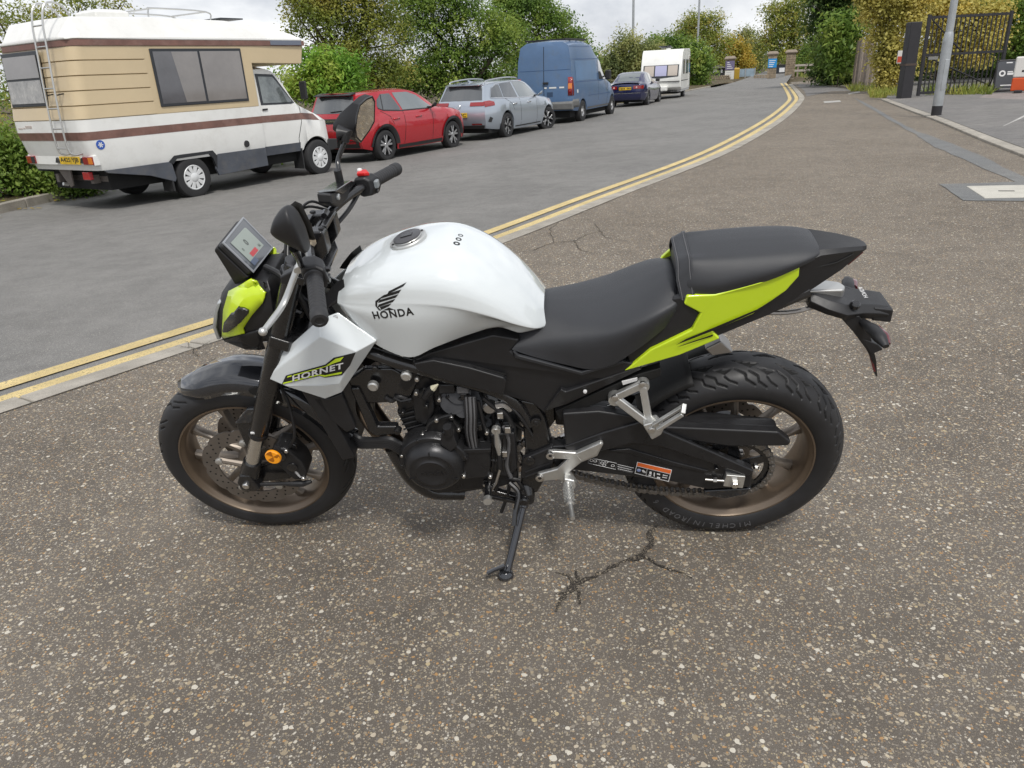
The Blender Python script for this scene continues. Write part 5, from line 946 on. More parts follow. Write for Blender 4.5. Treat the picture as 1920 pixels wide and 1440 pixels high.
r, w, h = block('salt_bin', 1381, 148, 9, 127, .8, m_galv, 'yellow box standing beside the notice pillar', 'box'); obj('bin', loft([[(x * w * .45, y * .4, 0) for x, y in ((-1, -1), (1, -1), (1, 1), (-1, 1))], [(x * w * .5, y * .45, h * .85) for x, y in ((-1, -1), (1, -1), (1, 1), (-1, 1))]]), mat('bin_yellow', (.42, .27, .03), .5), r, smooth=0, bevel=.03); obj('lid', loft([[(x * w * .52, y * .47, h * .85) for x, y in ((-1, -1), (1, -1), (1, 1), (-1, 1))], [(x * w * .4, y * .35, h) for x, y in ((-1, -1), (1, -1), (1, 1), (-1, 1))]]), mat('bin_yellow'), r, smooth=0, bevel=.03)
# rail fence right of the pillars
r, w, h = block('rail_fence', 1502, 142, 34, 120, .2, m_board, 'wooden rail fence right of the stone pillars', 'fence')
for x in (-.5, -.17, .17, .5): obj('post', boxz(x * w - .08, x * w + .08, -.08, .08, -.1, h), m_board, r, smooth=0)
for z in (h * .45, h * .9): obj('rail', boxz(-w / 2, w / 2, -.12, -.07, z - .09, z + .09), mat('pale_rail', (.42, .38, .33), .8), r, smooth=0)
# palisade of grey green metal at the evergreen
pb0 = gz(1532, 143, .0); PF = empty('palisade_fence', tuple(pb0), label='grey green steel palisade fence end beside the dark evergreen', cat='fence'); pd = gz(1546, 142, 0) - pb0; pl_ = np.linalg.norm(pd); pd /= pl_; hp = hgt(1536, 84, pb0); m_pal = mat('palisade_green_grey', (.20, .25, .25), .5, var=.1)
for k in range(9): c = pd * k * .19; obj('pale', prism([(c[0] - .07, c[1], 0), (c[0] + .07, c[1], 0), (c[0] + .07, c[1], hp - .1), (c[0], c[1], hp), (c[0] - .07, c[1], hp - .1)], (0, .02, 0)), m_pal, PF, smooth=0)
obj('post', boxz(-.1, .1, -.1, .1, 0, hp * .98), m_pal, PF, smooth=0); obj('post_cap', lathe([(.16, hp * .98), (.16, hp), (0, hp + .12)], (0, 0, 0), (0, 0, 1), 4), m_galv, PF)
for z in (.35, hp - .4): obj('rail', tube([(0, .03, z), tuple(pd * 1.6 + np.array([0, .03, z]))], .03, 6), m_pal, PF)
# weeds at the gate and along the fence foot
rg_ = np.random.default_rng(77); P = []
for x0, x1, y0, y1, n in ((1630, 1690, 172, 184, 500), (1730, 1860, 172, 178, 500), (1590, 1640, 164, 172, 250), (1500, 1545, 142, 146, 150)):
    for _ in range(n): P.append(drive_pt(rg_.uniform(x0, x1), rg_.uniform(y0, y1)) if x0 > 1640 else gz(rg_.uniform(x0, x1), rg_.uniform(y0, y1)))
P = np.array(P); m = len(P); tipv = np.stack([rg_.normal(size=m) * .12, rg_.normal(size=m) * .12, rg_.uniform(.1, .34, m)], 1); sx = np.stack([rg_.normal(size=m), rg_.normal(size=m), np.zeros(m)], 1); sx /= np.linalg.norm(sx, axis=1)[:, None]
V = np.stack([P - sx * .018, P + sx * .018, P + tipv * .6 + sx * .02, P + tipv], 1).reshape(-1, 3); tag(raw_obj('weeds', V, np.arange(m * 4).reshape(-1, 4), leaf_mat('leaves_olive', LEAF['olive'])), 'dry weeds and grass at the foot of fence and gate', 'weeds', kind='stuff')
# ------------------------------------------------------------------ motorcycle
B_POS = np.array([.6232, 1.9848, 0.]); B_YAW, B_LEAN, B_STEER = radians(174.12), radians(14.931), radians(1.758)
_fw = np.array([cos(B_YAW), sin(B_YAW), 0]); _lf = np.array([-sin(B_YAW), cos(B_YAW), 0]); _up = np.array([0, 0, 1.])
BM = np.stack([_fw, _lf * cos(B_LEAN) - _up * sin(B_LEAN), _up * cos(B_LEAN) + _lf * sin(B_LEAN)], 1)
_bc = BM.T @ (np.array([0, 0, CAM_H]) - B_POS)
def B(px, py, v):
    d = BM.T @ ray(px, py); t = (v - _bc[1]) / d[1]; return tuple(_bc + t * d)
def BU(px, py, u):
    d = BM.T @ ray(px, py); t = (u - _bc[0]) / d[0]; return tuple(_bc + t * d)
WB, TRAIL, RAKE, RF, RR = 1.41, .102, radians(25.5), .298, .312
_sa = Vector((-sin(RAKE), 0, cos(RAKE))); _sm = Matrix.Rotation(B_STEER, 3, _sa); _piv = Vector((WB + TRAIL, 0, 0))
def st(p): return tuple(_sm @ (Vector(p) - _piv) + _piv)
def ust(p): return tuple(_sm.transposed() @ (Vector(p) - _piv) + _piv)
bike = empty('motorcycle', label='white and lime green naked motorcycle leaning on its side stand on the pavement', cat='motorcycle',
             matrix=Matrix([[*BM[i], B_POS[i]] for i in range(3)] + [[0, 0, 0, 1]]))
m_white = mat('pearl_white_paint', (.67, .71, .722), .16, coat=1, cr=.03)
m_lime = mat('lime_paint', (.60, .79, .02), .3, coat=.8, cr=.05)
m_blk = mat('matt_black_plastic', (.015, .015, .0165), .44, var=.12, vscale=30, bump=.12, bscale=900)
m_blk2 = mat('satin_black_metal', (.010, .010, .011), .26, coat=.6, cr=.14, var=.1, vscale=20)
m_eng = mat('engine_black', (.036, .036, .038), .32, metal=.55, var=.15, vscale=25, bump=.1, bscale=1200)
m_gloss = mat('gloss_black_paint', (.030, .032, .037), .12, coat=1, cr=.02, metal=.4)
m_vinyl = mat('seat_vinyl', (.030, .0315, .0355), .46, var=.08, vscale=12, bump=.25, bscale=1500)
m_rub = mat('tyre_rubber', (.018, .018, .0195), .55, var=.2, vscale=14)
m_rubt = mat('raised_rubber', (.11, .11, .115), .5)
m_groove = mat('groove_rubber', (.006, .006, .006), .8)
m_bronze = mat('bronze_wheel_paint', (.215, .168, .126), .38, metal=.75, var=.06, vscale=10)
m_spoke = mat('champagne_spoke_paint', (.27, .235, .20), .45, metal=.65, var=.06, vscale=10)
m_alu = mat('cast_aluminium', (.62, .62, .60), .38, metal=.85, var=.07, vscale=40)
m_bolt = mat('bright_bolt', (.68, .67, .65), .28, metal=1)
m_disc = mat('brake_disc_steel', (.27, .25, .235), .36, metal=.9, var=.1, vscale=18)
m_chr = mat('fork_chrome', (.78, .77, .74), .14, metal=1)
m_rubber2 = mat('grip_rubber', (.026, .026, .028), .6, bump=.2, bscale=700)
m_dark = mat('deep_black', (.008, .008, .008), .7)
m_exh = mat('exhaust_steel', (.50, .42, .35), .35, metal=1, var=.2, vscale=14)
m_exg = mat('exhaust_grey', (.42, .41, .40), .35, metal=.9)
m_amb = mat('amber_reflector', (.85, .32, .01), .18, coat=.5, emit=((1, .35, .0), .08))
m_redsw = mat('red_switch', (.62, .02, .02), .35)
m_wht = mat('label_white', (.75, .75, .75), .5)
m_org = mat('label_orange', (.80, .16, .03), .5)
m_lens = mat('clear_lens', (.45, .47, .48), .05, coat=1, metal=.3)
m_redl = mat('dark_red_lens', (.10, .006, .01), .12, coat=1)
m_mir = mat('mirror_glass', (.80, .77, .70), .03, metal=1)
m_ch = mat('chain_steel', (.26, .25, .24), .36, metal=.9, var=.2, vscale=60)
def bp(name, vf, m, parent=None, **k): return obj(name, vf, m, parent or bike, **k)
def plate(name, pix, thick, m, parent=None, both=False, bevel=.003, **k):
    vf = prism([B(*p) for p in pix], (0, -thick, 0))
    o = bp(name, vf, m, parent, bevel=bevel, **k)
    if both: bp(name, mirY(vf), m, parent, bevel=bevel, **k)
    return o
def bolts(name, pix, r, m, parent=None, h=.006, n=10):
    for (x, y, v) in pix: bp(name, disc_bolt(B(x, y, v), (0, 1, 0), r, h, n), m, parent)

# --- wheels
def tyre_mesh(c, half, NA, NS, prims, npitch, depth, tread, R, fn=None):
    pr = [(-s, r) for s, r in reversed(half[1:])] + list(half)
    pr = np.array(spline([(s, r) for s, r in pr], 12)); L = np.r_[0, np.cumsum(np.hypot(*np.diff(pr, axis=0).T))]
    q = np.linspace(0, L[-1], NS); S = np.interp(q, L, pr[:, 0]); Rr = np.interp(q, L, pr[:, 1])
    dS = np.gradient(S); dR = np.gradient(Rr); nl = np.hypot(dS, dR); nS, nR = -dR / nl, dS / nl
    A = np.linspace(0, 2 * pi, NA, endpoint=False); plen = 2 * pi * R / npitch * 1000
    am = (A[:, None] * npitch / (2 * pi)) % 1.0 * plen + 0 * S[None]; sm = (q - L[-1] / 2)[None] * 1000 / 1.28 + 0 * A[:, None]
    D = np.zeros_like(am)
    for kind, side, pts, w in prims:
        P = [np.array([p[0] * plen, p[1] * side]) for p in pts]
        for wrap in (-plen, 0, plen):
            if kind == 'L':
                for i in range(len(P) - 1):
                    a, b = P[i] + [wrap, 0], P[i + 1] + [wrap, 0]; ab = b - a
                    t = np.clip(((am - a[0]) * ab[0] + (sm - a[1]) * ab[1]) / (ab @ ab), 0, 1)
                    d = np.hypot(am - a[0] - t * ab[0], sm - a[1] - t * ab[1]); D = np.maximum(D, np.clip((w - d) / .9 + .5, 0, 1))
            else:
                inside = np.ones_like(am) * 9
                sg = np.sign((P[1] - P[0])[0] * (P[2] - P[0])[1] - (P[1] - P[0])[1] * (P[2] - P[0])[0])
                for i in range(3):
                    a, b = P[i] + [wrap, 0], P[(i + 1) % 3] + [wrap, 0]; ab = (b - a) / np.linalg.norm(b - a)
                    inside = np.minimum(inside, sg * (ab[0] * (sm - a[1]) - ab[1] * (am - a[0])))
                D = np.maximum(D, np.clip(inside / .9 + .5, 0, 1))
    D *= (np.abs(sm) < tread) * (np.abs(sm) < 74) * depth
    rr = Rr[None] - D * nR[None]; ss = S[None] - D * nS[None]
    X = c[0] + rr * np.cos(A)[:, None]; Z = c[2] + rr * np.sin(A)[:, None]; Y = c[1] + ss
    V = np.stack([X, Y, Z], -1).reshape(-1, 3)
    I = np.arange(NA)[:, None] * NS + np.arange(NS - 1)[None]; J = (np.arange(NA)[:, None] + 1) % NA * NS + np.arange(NS - 1)[None]
    Fc = np.stack([I, J, J + 1, I + 1], -1).reshape(-1, 4)
    if fn: V = np.array([fn(p) for p in V])
    me = bpy.data.meshes.new('tyre'); me.from_pydata(V.tolist(), [], Fc.tolist()); me.update(); me.materials.append(m_rub); me.materials.append(m_groove); me.shade_smooth()
    Dm = (D + np.roll(D, -1, 0))[:, :-1] + (D + np.roll(D, -1, 0))[:, 1:]
    me.polygons.foreach_set('material_index', (Dm.reshape(-1) > depth * 2.2).astype(np.int32))
    return me
def wheel(c, half, rimw, NA, NS, prims, npitch, R, fn, text, front):
    hub = empty('front_wheel' if front else 'rear_wheel'); hub.parent = bike
    o = bpy.data.objects.new('tyre', tyre_mesh(c, half, NA, NS, prims, npitch, .0045, 99, R, fn)); COL.objects.link(o); o.parent = hub
    w = rimw
    prof = [(.2265, w), (.2255, w + .003), (.221, w + .003), (.217, w - .003), (.211, w - .007), (.2065, w - .016), (.203, w - .03), (.2005, .004), (.2005, -.004), (.203, -w + .03), (.2065, -w + .016), (.211, -w + .007), (.217, -w + .003), (.221, -w - .003), (.2255, -w - .003), (.2265, -w), (.222, -w + .004), (.214, 0), (.222, w - .004)]
    bp('rim', xf(lathe(prof, c, (0, 1, 0), 120, closed=True), fn), m_bronze, hub, smooth=50)
    hp = [(.0, .052), (.028, .052), (.032, .045), (.05, .04), (.056, .03), (.056, -.03), (.05, -.04), (.032, -.045), (0, -.045)]
    bp('hub', xf(lathe(hp, c, (0, 1, 0), 40), fn), m_spoke, hub)
    off = radians(14 if front else 2)
    for k in range(5):
        for s in (-1, 1):
            a = off + 2 * pi * k / 5 + s * radians(15); b0 = off + 2 * pi * k / 5 + s * radians(20)
            e0 = np.array([cos(b0), 0, sin(b0)]); e1 = np.array([cos(a), 0, sin(a)])
            rings = []
            for t in np.linspace(0, 1, 6):
                r = .045 + t * .16; e = e0 * (1 - t) + e1 * t; e /= np.linalg.norm(e); tg = np.array([-e[2], 0, e[0]])
                hw = .0135 - .005 * sin(pi * t * .75) + (.006 if t > .95 else 0); th = .017 - .006 * t; cen = np.array(c) + e * r + np.array([0, .012 * (1 - t), 0])
                rings.append([tuple(cen + tg * hw * x + np.array([0, th * y, 0])) for x, y in ((-1, -.8), (-.6, -1), (.6, -1), (1, -.8), (1, .6), (.55, 1), (-.55, 1), (-1, .6))])
            bp('spoke', xf(loft(rings), fn), m_spoke, hub, smooth=40)
    if text:
        for s, ang0, size, gap in text:
            for i, ch in enumerate(s):
                if ch == ' ': continue
                a = radians(ang0) + i * gap; vf = text_vf(ch, size, .0004)
                e = np.array([cos(a), 0, sin(a)]); tg = np.array([-e[2], 0, e[0]]); rr = .253
                nrm = np.array([e[0] * .45, .89, e[2] * .45])
                so = np.interp(rr, [q[1] for q in reversed(half)], [q[0] for q in reversed(half)])
                bp('sidewall_letter', place2(vf, np.array(c) + e * rr + np.array([0, so + .0010, 0]), tg, e, (0, 1, 0)), m_rubt, o, smooth=0)
    return hub
TH_R = [(0, .312), (.022, .3105), (.044, .304), (.062, .2925), (.0745, .277), (.0795, .262), (.0785, .245), (.072, .230), (.064, .2225), (.056, .219)]
TH_F = [(0, .298), (.016, .2965), (.032, .291), (.045, .282), (.055, .270), (.0598, .257), (.059, .243), (.056, .231), (.050, .2225), (.043, .219)]
PR_R = []
for sd, sh in ((1, 0.), (-1, .5)):
    PR_R += [('T', sd, [(.02 + sh, 8), (.62 + sh, 15), (.40 + sh, 27)], 0), ('T', sd, [(.55 + sh, 26), (.98 + sh, 30), (.80 + sh, 40)], 0),
             ('L', sd, [(.05 + sh, 30), (.28 + sh, 42), (.30 + sh, 55), (.52 + sh, 66)], 2.1), ('L', sd, [(.38 + sh, 35), (.58 + sh, 46), (.60 + sh, 58), (.82 + sh, 68)], 2.1),
             ('L', sd, [(.80 + sh, 46), (.90 + sh, 56), (1.08 + sh, 63)], 1.6)]
PR_F = []
for sd, sh in ((1, 0.), (-1, .5)):
    PR_F += [('L', sd, [(.0 + sh, 8), (.30 + sh, 20), (.36 + sh, 34), (.62 + sh, 46)], 1.8), ('L', sd, [(.45 + sh, 22), (.65 + sh, 34), (.92 + sh, 45)], 1.5), ('T', sd, [(.55 + sh, 5), (.95 + sh, 12), (.75 + sh, 18)], 0)]
ident = lambda p: p
rw = wheel((0, 0, RR), TH_R, .066, 1000, 128, PR_R, 17, .3, ident, [('MICHELIN', -106, .027, radians(4.9)), ('|', -65.5, .03, .1), ('ROAD 6', -62, .025, radians(5.2))], False)
fw_ = wheel((WB, 0, RF), TH_F, .051, 800, 96, PR_F, 17, .29, st, None, True)
rw['label'] = 'rear wheel with wide grooved tyre and bronze rim'; fw_['label'] = 'front wheel with bronze rim and perforated disc'
# discs
def disc(c, v, ro, ri, nh, fn, parent, lobes=9):
    N = 144; rings = [[], [], [], []]
    for k in range(N):
        a = 2 * pi * k / N; r = ro - .006 * (max(0, cos(lobes * a)) ** 6); e = np.array([cos(a), 0, sin(a)])
        for q, (rr, dv) in enumerate(((ri, .0022), (r, .0022), (r, -.0022), (ri, -.0022))): rings[q].append(tuple(np.array(c) + e * rr + np.array([0, v + dv, 0])))
    vf = loft(rings + [rings[0]], cap=False); d = bp('brake_disc', xf(vf, fn), m_disc, parent, smooth=30)
    hs = []
    for k in range(nh):
        for j, rr in enumerate((ri + .010, ri + .0215, ri + .033)):
            a = 2 * pi * (k + j * .33) / nh; p = np.array(c) + np.array([cos(a), 0, sin(a)]) * rr + np.array([0, v, 0])
            hs.append(lathe([(0, .0026), (.0031, .0026), (.0031, -.0026), (0, -.0026)], p, (0, 1, 0), 8))
    tag(bp('disc_holes', xf(join(*hs), fn), m_dark, d, smooth=0), kind='stuff')
    return d
for sg in (1, -1):
    d = disc((WB, 0, RF), sg * .066, .150, .104, 22, st, fw_)
    car = []
    for k in range(5):
        a = 2 * pi * k / 5 + .3; e = np.array([cos(a), 0, sin(a)]); c0 = np.array([WB, sg * .062, RF])
        car.append(tube([c0 + e * .03, c0 + e * .075, c0 + e * .1], [.011, .009, .010], 8))
    bp('disc_carrier', xf(join(*car), st), m_spoke, d)
    for k in range(5):
        a = 2 * pi * k / 5 + .3; e = np.array([cos(a), 0, sin(a)])
        bp('disc_bolt', xf(disc_bolt(np.array([WB, sg * .069, RF]) + e * .1, (0, sg, 0), .0115, .006, 14), st), m_alu, d)
disc((0, 0, RR), -.07, .12, .075, 18, ident, rw)
# --- chain, sprocket, swingarm
spv = .088; SR = .1037
teeth = []
for k in range(41 * 4):
    a = 2 * pi * k / (41 * 4); r = SR + (.0045 if k % 4 in (0, 1) else -.004); teeth.append((cos(a) * r, spv + .003, RR + sin(a) * r))
inn = [(cos(2 * pi * k / 164) * .082, spv + .003, RR + sin(2 * pi * k / 164) * .082) for k in range(164)]
sp = bp('sprocket', loft([[(p[0], p[1] - .006, p[2]) for p in inn], inn, teeth, [(p[0], p[1] - .006, p[2]) for p in teeth], [(p[0], p[1] - .006, p[2]) for p in inn]], cap=False), m_blk2, rw, smooth=20)
arms = []
for k in range(5):
    a = 2 * pi * k / 5 + .2; e = np.array([cos(a), 0, sin(a)]); tg = np.array([-e[2], 0, e[0]]); c0 = np.array([0, spv, RR])
    arms.append(prism([c0 + e * .03 + tg * .018, c0 + e * .085 + tg * .012, c0 + e * .085 - tg * .012, c0 + e * .03 - tg * .018], (0, .005, 0)))
bp('sprocket_arm', join(*arms), m_blk2, sp)
for k in range(5):
    a = 2 * pi * k / 5 + .55; bp('sprocket_bolt', disc_bolt((cos(a) * .06, spv + .004, RR + sin(a) * .06), (0, 1, 0), .0085, .012, 6), m_bolt, sp)
fs_c = (.565, .375); fr = .038
path = []
for t in np.linspace(0, 1, 40): path.append((fs_c[0] + (0 - fs_c[0]) * t, (fs_c[1] + fr) + (RR + SR - fs_c[1] - fr) * t))
for k in range(1, 60):
    a = pi / 2 + pi * k / 60; path.append((cos(a) * SR, RR + sin(a) * SR))
for t in np.linspace(0, 1, 60): path.append((0 + fs_c[0] * t, (RR - SR) + (fs_c[1] - fr - RR + SR) * t - .040 * sin(pi * t)))
for k in range(1, 20):
    a = -pi / 2 + pi * k / 20; path.append((fs_c[0] + cos(a) * fr, fs_c[1] + sin(a) * fr))
path.append(path[0]); path = np.array(path); cl = np.r_[0, np.cumsum(np.hypot(*np.diff(path, axis=0).T))]
nl = int(cl[-1] / .015875); nl -= nl % 2; links = []
def cp(s): s %= cl[-1]; return np.array([np.interp(s, cl, path[:, 0]), np.interp(s, cl, path[:, 1])])
for k in range(nl):
    a, b = cp(k * cl[-1] / nl), cp((k + 1) * cl[-1] / nl); t = (b - a) / np.linalg.norm(b - a); n = np.array([-t[1], t[0]]); m_ = (a + b) / 2
    hw = .0085; o8 = [(-.0135, -.35), (-.0105, -1), (-.005, -1), (0, -.72), (.005, -1), (.0105, -1), (.0135, -.35), (.0135, .35), (.0105, 1), (.005, 1), (0, .72), (-.005, 1), (-.0105, 1), (-.0135, .35)]
    out = .0105 if k % 2 else .0075
    for sg in (1, -1):
        links.append(prism([(m_[0] + t[0] * x + n[0] * y * hw, spv + sg * out, m_[1] + t[1] * x + n[1] * y * hw) for x, y in o8], (0, -sg * .002, 0)))
    links.append(cyl((a[0], spv - .0125, a[1]), (a[0], spv + .0125, a[1]), .0032, 6)); links.append(cyl((a[0], spv - .006, a[1]), (a[0], spv + .006, a[1]), .005, 8))
tag(bp('drive_chain', join(*links), m_ch, smooth=30), kind='stuff')
sw = plate('swingarm', [(1030, 838, .125), (1062, 836, .125), (1180, 806, .125), (1245, 816, .125), (1413, 884, .125), (1408, 914, .125), (1325, 918, .125), (1250, 902, .125), (1074, 882, .125), (1040, 876, .125)], .032, m_eng, bevel=.006)
bp('swingarm', xf(prism([(.50, -.105, .46), (.25, -.105, .44), (-.05, -.115, .34), (-.07, -.115, .29), (.0, -.115, .27), (.5, -.105, .33)], (0, .03, 0)), ident), m_eng, bevel=.006)
plate('swingarm_brace', [(1056, 838, .137), (1130, 812, .137), (1206, 790, .137), (1250, 812, .137), (1340, 850, .137), (1415, 884, .137), (1402, 894, .137), (1330, 868, .137), (1238, 838, .137), (1185, 832, .137), (1075, 860, .137)], .012, m_eng, sw, bevel=.005)
plate('swingarm_rib', [(1140, 845, .129), (1180, 842, .129), (1260, 866, .129), (1328, 883, .129), (1322, 886, .129), (1255, 872, .129), (1180, 850, .129)], .01, m_eng, sw, bevel=.002)
plate('chain_guard', [(1054, 776, .135), (1122, 772, .135), (1206, 784, .13), (1250, 801, .125), (1461, 811, .12), (1484, 830, .115), (1478, 837, .115), (1367, 838, .12), (1248, 820, .125), (1160, 817, .13), (1060, 836, .135)], .03, m_blk, bevel=.006)
plate('chain_guard_upper', [(1060, 776, .134), (1110, 768, .12), (1200, 782, .11), (1250, 797, .105), (1455, 806, .095), (1462, 812, .115), (1250, 802, .122), (1206, 785, .128), (1122, 773, .133)], .05, m_blk, bevel=.004)
plate('chain_slider', [(1320, 921, .115), (1410, 916, .115), (1398, 928, .115), (1360, 936, .115), (1325, 930, .115)], .03, m_gloss, bevel=.004)
ad = plate('chain_adjuster', [(1362, 891, .141), (1398, 894, .141), (1393, 916, .141), (1356, 912, .141)], .018, m_alu, sw, bevel=.002)
bp('axle_nut', disc_bolt(B(1377, 905, .142), (0, 1, 0), .013, .014, 6), m_bolt, ad)
bp('adjuster_bolt', cyl(B(1322, 899, .135), B(1360, 902, .135), .0035), m_bolt, ad); bp('adjuster_nut', cyl(B(1337, 900, .135), B(1344, 900, .135), .007, 6), m_bolt, ad)
bp('brake_line_bolt', disc_bolt(B(1343, 879, .13), (0, 1, 0), .006, .005, 8), m_blk2, sw)
# warning stickers on the swingarm
def decal(name, pix, m, parent, th=.0004): return plate(name, pix, th, m, parent, bevel=0, smooth=0)
stv = .1262
decal('sticker', [(1194.7, 866, stv), (1260, 881, stv), (1254, 903.5, stv), (1190, 887.6, stv)], m_wht, sw)
decal('sticker_band', [(1196, 867.5, stv + .0006), (1258.5, 882, stv + .0006), (1257, 888.3, stv + .0006), (1194.5, 873.6, stv + .0006)], m_org, sw)
decal('sticker_panel', [(1194, 874.8, stv + .0006), (1213, 879.3, stv + .0006), (1210.8, 891.5, stv + .0006), (1191.5, 886.6, stv + .0006)], m_dark, sw)
decal('sticker_panel', [(1214, 879.5, stv + .0006), (1256.3, 889.6, stv + .0006), (1253, 901.8, stv + .0006), (1211.7, 891.7, stv + .0006)], m_dark, sw)
def px_text(s, p0, p1, v, size, m, parent, name='lettering', up=None, **k):
    a, b = np.array(B(*p0, v)), np.array(B(*p1, v)); ex = (b - a) / np.linalg.norm(b - a); ey = np.cross(np.array([0, 1, 0]), ex) * -1
    if ey[2] < 0: ey = -ey
    return bp(name, place2(text_vf(s, size, .0003, **k), (a + b) / 2, ex, ey, (0, 1, 0)), m, parent, smooth=0)
for i, (x0, y0, x1, y1) in enumerate([(1196, 879, 1200, 880), (1218, 884, 1222, 889), (1226, 886, 1228, 893), (1232, 887.5, 1238, 890), (1216, 890, 1221, 892), (1243, 890, 1252, 892), (1242, 894, 1251, 896), (1232, 894, 1238, 897)]):
    decal('pictogram', [(x0, y0, stv + .0012), (x1, y0 + (x1 - x0) * .24, stv + .0012), (x1 - .6, y1 + 1, stv + .0012), (x0 - .6, y1 - .6, stv + .0012)], m_wht, sw)
bp('pictogram', disc_bolt(B(1198, 881.5, stv), (0, 1, 0), .006, .0012, 14), mat('label_blue', (.25, .32, .55), .5), sw)
for k in range(3): decal('pictogram', [(1203.5 + k * 2.5, 881 + k * 1.6 - (k % 2) * 2, stv + .0012), (1207 + k * 2, 882 + k * 1.5, stv + .0012), (1205 + k * 2, 886 + k, stv + .0012)], m_wht, sw)
def frame_lines(name, c4, w, v, m, parent):
    P = [np.array(B(x, y, v)) for x, y in c4]
    bp(name, join(*[tube([P[i], P[(i + 1) % 4]], w, 4, flat=.4) for i in range(4)]), m, parent, smooth=0)
frame_lines('sticker_outline', [(1104, 857), (1124, 862), (1122.5, 873), (1102.5, 868)], .0006, stv, m_wht, sw)
frame_lines('sticker_outline', [(1124.5, 862), (1156, 868.5), (1154, 880), (1123, 873)], .0006, stv, m_wht, sw)
for x, y in ((1109, 863), (1116, 864), (1129, 868), (1137, 866), (1133, 872), (1149, 873)):
    bp('pictogram', lathe([(.0052, .0005), (.0036, .0005)], B(x, y, stv), (0, 1, 0), 12), m_wht, sw, smooth=0)
for k in range(6): decal('small_print', [(1158, 870.5 + k * 2, stv + .0004), (1188 - (k % 3) * 2, 877.3 + k * 2 - (k % 3) * .4, stv + .0004), (1188 - (k % 3) * 2, 878.0 + k * 2 - (k % 3) * .4, stv + .0004), (1158, 871.2 + k * 2, stv + .0004)], m_rubt if k % 2 else m_wht, sw)

# --- fork, yokes
def fork_pt(w, v): return (1.41 - (w - .298) * .457, v, w)
forks = []
for sg in (1, -1):
    v = sg * .106
    f = bp('fork_leg', xf(lathe([(0, 0), (.0255, 0), (.0255, .02), (.0268, .03), (.0268, .30), (.0255, .32), (.0255, .59), (0, .59)], fork_pt(.470, v), (-.4157, 0, .9095), 28), st), m_blk2)
    bp('fork_tube', xf(cyl(fork_pt(.355, v), fork_pt(.475, v), .0207, 28), st), m_chr, f)
    bp('fork_foot', xf(tube([fork_pt(.255, v), fork_pt(.275, v), fork_pt(.30, v), fork_pt(.335, v), fork_pt(.362, v)], [.02, .026, .0295, .028, .0255], 24), st), m_blk2, f)
    bp('fork_seal', xf(cyl(fork_pt(.463, v), fork_pt(.476, v), .0272, 28), st), m_blk, f)
    bp('axle_clamp', xf(prism([(1.375, v + sg * .03, .27), (1.40, v + sg * .03, .262), (1.432, v + sg * .03, .272), (1.437, v + sg * .03, .30), (1.42, v + sg * .03, .33), (1.39, v + sg * .03, .33)], (0, -sg * .05, 0)), st), m_blk2, f, bevel=.005)
    bp('axle_bolt', xf(disc_bolt((WB, v + sg * .031, RF - .005), (0, sg, 0), .011, .008, 14), st), m_bolt, f)
    bp('fork_mark', xf(box(np.array(fork_pt(.492, v)) + np.array([.013, sg * .0245, 0]), (.011, .004, .005)), st), m_wht, f, smooth=0)
    # caliper with its bracket
    cb = bp('caliper_bracket', xf(prism([(1.40, sg * .088, .27), (1.38, sg * .088, .255), (1.30, sg * .088, .265), (1.26, sg * .088, .29), (1.245, sg * .088, .40), (1.275, sg * .088, .42), (1.31, sg * .088, .34), (1.385, sg * .088, .315)], (0, -sg * .012, 0)), st), m_blk2, f, bevel=.004)
    cal = bp('brake_caliper', xf(prism([(1.325, sg * .118, .385), (1.295, sg * .118, .42), (1.262, sg * .118, .415), (1.232, sg * .118, .36), (1.226, sg * .118, .315), (1.242, sg * .118, .285), (1.275, sg * .118, .29), (1.298, sg * .118, .335)], (0, -sg * .075, 0)), st), m_eng, f, bevel=.009, seg=3)
    for (u, w, r) in ((1.262, .345, .0165), (1.285, .39, .0165)): bp('caliper_piston_cap', xf(disc_bolt((u, sg * .119, w), (0, sg, 0), r, .004, 18), st), m_blk2, cal)
    for (u, w) in ((1.24, .30), (1.262, .412)): bp('caliper_bolt', xf(disc_bolt((u, sg * .120, w), (0, sg, 0), .007, .006, 8), st), m_bolt, cal)
    if sg > 0: px_t = bp('caliper_lettering', xf(place2(text_vf('NISSIN', .011, .0003), (1.2535, .1195, .318), (-.35, 0, -.93), (.93, 0, -.35), (0, 1, 0)), st), m_wht, cal, smooth=0)
    bp('brake_hose', xf(tube(spline([(1.258, sg * .105, .41), (1.225, sg * .115, .47), (1.22, sg * .10, .56), (1.235, sg * .075, .64), (1.19, sg * .06, .74), (1.15, sg * .05, .86)], 6), .0045, 8), st), m_blk, f)
    bp('fork_stay', xf(cyl((1.40, sg * .118, .275), (1.24, sg * .112, .272), .006, 8), st), m_blk, f)
    bp('stay_boot', xf(tube([(1.30, sg * .114, .270), (1.27, sg * .112, .270), (1.25, sg * .112, .270), (1.225, sg * .11, .275)], [.006, .010, .010, .005], 10), st), m_blk, f)
rf = bp('side_reflector', xf(lathe([(0, .004), (.021, .004), (.0235, .001), (.0235, -.004), (0, -.004)], B(512, 857, .145), (.05, 1, .05), 24), ident), m_amb)
for k in range(3):
    a = 2 * pi * k / 3 + .5; c0 = np.array(B(512, 857, .1497)); pts = [c0] + [c0 + np.array([cos(a + q), 0, sin(a + q)]) * .0205 for q in np.linspace(0, pi / 3, 5)]
    bp('reflector_facet', (pts, [tuple(range(len(pts)))]), mat('amber_facet', (.42, .13, .0), .2, coat=.5), rf, smooth=0)
bp('reflector_holder', xf(tube([B(512, 857, .14), B(520, 850, .12), B(520, 835, .11)], [.014, .012, .01], 8), ident), m_blk)
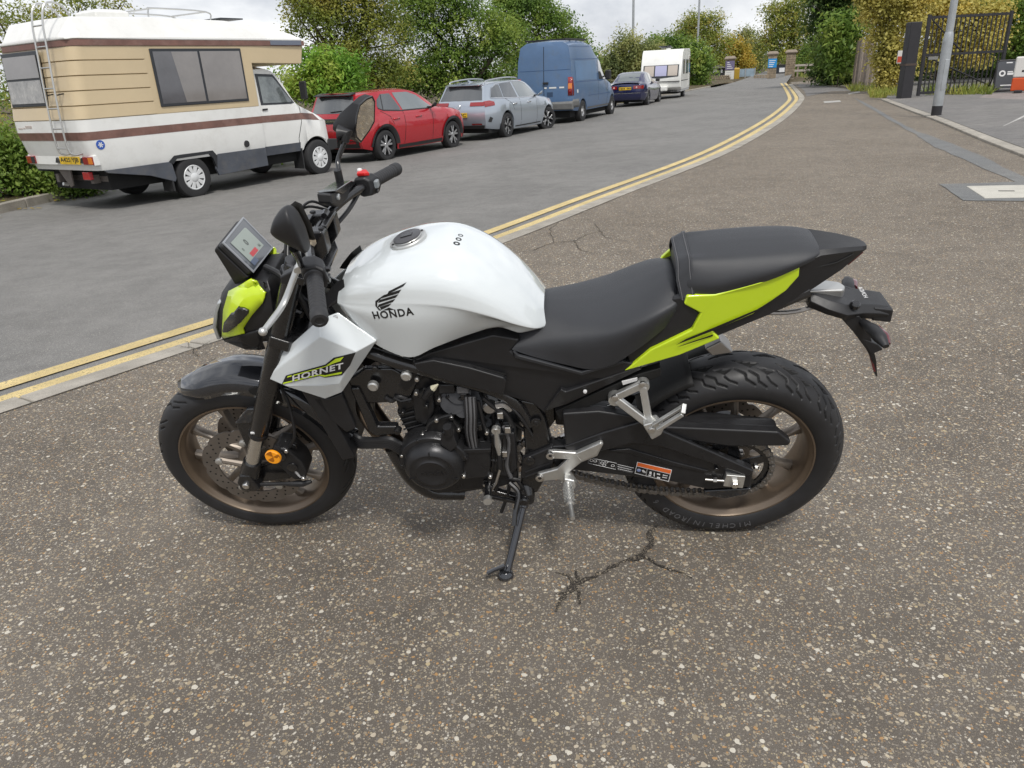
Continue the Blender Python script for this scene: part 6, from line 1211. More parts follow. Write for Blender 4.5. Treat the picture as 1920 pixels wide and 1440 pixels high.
for w, hh, nm in ((.965, .022, 'top_yoke'), (.775, .034, 'lower_yoke')):
    c = fork_pt(w, 0); outl = [(.03, -.134), (.045, -.105), (.02, -.06), (.02, .06), (.045, .105), (.03, .134), (-.02, .134), (-.06, .05), (-.06, -.05), (-.02, -.134)]
    axu, axw = np.array([.9095, 0, .4157]), np.array([-.4157, 0, .9095])
    bp(nm, xf(prism([np.array(c) + axu * (a - .012) + np.array([0, b, 0]) for a, b in outl], axw * hh), st), m_blk2, bevel=.005)
bp('steering_stem', xf(cyl((1.175, 0, .76), (1.075, 0, .975), .03, 20), st), m_blk2)
bp('stem_nut', xf(disc_bolt((1.072, 0, .985), (-.4157, 0, .9095), .017, .012, 6), st), m_blk2)
# front mudguard
def guard(a0, a1, r0, vhalf, drop, n=28, k=13, taper=True):
    rows = []
    for i in range(n + 1):
        t = i / n; a = radians(a0 + (a1 - a0) * t); e = np.array([cos(a), 0, sin(a)]); row = []
        ww = vhalf * (1 - .55 * max(0, (.16 - t) / .16) ** 1.6) if taper else vhalf
        dd = drop * (1 - .6 * max(0, (.2 - t) / .2)) if taper else drop
        rt = r0 - .024 * max(0, (.35 - t) / .35)
        for j in range(k):
            s = -1 + 2 * j / (k - 1); sa = abs(s)
            y = ww * np.sign(s) * min(1., (sa * 1.35) ** .95) if sa < .74 else ww * np.sign(s) * 1.0
            r = rt - .016 * min(1, sa * 1.35) ** 2.2 - (dd * (sa - .70) / .30 if sa > .70 else 0) + .006 * exp(-(sa / .12) ** 2)
            row.append(tuple(np.array([WB, y, RF]) + e * r))
        rows.append(row)
    return sheet(rows)
gd = bp('front_mudguard', xf(guard(60, 158, .343, .068, .044), st), m_gloss, smooth=60, solid=.003)
bp('mudguard_recess', xf(prism([(1.337, .0715, .597), (1.318, .0715, .607), (1.25, .0715, .61), (1.25, .0715, .55), (1.30, .0715, .565), (1.33, .0715, .582)], (0, -.004, 0)), st), m_dark, gd, bevel=.003)
for sg in (1, -1):
    s2 = bp('mudguard_stay', xf(prism([(1.395, sg * .094, .50), (1.345, sg * .094, .545), (1.315, sg * .094, .545), (1.325, sg * .094, .50), (1.352, sg * .094, .41), (1.36, sg * .094, .36), (1.385, sg * .094, .36), (1.392, sg * .094, .42)], (0, -sg * .012, 0)), st), m_blk2, gd, bevel=.004)
    bp('stay_cap', xf(prism([(1.396, sg * .098, .497), (1.346, sg * .096, .549), (1.312, sg * .096, .55), (1.32, sg * .098, .502)], (0, -sg * .014, 0)), st), m_gloss, s2, bevel=.004)
    bp('stay_bolt', xf(disc_bolt((1.372, sg * .096, .375), (0, sg, 0), .007, .005, 8), st), m_bolt, s2)
# --- tank
TU = [1.003, .957, .885, .80, .72, .645, .585, .54, .510]
C0 = [(u, 0, w) for u, w in zip(TU, [.925, .953, .983, 1.003, 1.001, .966, .920, .872, .832])]
C1 = [(u, v, w) for u, v, w in zip(TU, [.05, .064, .076, .082, .084, .080, .072, .06, .047], [.922, .951, .979, .998, .995, .959, .911, .862, .823])]
C2 = [(u, v, w) for u, v, w in zip([1.006, .965, .89, .80, .715, .64, .58, .535, .506], [.092, .116, .136, .144, .145, .137, .122, .103, .077], [.907, .930, .953, .966, .957, .922, .874, .833, .805])]
C25 = [(u, v, w) for u, v, w in zip([1.008, .968, .895, .805, .717, .637, .577, .532, .505], [.104, .129, .151, .163, .165, .157, .140, .118, .086], [.894, .905, .915, .922, .910, .880, .842, .812, .796])]
C26 = [(u, v, w) for u, v, w in zip([1.008, .969, .897, .807, .718, .636, .576, .531, .505], [.107, .132, .154, .166, .165, .155, .137, .115, .085], [.890, .896, .903, .907, .897, .868, .833, .806, .793])]
C3 = [(u, v, w) for u, v, w in zip([1.008, .97, .90, .81, .72, .635, .575, .53, .505], [.108, .136, .160, .170, .160, .138, .122, .106, .083], [.886, .880, .872, .862, .858, .846, .822, .799, .79])]
C4 = [(1.003, .105, .868), (.972, .125, .838), (.925, .144, .790), (.843, .157, .757), (.775, .150, .781), (.69, .131, .804), (.62, .116, .813), (.565, .105, .788), (.522, .08, .79)]
def surf(curves, nt, ns):
    A = [spline(c, nt) for c in curves]; out = []
    for i in range(len(A[0])): out.append(spline([a[i] for a in A], ns))
    return out
half = surf([C4, C3, C26, C25, C2, C1, C0], 5, 4)
rings = [[tuple(p) for p in h] + [(p[0], -p[1], p[2]) for p in reversed(h[:-1])] for h in half]
tank = bp('fuel_tank', loft(rings), m_white, smooth=50)
from mathutils.bvhtree import BVHTree
def bvh_of(vf): return BVHTree.FromPolygons([Vector(p) for p in vf[0]], vf[1])
tb = bvh_of(loft(rings))
def hit_v(tree, u, w, off=.0012):
    h = tree.ray_cast(Vector((u, .5, w)), Vector((0, -1, 0)))
    return (u, h[0].y + off, w) if h[0] is not None else None
def drape_pix(tree, pts, off, vguess=.15):
    out = []
    for x, y in pts:
        v = vguess
        for _ in range(6):
            u, _v, w = B(x, y, v); h = hit_v(tree, u, w, off)
            if h: v = h[1]
        out.append(B(x, y, v))
    return out
def drape_patch(tree, pix, lift, vguess=.15, cuts=3):
    bm = bmesh.new(); vs = [bm.verts.new((x, -y, 0)) for x, y in pix]; f = bm.faces.new(vs)
    bmesh.ops.triangulate(bm, faces=[f]); bmesh.ops.subdivide_edges(bm, edges=bm.edges[:], cuts=cuts, use_grid_fill=True)
    bm.verts.ensure_lookup_table(); bm.verts.index_update(); P = drape_pix(tree, [(v.co.x, -v.co.y) for v in bm.verts], lift, vguess); Fc = [tuple(v.index for v in q.verts) for q in bm.faces]; bm.free()
    return P, Fc
def drape_text(s, p0, p1, size, tree, m, parent, name, off=.0010, **k):
    a, b = np.array(drape_pix(tree, [p0], off)[0]), np.array(drape_pix(tree, [p1], off)[0]); c = (a + b) / 2; ex = (b - a); ex[1] = 0; ex /= np.linalg.norm(ex); ey = np.array([ex[2], 0, -ex[0]])
    if ey[2] < 0: ey = -ey
    V, Fc = text_vf(s, size, 0, **k); out = []
    for p in V:
        q = c + ex * p[0] + ey * p[1]; h = hit_v(tree, q[0], q[2], off); out.append(h if h else tuple(q))
    return bp(name, (out, Fc), m, parent, smooth=0)
m_ink = mat('badge_black', (.012, .012, .012), .3)
s1 = 680 / 1920
def zp1(L): return [(380 + x * s1, 160 + y * s1) for x, y in L]
for q in ([(1080, 1042), (985, 1090), (976, 1108), (1062, 1064)], [(1052, 1080), (960, 1110), (945, 1128), (1038, 1100)], [(1036, 1106), (938, 1136), (928, 1152), (1022, 1124)], [(1020, 1130), (932, 1160), (926, 1176), (1006, 1147)], [(1000, 1154), (938, 1174), (945, 1189), (984, 1170)],
          [(914, 1142), (962, 1108), (948, 1124), (924, 1150), (924, 1170), (946, 1192), (934, 1192), (914, 1168)], [(952, 1192), (986, 1176), (1016, 1188)]):
    bp('wing_emblem', drape_patch(tb, zp1(q), .0010, cuts=2), m_ink, tank, smooth=0)
drape_text('HONDA', (704, 592), (768, 585), .0255, tb, m_ink, tank, 'tank_lettering', spacing=1.15, bold=.03)
# cap and its ring, set into the top of the tank
def top_hit(u, v): 
    h = tb.ray_cast(Vector((u, v, 1.3)), Vector((0, 0, -1))); return h[0], (h[1] if h[1].z > 0 else -h[1])
pc, pn = top_hit(.835, 0.); pn = Vector((pn.x, 0, pn.z)).normalized()
capo = bp('filler_cap', lathe([(0, .010), (.030, .010), (.034, .0085), (.036, .006), (.044, .0055), (.047, .003), (.047, -.006), (0, -.006)], pc, pn, 48), m_alu, tank)
exc = np.array(Vector((1, 0, 0)) - pn * pn.x); exc /= np.linalg.norm(exc)
bp('filler_lid', lathe([(0, .0122), (.032, .0122), (.0355, .0105), (.0355, .009), (0, .009)], pc, pn, 36), mat('cap_grey', (.07, .07, .075), .35), capo)
bp('key_cover', box(np.array(pc) + np.array(pn) * .0132, (.030, .016, .003), ax=(exc, (0, 1, 0), np.array(pn))), m_blk2, capo, bevel=.001)
for k in range(4):
    a = k * pi / 2 + .5; bp('cap_screw', disc_bolt(np.array(pc) + np.array(pn) * .0065 + .0395 * (cos(a) * exc + sin(a) * np.array([0, 1, 0])), pn, .0035, .0015, 8), m_blk2, capo)
pc2, pn2 = top_hit(.695, .008)
for k in range(3):
    h, n_ = top_hit(.712 - .002 * k, .03 - .022 * k); bp('tank_sticker', lathe([(.0085 - .001 * k, .0006), (.004, .0006)], h, n_, 14), m_ink, tank, smooth=0)
# tank side trim strip on the far and near front corners
for sg in (1, -1): bp('tank_duct', prism([(1.01, sg * .075, .93), (.985, sg * .088, .945), (.985, sg * .10, .905), (1.03, sg * .10, .88), (1.04, sg * .07, .90)], (.012, 0, -.015)), m_blk, bevel=.003)
# --- shrouds
s2_ = 560 / 1920
def zp2(x, y): return (280 + x * s2_, 560 + y * s2_)
SHP = {'a': (750, 508, .128), 'b': (790, 400, .122), 'c': (1090, 132, .128), 'd': (1212, 86, .118), 'e': (1465, 268, .152), 'k1': (1100, 246, .164), 'k2': (1330, 342, .178), 'g': (1240, 602, .158), 'h': (1130, 646, .160), 'i': (870, 562, .157), 'k3': (1228, 545, .172), 'j': (1110, 560, .172)}
SV = {k: B(*zp2(x, y), v) for k, (x, y, v) in SHP.items()}
order = list(SV); ix = {k: i for i, k in enumerate(order)}
SF = [[('a', 'b', 'c', 'k1')], [('c', 'd', 'e', 'k2', 'k1')], [('a', 'k1', 'k2', 'k3', 'j', 'i')], [('k2', 'e', 'g', 'k3')], [('i', 'j', 'k3', 'g', 'h')]]
sf = [tuple(ix[k] for k in f[0]) for f in SF]
sv = [SV[k] for k in order]
shroud = bp('tank_shroud', (sv, sf), m_white, smooth=18, solid=.006, bevel=.0035, seg=3)
bp('tank_shroud', mirY((sv, sf)), m_white, smooth=18, solid=.006, bevel=.0035, seg=3)
for sg in (1, -1):
    q = B(*zp2(1198, 124), .124); bp('shroud_screw', disc_bolt((q[0], sg * q[1], q[2]), (.1, sg, .3), .008, .004, 14), m_bolt, shroud)
def plane_of(k1, k2, k3):
    a, b, c = (np.array(SV[k]) for k in (k1, k2, k3)); n = np.cross(b - a, c - a); n /= np.linalg.norm(n)
    return a, (n if n[1] > 0 else -n)
pa, pnn = plane_of('a', 'k2', 'j')
shb = bvh_of((sv, sf))
def on_shroud(x, y, off=.0015): return drape_pix(shb, [zp2(x, y)], off, .17)[0]
def sdec(name, L, m, off): bp(name, drape_patch(shb, [zp2(x, y) for x, y in L], off, .17, cuts=4), m, shroud, smooth=0)
OS = .0016
sdec('shroud_graphic', [(878, 494), (1130, 424), (1185, 380), (1328, 345), (1290, 430), (1238, 492), (1130, 508), (1095, 498), (850, 552)], m_ink, OS)
sdec('shroud_stripe', [(890, 499), (1135, 433), (1195, 388), (1250, 374), (1228, 402), (1185, 416), (1140, 436), (884, 508)], m_lime, OS + .0009)
sdec('shroud_stripe', [(862, 540), (1085, 486), (1130, 492), (1240, 470), (1232, 484), (1125, 503), (1090, 493), (858, 549)], m_lime, OS + .0009)
P0, P1 = np.array(on_shroud(895, 524, OS + .0012)), np.array(on_shroud(1255, 432, OS + .0012))
ex = P1 - P0; wdt = np.linalg.norm(ex); ex /= wdt; ey = np.cross(pnn, ex); ey = ey if ey[2] > 0 else -ey
tv = text_vf('HORNET', 1., 0, shear=.35, spacing=1.12, bold=.03); xs = [p[0] for p in tv[0]]; sc_ = wdt * .96 / (max(xs) - min(xs))
tvs = place2(([(p[0] * sc_, p[1] * sc_ * .62, 0) for p in tv[0]], tv[1]), (P0 + P1) / 2 + ey * .001, ex, ey, pnn)
bp('shroud_lettering', ([hit_v(shb, p[0], p[2], OS + .0018) or p for p in tvs[0]], tvs[1]), m_wht, shroud, smooth=0)
# --- black side covers and frame
sc1 = plate('side_cover', [(772, 678, .135), (800, 664, .138), (925, 629, .128), (975, 637, .115), (958, 658, .130), (968, 668, .134), (1088, 700, .136), (1168, 678, .128), (1200, 684, .122), (1150, 715, .125), (1020, 775, .128), (1000, 758, .130), (948, 742, .140), (772, 690, .140)], .05, m_blk, both=True, bevel=.005)
plate('side_cover_vent', [(775, 682, .150), (812, 676, .150), (880, 690, .152), (945, 709, .152), (950, 716, .152), (945, 742, .148), (860, 722, .150), (782, 696, .150)], .02, m_blk, sc1, both=True, bevel=.004)
plate('vent_slot', [(822, 676, .1415), (860, 680, .1415), (948, 702, .1412), (940, 708, .1412), (885, 690, .1415)], .003, m_dark, sc1, bevel=0)
for x, y in ((833, 678), (890, 689)): plate('vent_vane', [(x - 2, y - 1, .146), (x + 2, y - 2, .146), (x - 8, y + 8, .146), (x - 11, y + 8, .146)], .006, m_blk, sc1, bevel=.001)
plate('side_cover_crease', [(1018, 772, .132), (1052, 730, .14), (1060, 735, .141), (1200, 688, .126), (1205, 692, .118), (1060, 760, .128)], .02, m_blk, sc1, both=True, bevel=.004)
bp('cover_rivet', disc_bolt(B(1097, 734, .1395), (0, 1, 0), .005, .004, 10), m_wht, sc1)
plate('cover_lip', [(962, 658, .138), (972, 667, .140), (1090, 698, .142), (1168, 677, .134), (1172, 681, .134), (1091, 704, .142), (966, 672, .140)], .01, m_vinyl, sc1, both=True, bevel=.002)
frm = plate('frame_plate', [(940, 742, .118), (1005, 757, .12), (1022, 785, .12), (1038, 845, .12), (1040, 878, .12), (1022, 900, .12), (1008, 925, .12), (985, 930, .12), (975, 905, .118), (985, 850, .118), (980, 800, .118), (962, 770, .118)], .035, m_blk2, both=True, bevel=.008, seg=3)
plate('pivot_cover', [(978, 862, .132), (1035, 838, .132), (1042, 848, .132), (1034, 885, .13), (1000, 900, .13), (976, 898, .13)], .02, m_blk, frm, both=True, bevel=.006, seg=3)
for x, y, r in ((1005, 792, .014), (992, 864, .017)):
    bp('pivot_cap', disc_bolt(B(x, y, .128 if y < 800 else .134), (0, 1, 0), r, .003, 18), m_blk2, frm)
    bp('pivot_socket', disc_bolt(B(x, y, .130 if y < 800 else .1365), (0, 1, 0), r * .5, .003, 6), m_eng, frm)
for k in range(2): bp('frame_rib', tube([B(985, 885 + k * 9, .131), B(1030, 868 + k * 9, .131)], .003, 6), m_eng, frm)
# steel tube frame behind the shroud
for sg in (1, -1):
    bp('frame_tube', tube(spline([(1.08, sg * .045, .86), (.98, sg * .11, .76), (.80, sg * .13, .69), (.62, sg * .125, .61), (.56, sg * .115, .50)], 5), .017, 12), m_blk2)
    bp('downtube_plate', prism([(1.03, sg * .12, .66), (.975, sg * .125, .70), (.90, sg * .128, .70), (.84, sg * .128, .655), (.87, sg * .128, .60), (.94, sg * .125, .585), (1.01, sg * .12, .58)], (0, -sg * .02, 0)), m_blk2, bevel=.006)
plate('engine_hanger', [(655, 728, .13), (673, 728, .13), (708, 800, .13), (744, 800, .125), (748, 815, .125), (704, 819, .13), (690, 808, .13)], .025, m_blk2, both=True, bevel=.006)
bp('hanger_bolt', disc_bolt(B(746, 806, .13), (0, 1, 0), .0105, .012, 12), m_blk2); bp('hanger_bolt_socket', disc_bolt(B(746, 806, .137), (0, 1, 0), .005, .008, 6), m_dark)
for x, y in ((762, 704), (700, 723)): bp('frame_bolt_cap', disc_bolt(B(x, y, .14), (0, 1, 0), .0145, .009, 20), m_alu)
bp('frame_screw', disc_bolt(B(703, 690, .135), (0, 1, 0), .008, .006, 10), m_blk2)
# --- radiator
rad = bp('radiator', prism([(1.105, -.15, .665), (1.15, -.15, .66), (1.09, -.15, .40), (1.05, -.15, .41)], (0, .30, 0)), m_blk, bevel=.006)
for sg in (1, -1):
    bp('radiator_cover', prism([B(x, y, .15) if sg > 0 else (B(x, y, .15)[0], -.15, B(x, y, .15)[2]) for x, y in ((583, 745), (616, 747), (640, 738), (668, 803), (650, 812), (622, 790))], (0, -sg * .02, 0)), m_blk, rad, bevel=.005)
for k in range(22): bp('radiator_fin', box((1.132 - k * .0026, 0, .65 - k * .0112), (.012, .27, .0012)), m_eng, rad, smooth=0)
# --- engine
def ep(name, pix, thick, m=None, parent=None, **k): return plate(name, pix, thick, m or m_eng, parent, **k)
eng = ep('crankcase', [(755, 840, .12), (790, 815, .12), (860, 800, .12), (905, 800, .12), (940, 830, .12), (968, 850, .12), (972, 905, .12), (940, 915, .12), (870, 922, .12), (820, 928, .12), (780, 905, .12), (757, 870, .12)], .25, bevel=.01, seg=3)
ep('cylinder_block', [(742, 772, .115), (800, 752, .115), (872, 770, .115), (868, 812, .115), (800, 818, .115), (770, 825, .115)], .23, parent=eng, bevel=.008)
ep('cylinder_head', [(735, 730, .12), (775, 688, .12), (850, 715, .12), (868, 760, .12), (868, 775, .12), (800, 758, .12), (748, 775, .12)], .24, parent=eng, bevel=.008)
ep('cam_cover', [(742, 722, .128), (760, 690, .128), (790, 682, .128), (800, 705, .128), (762, 738, .128)], .02, parent=eng, bevel=.006)
ep('head_side_cover', [(772, 742, .135), (812, 728, .135), (815, 770, .133), (800, 800, .133), (778, 790, .133)], .02, parent=eng, bevel=.006)
ep('timing_cover', [(796, 812, .150), (800, 795, .150), (822, 786, .150), (846, 780, .150), (852, 790, .150), (862, 802, .150), (860, 832, .155), (845, 842, .155), (800, 830, .155), (775, 838, .155)], .04, parent=eng, bevel=.006)
cc = np.array(B(815, 866, .165)); 
alt = bp('alternator_cover', lathe([(0, .046), (.034, .046), (.038, .048), (.043, .048), (.047, .044), (.058, .043), (.062, .044), (.068, .041), (.074, .033), (.080, .024), (.083, .010), (.084, -.01), (.086, -.05)], cc, (0, 1, 0), 64), m_eng, eng, smooth=40)
bp('alternator_collar', lathe([(.083, .012), (.094, .010), (.098, .004), (.099, -.05), (.083, -.05)], cc, (0, 1, 0), 64, a0=radians(10), a1=radians(190)), m_eng, eng, smooth=40)
for a in (200, 340, 90): e = np.array([cos(radians(a)), 0, sin(radians(a))]); bp('cover_rib', box(cc + e * .062 + np.array([0, .042, 0]), (.02, .005, .003), ax=(e, (0, 1, 0), np.cross(e, (0, 1, 0)))), m_eng, alt)
bp('cover_emblem', place2(text_vf('HONDA', .016, .0008), cc + np.array([0, .0465, 0]), (-1, 0, 0), (0, 0, 1), (0, 1, 0)), m_blk2, alt, smooth=0)
ep('sensor_housing', [(828, 812, .185), (845, 800, .18), (852, 820, .185), (858, 838, .19), (845, 850, .19), (825, 835, .19)], .04, parent=eng, bevel=.006); bp('sensor_plug', cyl(B(842, 812, .185), B(838, 800, .19), .012, 10), m_blk, eng)
ep('sprocket_cover', [(862, 848, .165), (918, 846, .165), (920, 872, .165), (917, 895, .165), (868, 900, .165), (850, 890, .165)], .06, parent=eng, bevel=.007); ep('sprocket_cover_lip', [(862, 844, .168), (920, 842, .168), (920, 849, .168), (862, 851, .168)], .05, parent=eng, bevel=.002)
ep('rear_case', [(918, 815, .13), (965, 812, .13), (970, 880, .13), (955, 895, .13), (920, 890, .13)], .05, m_blk, eng, bevel=.006)
ep('sump', [(770, 893, .10), (800, 925, .10), (835, 934, .10), (880, 924, .10), (940, 915, .10), (970, 903, .10), (970, 888, .10), (860, 895, .10)], .2, parent=eng, bevel=.012, seg=3)
bp('starter_motor', cyl(B(850, 752, .03), B(850, 752, .13), .035, 24), m_eng, eng)
bp('breather_cap', cyl(B(870, 768, .09), B(868, 768, .14), .022, 18), m_eng, eng)
bp('oil_filler', disc_bolt(B(918, 762, .12), (0, 1, 0), .02, .012, 16), m_exg, eng)
bolts('engine_bolt', [(782.5, 709, .142), (781, 735, .14), (824, 747, .14), (819, 785.5, .152), (847, 781, .152), (860.5, 803, .15), (793, 813, .152), (760, 841, .135), (913, 809, .135), (919.5, 891, .16), (909.5, 906, .13), (870, 890, .168)], .0068, m_bolt, eng, h=.010)
bolts('engine_bolt', [(800, 760, .14), (860, 770, .13), (756, 772, .128), (848, 842, .158), (905, 770, .1), (940, 790, .1)], .0065, m_blk2, eng, h=.008)
for k, q in enumerate([[(790, 745), (796, 728), (806, 735)], [(738, 745), (752, 752), (772, 748)]]): bp('case_web', tube([B(x, y, .133) for x, y in q], .004, 6), m_eng, eng)
for k in range(5): bp('cylinder_fin', tube(spline([B(748 + k * 3, 778 + k * 9, .118), B(790 + k, 768 + k * 9, .12), B(798, 764 + k * 9, .12)], 3), .0025, 6), m_eng, eng)
bp('case_edge', tube(spline([B(800, 803, .153), B(808, 792, .153), B(826, 783, .153), B(848, 777, .153)], 4), .0045, 6), m_eng, eng)
bp('spark_plug_cap', tube([B(798, 745, .135), B(806, 733, .14), B(812, 727, .145)], [.010, .011, .009], 10), m_blk, eng); bp('injector_tip', tube([B(812, 728, .145), B(821, 721, .148)], [.009, .002], 8), mat('cream_plastic', (.6, .57, .42), .5), eng)
# clutter behind: throttle body, wires
for a in range(20, 360, 48): e = np.array([cos(radians(a)), 0, sin(radians(a))]); bp('cover_bolt', disc_bolt(cc + e * .091 + np.array([0, .004, 0]), (0, 1, 0), .0055, .008, 8), m_bolt if a % 96 == 20 else m_blk2, eng)
for q, r, m_ in (([(905, 745), (925, 762), (948, 775), (962, 800)], .007, m_blk), ([(896, 752), (905, 790), (915, 822), (912, 845)], .006, m_blk), ([(945, 800), (955, 830), (950, 870), (958, 895)], .006, m_rubt), ([(930, 760), (945, 758), (958, 768)], .009, m_exg), ([(838, 742), (850, 752), (862, 748), (880, 742)], .006, m_blk), ([(722, 745), (735, 752), (748, 744), (770, 752)], .006, m_blk), ([(900, 850), (925, 862), (950, 858)], .005, m_rubt)):
    bp('engine_hose', tube(spline([B(x, y, .128) for x, y in q], 5), r, 8), m_, eng)
for x, y in ((898, 800), (938, 778), (952, 805), (905, 830), (946, 850), (870, 742)): bp('hose_clamp', box(B(x, y, .135), (.016, .012, .020)), m_bolt if x > 930 else m_blk2, eng, bevel=.002)
for k in range(6): bp('cover_fin', tube([B(922 + k * 7, 822, .1315), B(923 + k * 7, 884, .1315)], .0016, 5), m_blk2, eng)
bp('linkage_boot', tube([B(936, 852, .155), B(937, 862, .155), B(938, 880, .15)], [.004, .0075, .004], 8), m_blk, eng); bp('linkage_rod', tube([B(938, 878, .15), B(930, 905, .15), B(918, 925, .155)], .004, 8), m_bolt, eng)
bp('sensor_block', box(B(868, 728, .13), (.03, .02, .022)), m_rubt, eng, bevel=.003); bp('coil_pack', box(B(838, 726, .125), (.045, .02, .03)), m_blk, eng, bevel=.005)
bp('throttle_body', cyl(B(860, 735, .02), B(860, 735, .12), .032, 18), m_eng, eng); bp('airbox', prism([(.78, -.10, .74), (.60, -.10, .75), (.56, -.09, .58), (.70, -.10, .62)], (0, .2, 0)), m_dark, bevel=.01)
rng = random.Random(3)
for k in range(9):
    x0, y0 = rng.uniform(800, 960), rng.uniform(725, 760); x1, y1 = x0 + rng.uniform(-40, 60), y0 + rng.uniform(20, 75); v = rng.uniform(.06, .125)
    bp('wiring', tube(spline([B(x0, y0, v), B((x0 + x1) / 2 + rng.uniform(-15, 15), (y0 + y1) / 2, v + .015), B(x1, y1, v)], 5), .0035 + rng.random() * .002, 7), m_blk, eng)
for k in range(7): bp('cable_rib', tube(spline([B(872 + k * 3, 745, .15 - abs(k - 3) * .002), B(874 + k * 3, 780, .165 - abs(k - 3) * .002), B(874 + k * 3, 812, .165 - abs(k - 3) * .002), B(882 + k * 2.3, 845, .16 - abs(k - 3) * .002)], 5), .0042, 7), m_rubt if k % 2 else m_blk, eng)
sh = bp('shift_rod', tube([B(930, 802, .155), B(931, 818, .155), B(933, 832, .155), B(936, 852, .155)], [.009, .007, .010, .005], 10), m_alu, eng); bp('shift_clamp', lathe([(.004, .006), (.012, .006), (.012, -.006), (.004, -.006)], B(930, 806, .155), (0, 1, 0), 18, closed=True), m_alu, sh); bp('shift_bolt', disc_bolt(B(930, 806, .16), (0, 1, 0), .006, .004, 6), m_bolt, sh)
for k in range(5): bp('coolant_hose', tube(spline([B(655 + 3 * k, 806 + 6 * k, .10), B(676, 823 + 3.0 * k, .11), B(700, 825 + 2.6 * k, .12), B(730, 824 + 3 * k, .13), B(752, 834 + 3.5 * k, .13)], 5), .0092, 8), m_blk, eng)
bp('hose_clip', lathe([(.019, .006), (.021, .006), (.021, -.006), (.019, -.006)], B(662, 815, .105), np.array(B(690, 830, .12)) - np.array(B(662, 815, .105)), 20, closed=True), m_blk2, eng); bp('wire_loop', tube(spline([B(652, 818, .12), B(650, 832, .125), B(655, 846, .125), B(663, 845, .125)], 5), .0016, 6), m_bolt, eng)
bp('lower_pipe', tube(spline([B(735, 838, .11), B(752, 868, .11), B(775, 900, .11), B(810, 922, .10), B(870, 925, .08)], 6), .021, 14), m_blk2, eng)
# exhaust
for sg in (.085, .02):
    bp('exhaust_header', tube(spline([(.95, sg, .64), (1.0, sg, .60), (1.02, sg, .52), (.99, sg * .9, .42), (.95, sg * .6, .32), (.88, sg * .3, .235), (.78, sg * .2 - .02, .19), (.6, -.06, .18), (.5, -.1, .20)], 6), .0185, 16), m_exh)
bp('header_flange', prism([(.945, -.08, .655), (.975, -.08, .64), (.955, -.08, .60), (.925, -.08, .615)], (0, .16, 0)), m_exg, bevel=.004)
bp('exhaust_stay', prism([B(690, 738, .08), B(705, 735, .08), B(700, 775, .08), B(690, 790, .08)], (0, -.01, 0)), m_exg, bevel=.003)
sil = bp('silencer', tube(spline([(.5, -.11, .20), (.40, -.15, .24), (.30, -.18, .32), (.17, -.2, .40), (.02, -.22, .48)], 5), [.03, .045, .055, .055, .05], 24), m_exg); bp('silencer_shield', tube(spline([(.30, -.185, .335), (.17, -.205, .415), (.02, -.225, .495)], 5), [.058, .058, .053], 24), m_blk, sil)
bp('undertail_bracket', prism([B(1322, 655, .02), B(1352, 640, .02), B(1375, 662, .02), B(1335, 668, .02)], (0, -.06, 0)), m_exg, bevel=.004)
# --- footrests
fr_ = plate('footrest_bracket', [(1027, 848, .150), (1040, 847, .150), (1080, 850, .15), (1127, 829, .15), (1132, 833, .15), (1120, 856, .15), (1090, 868, .15), (1068, 886, .15), (1082, 905, .15), (1075, 915, .15), (1048, 900, .15), (1018, 903, .15), (1007, 900, .15), (1008, 890, .15), (1045, 880, .15), (1064, 862, .15), (1040, 861, .15), (1028, 860, .15)], .014, m_alu, both=True, bevel=.004, seg=3)
plate('heel_plate', [(1078, 852, .156), (1126, 831, .154), (1130, 834, .154), (1119, 854, .154), (1090, 866, .156)], .006, m_alu, fr_, bevel=.003)
bolts('bracket_bolt', [(1032, 854, .151), (1012, 896, .151)], .0125, m_bolt, fr_, h=.006, n=18); bolts('bracket_socket', [(1032, 854, .155), (1012, 896, .155)], .006, m_blk2, fr_, h=.003, n=6)
bp('peg_joint', prism([B(1058, 898, .17), B(1078, 902, .17), B(1080, 915, .175), B(1070, 925, .18), B(1056, 916, .175)], (0, -.022, 0)), m_alu, fr_, bevel=.004)
pg = bp('footpeg', tube([B(1064, 905, .165), B(1065, 915, .18), B(1068, 940, .24), B(1069, 945, .25), B(1069.5, 946, .252), B(1074, 972, .305)], [.012, .0135, .0115, .0105, .0065, .0062], 14), m_alu, fr_)
stud = []
for a in np.linspace(0, 2 * pi, 10, endpoint=False):
    for t in np.linspace(.05, .95, 9):
        p = np.array(B(1065, 915, .18)) * (1 - t) + np.array(B(1068, 940, .24)) * t; d = np.array(B(1068, 940, .24)) - np.array(B(1065, 915, .18)); x, y, d = frame_axes(d)
        n_ = cos(a + t * 2.8) * x + sin(a + t * 2.8) * y; stud.append(box(p + n_ * .0128, (.004, .003, .003), ax=(d, np.cross(n_, d), n_)))
tag(bp('peg_studs', join(*stud), m_alu, pg, smooth=0), kind='stuff')
def bar(name, a, b, w, th, m, parent, va=None): 
    A, Bb = np.array(a), np.array(b); d = Bb - A; L = np.linalg.norm(d); d /= L; n = np.array([0, 1., 0]); n = n - d * (n @ d); n /= np.linalg.norm(n); t = np.cross(d, n)
    return bp(name, box((A + Bb) / 2, (L, th, w), ax=(d, n, t)), m, parent, bevel=min(w, th) * .25)
pb = bp('pillion_bracket', lathe([(0, .012), (.017, .012), (.018, .008), (.018, -.01), (0, -.01)], B(1153, 746, .125), (0, 1, 0), 20), m_alu); bp('bracket_boss', lathe([(0, .012), (.016, .012), (.017, .008), (.017, -.01), (0, -.01)], B(1205, 721, .125), (0, 1, 0), 20), m_alu, pb)
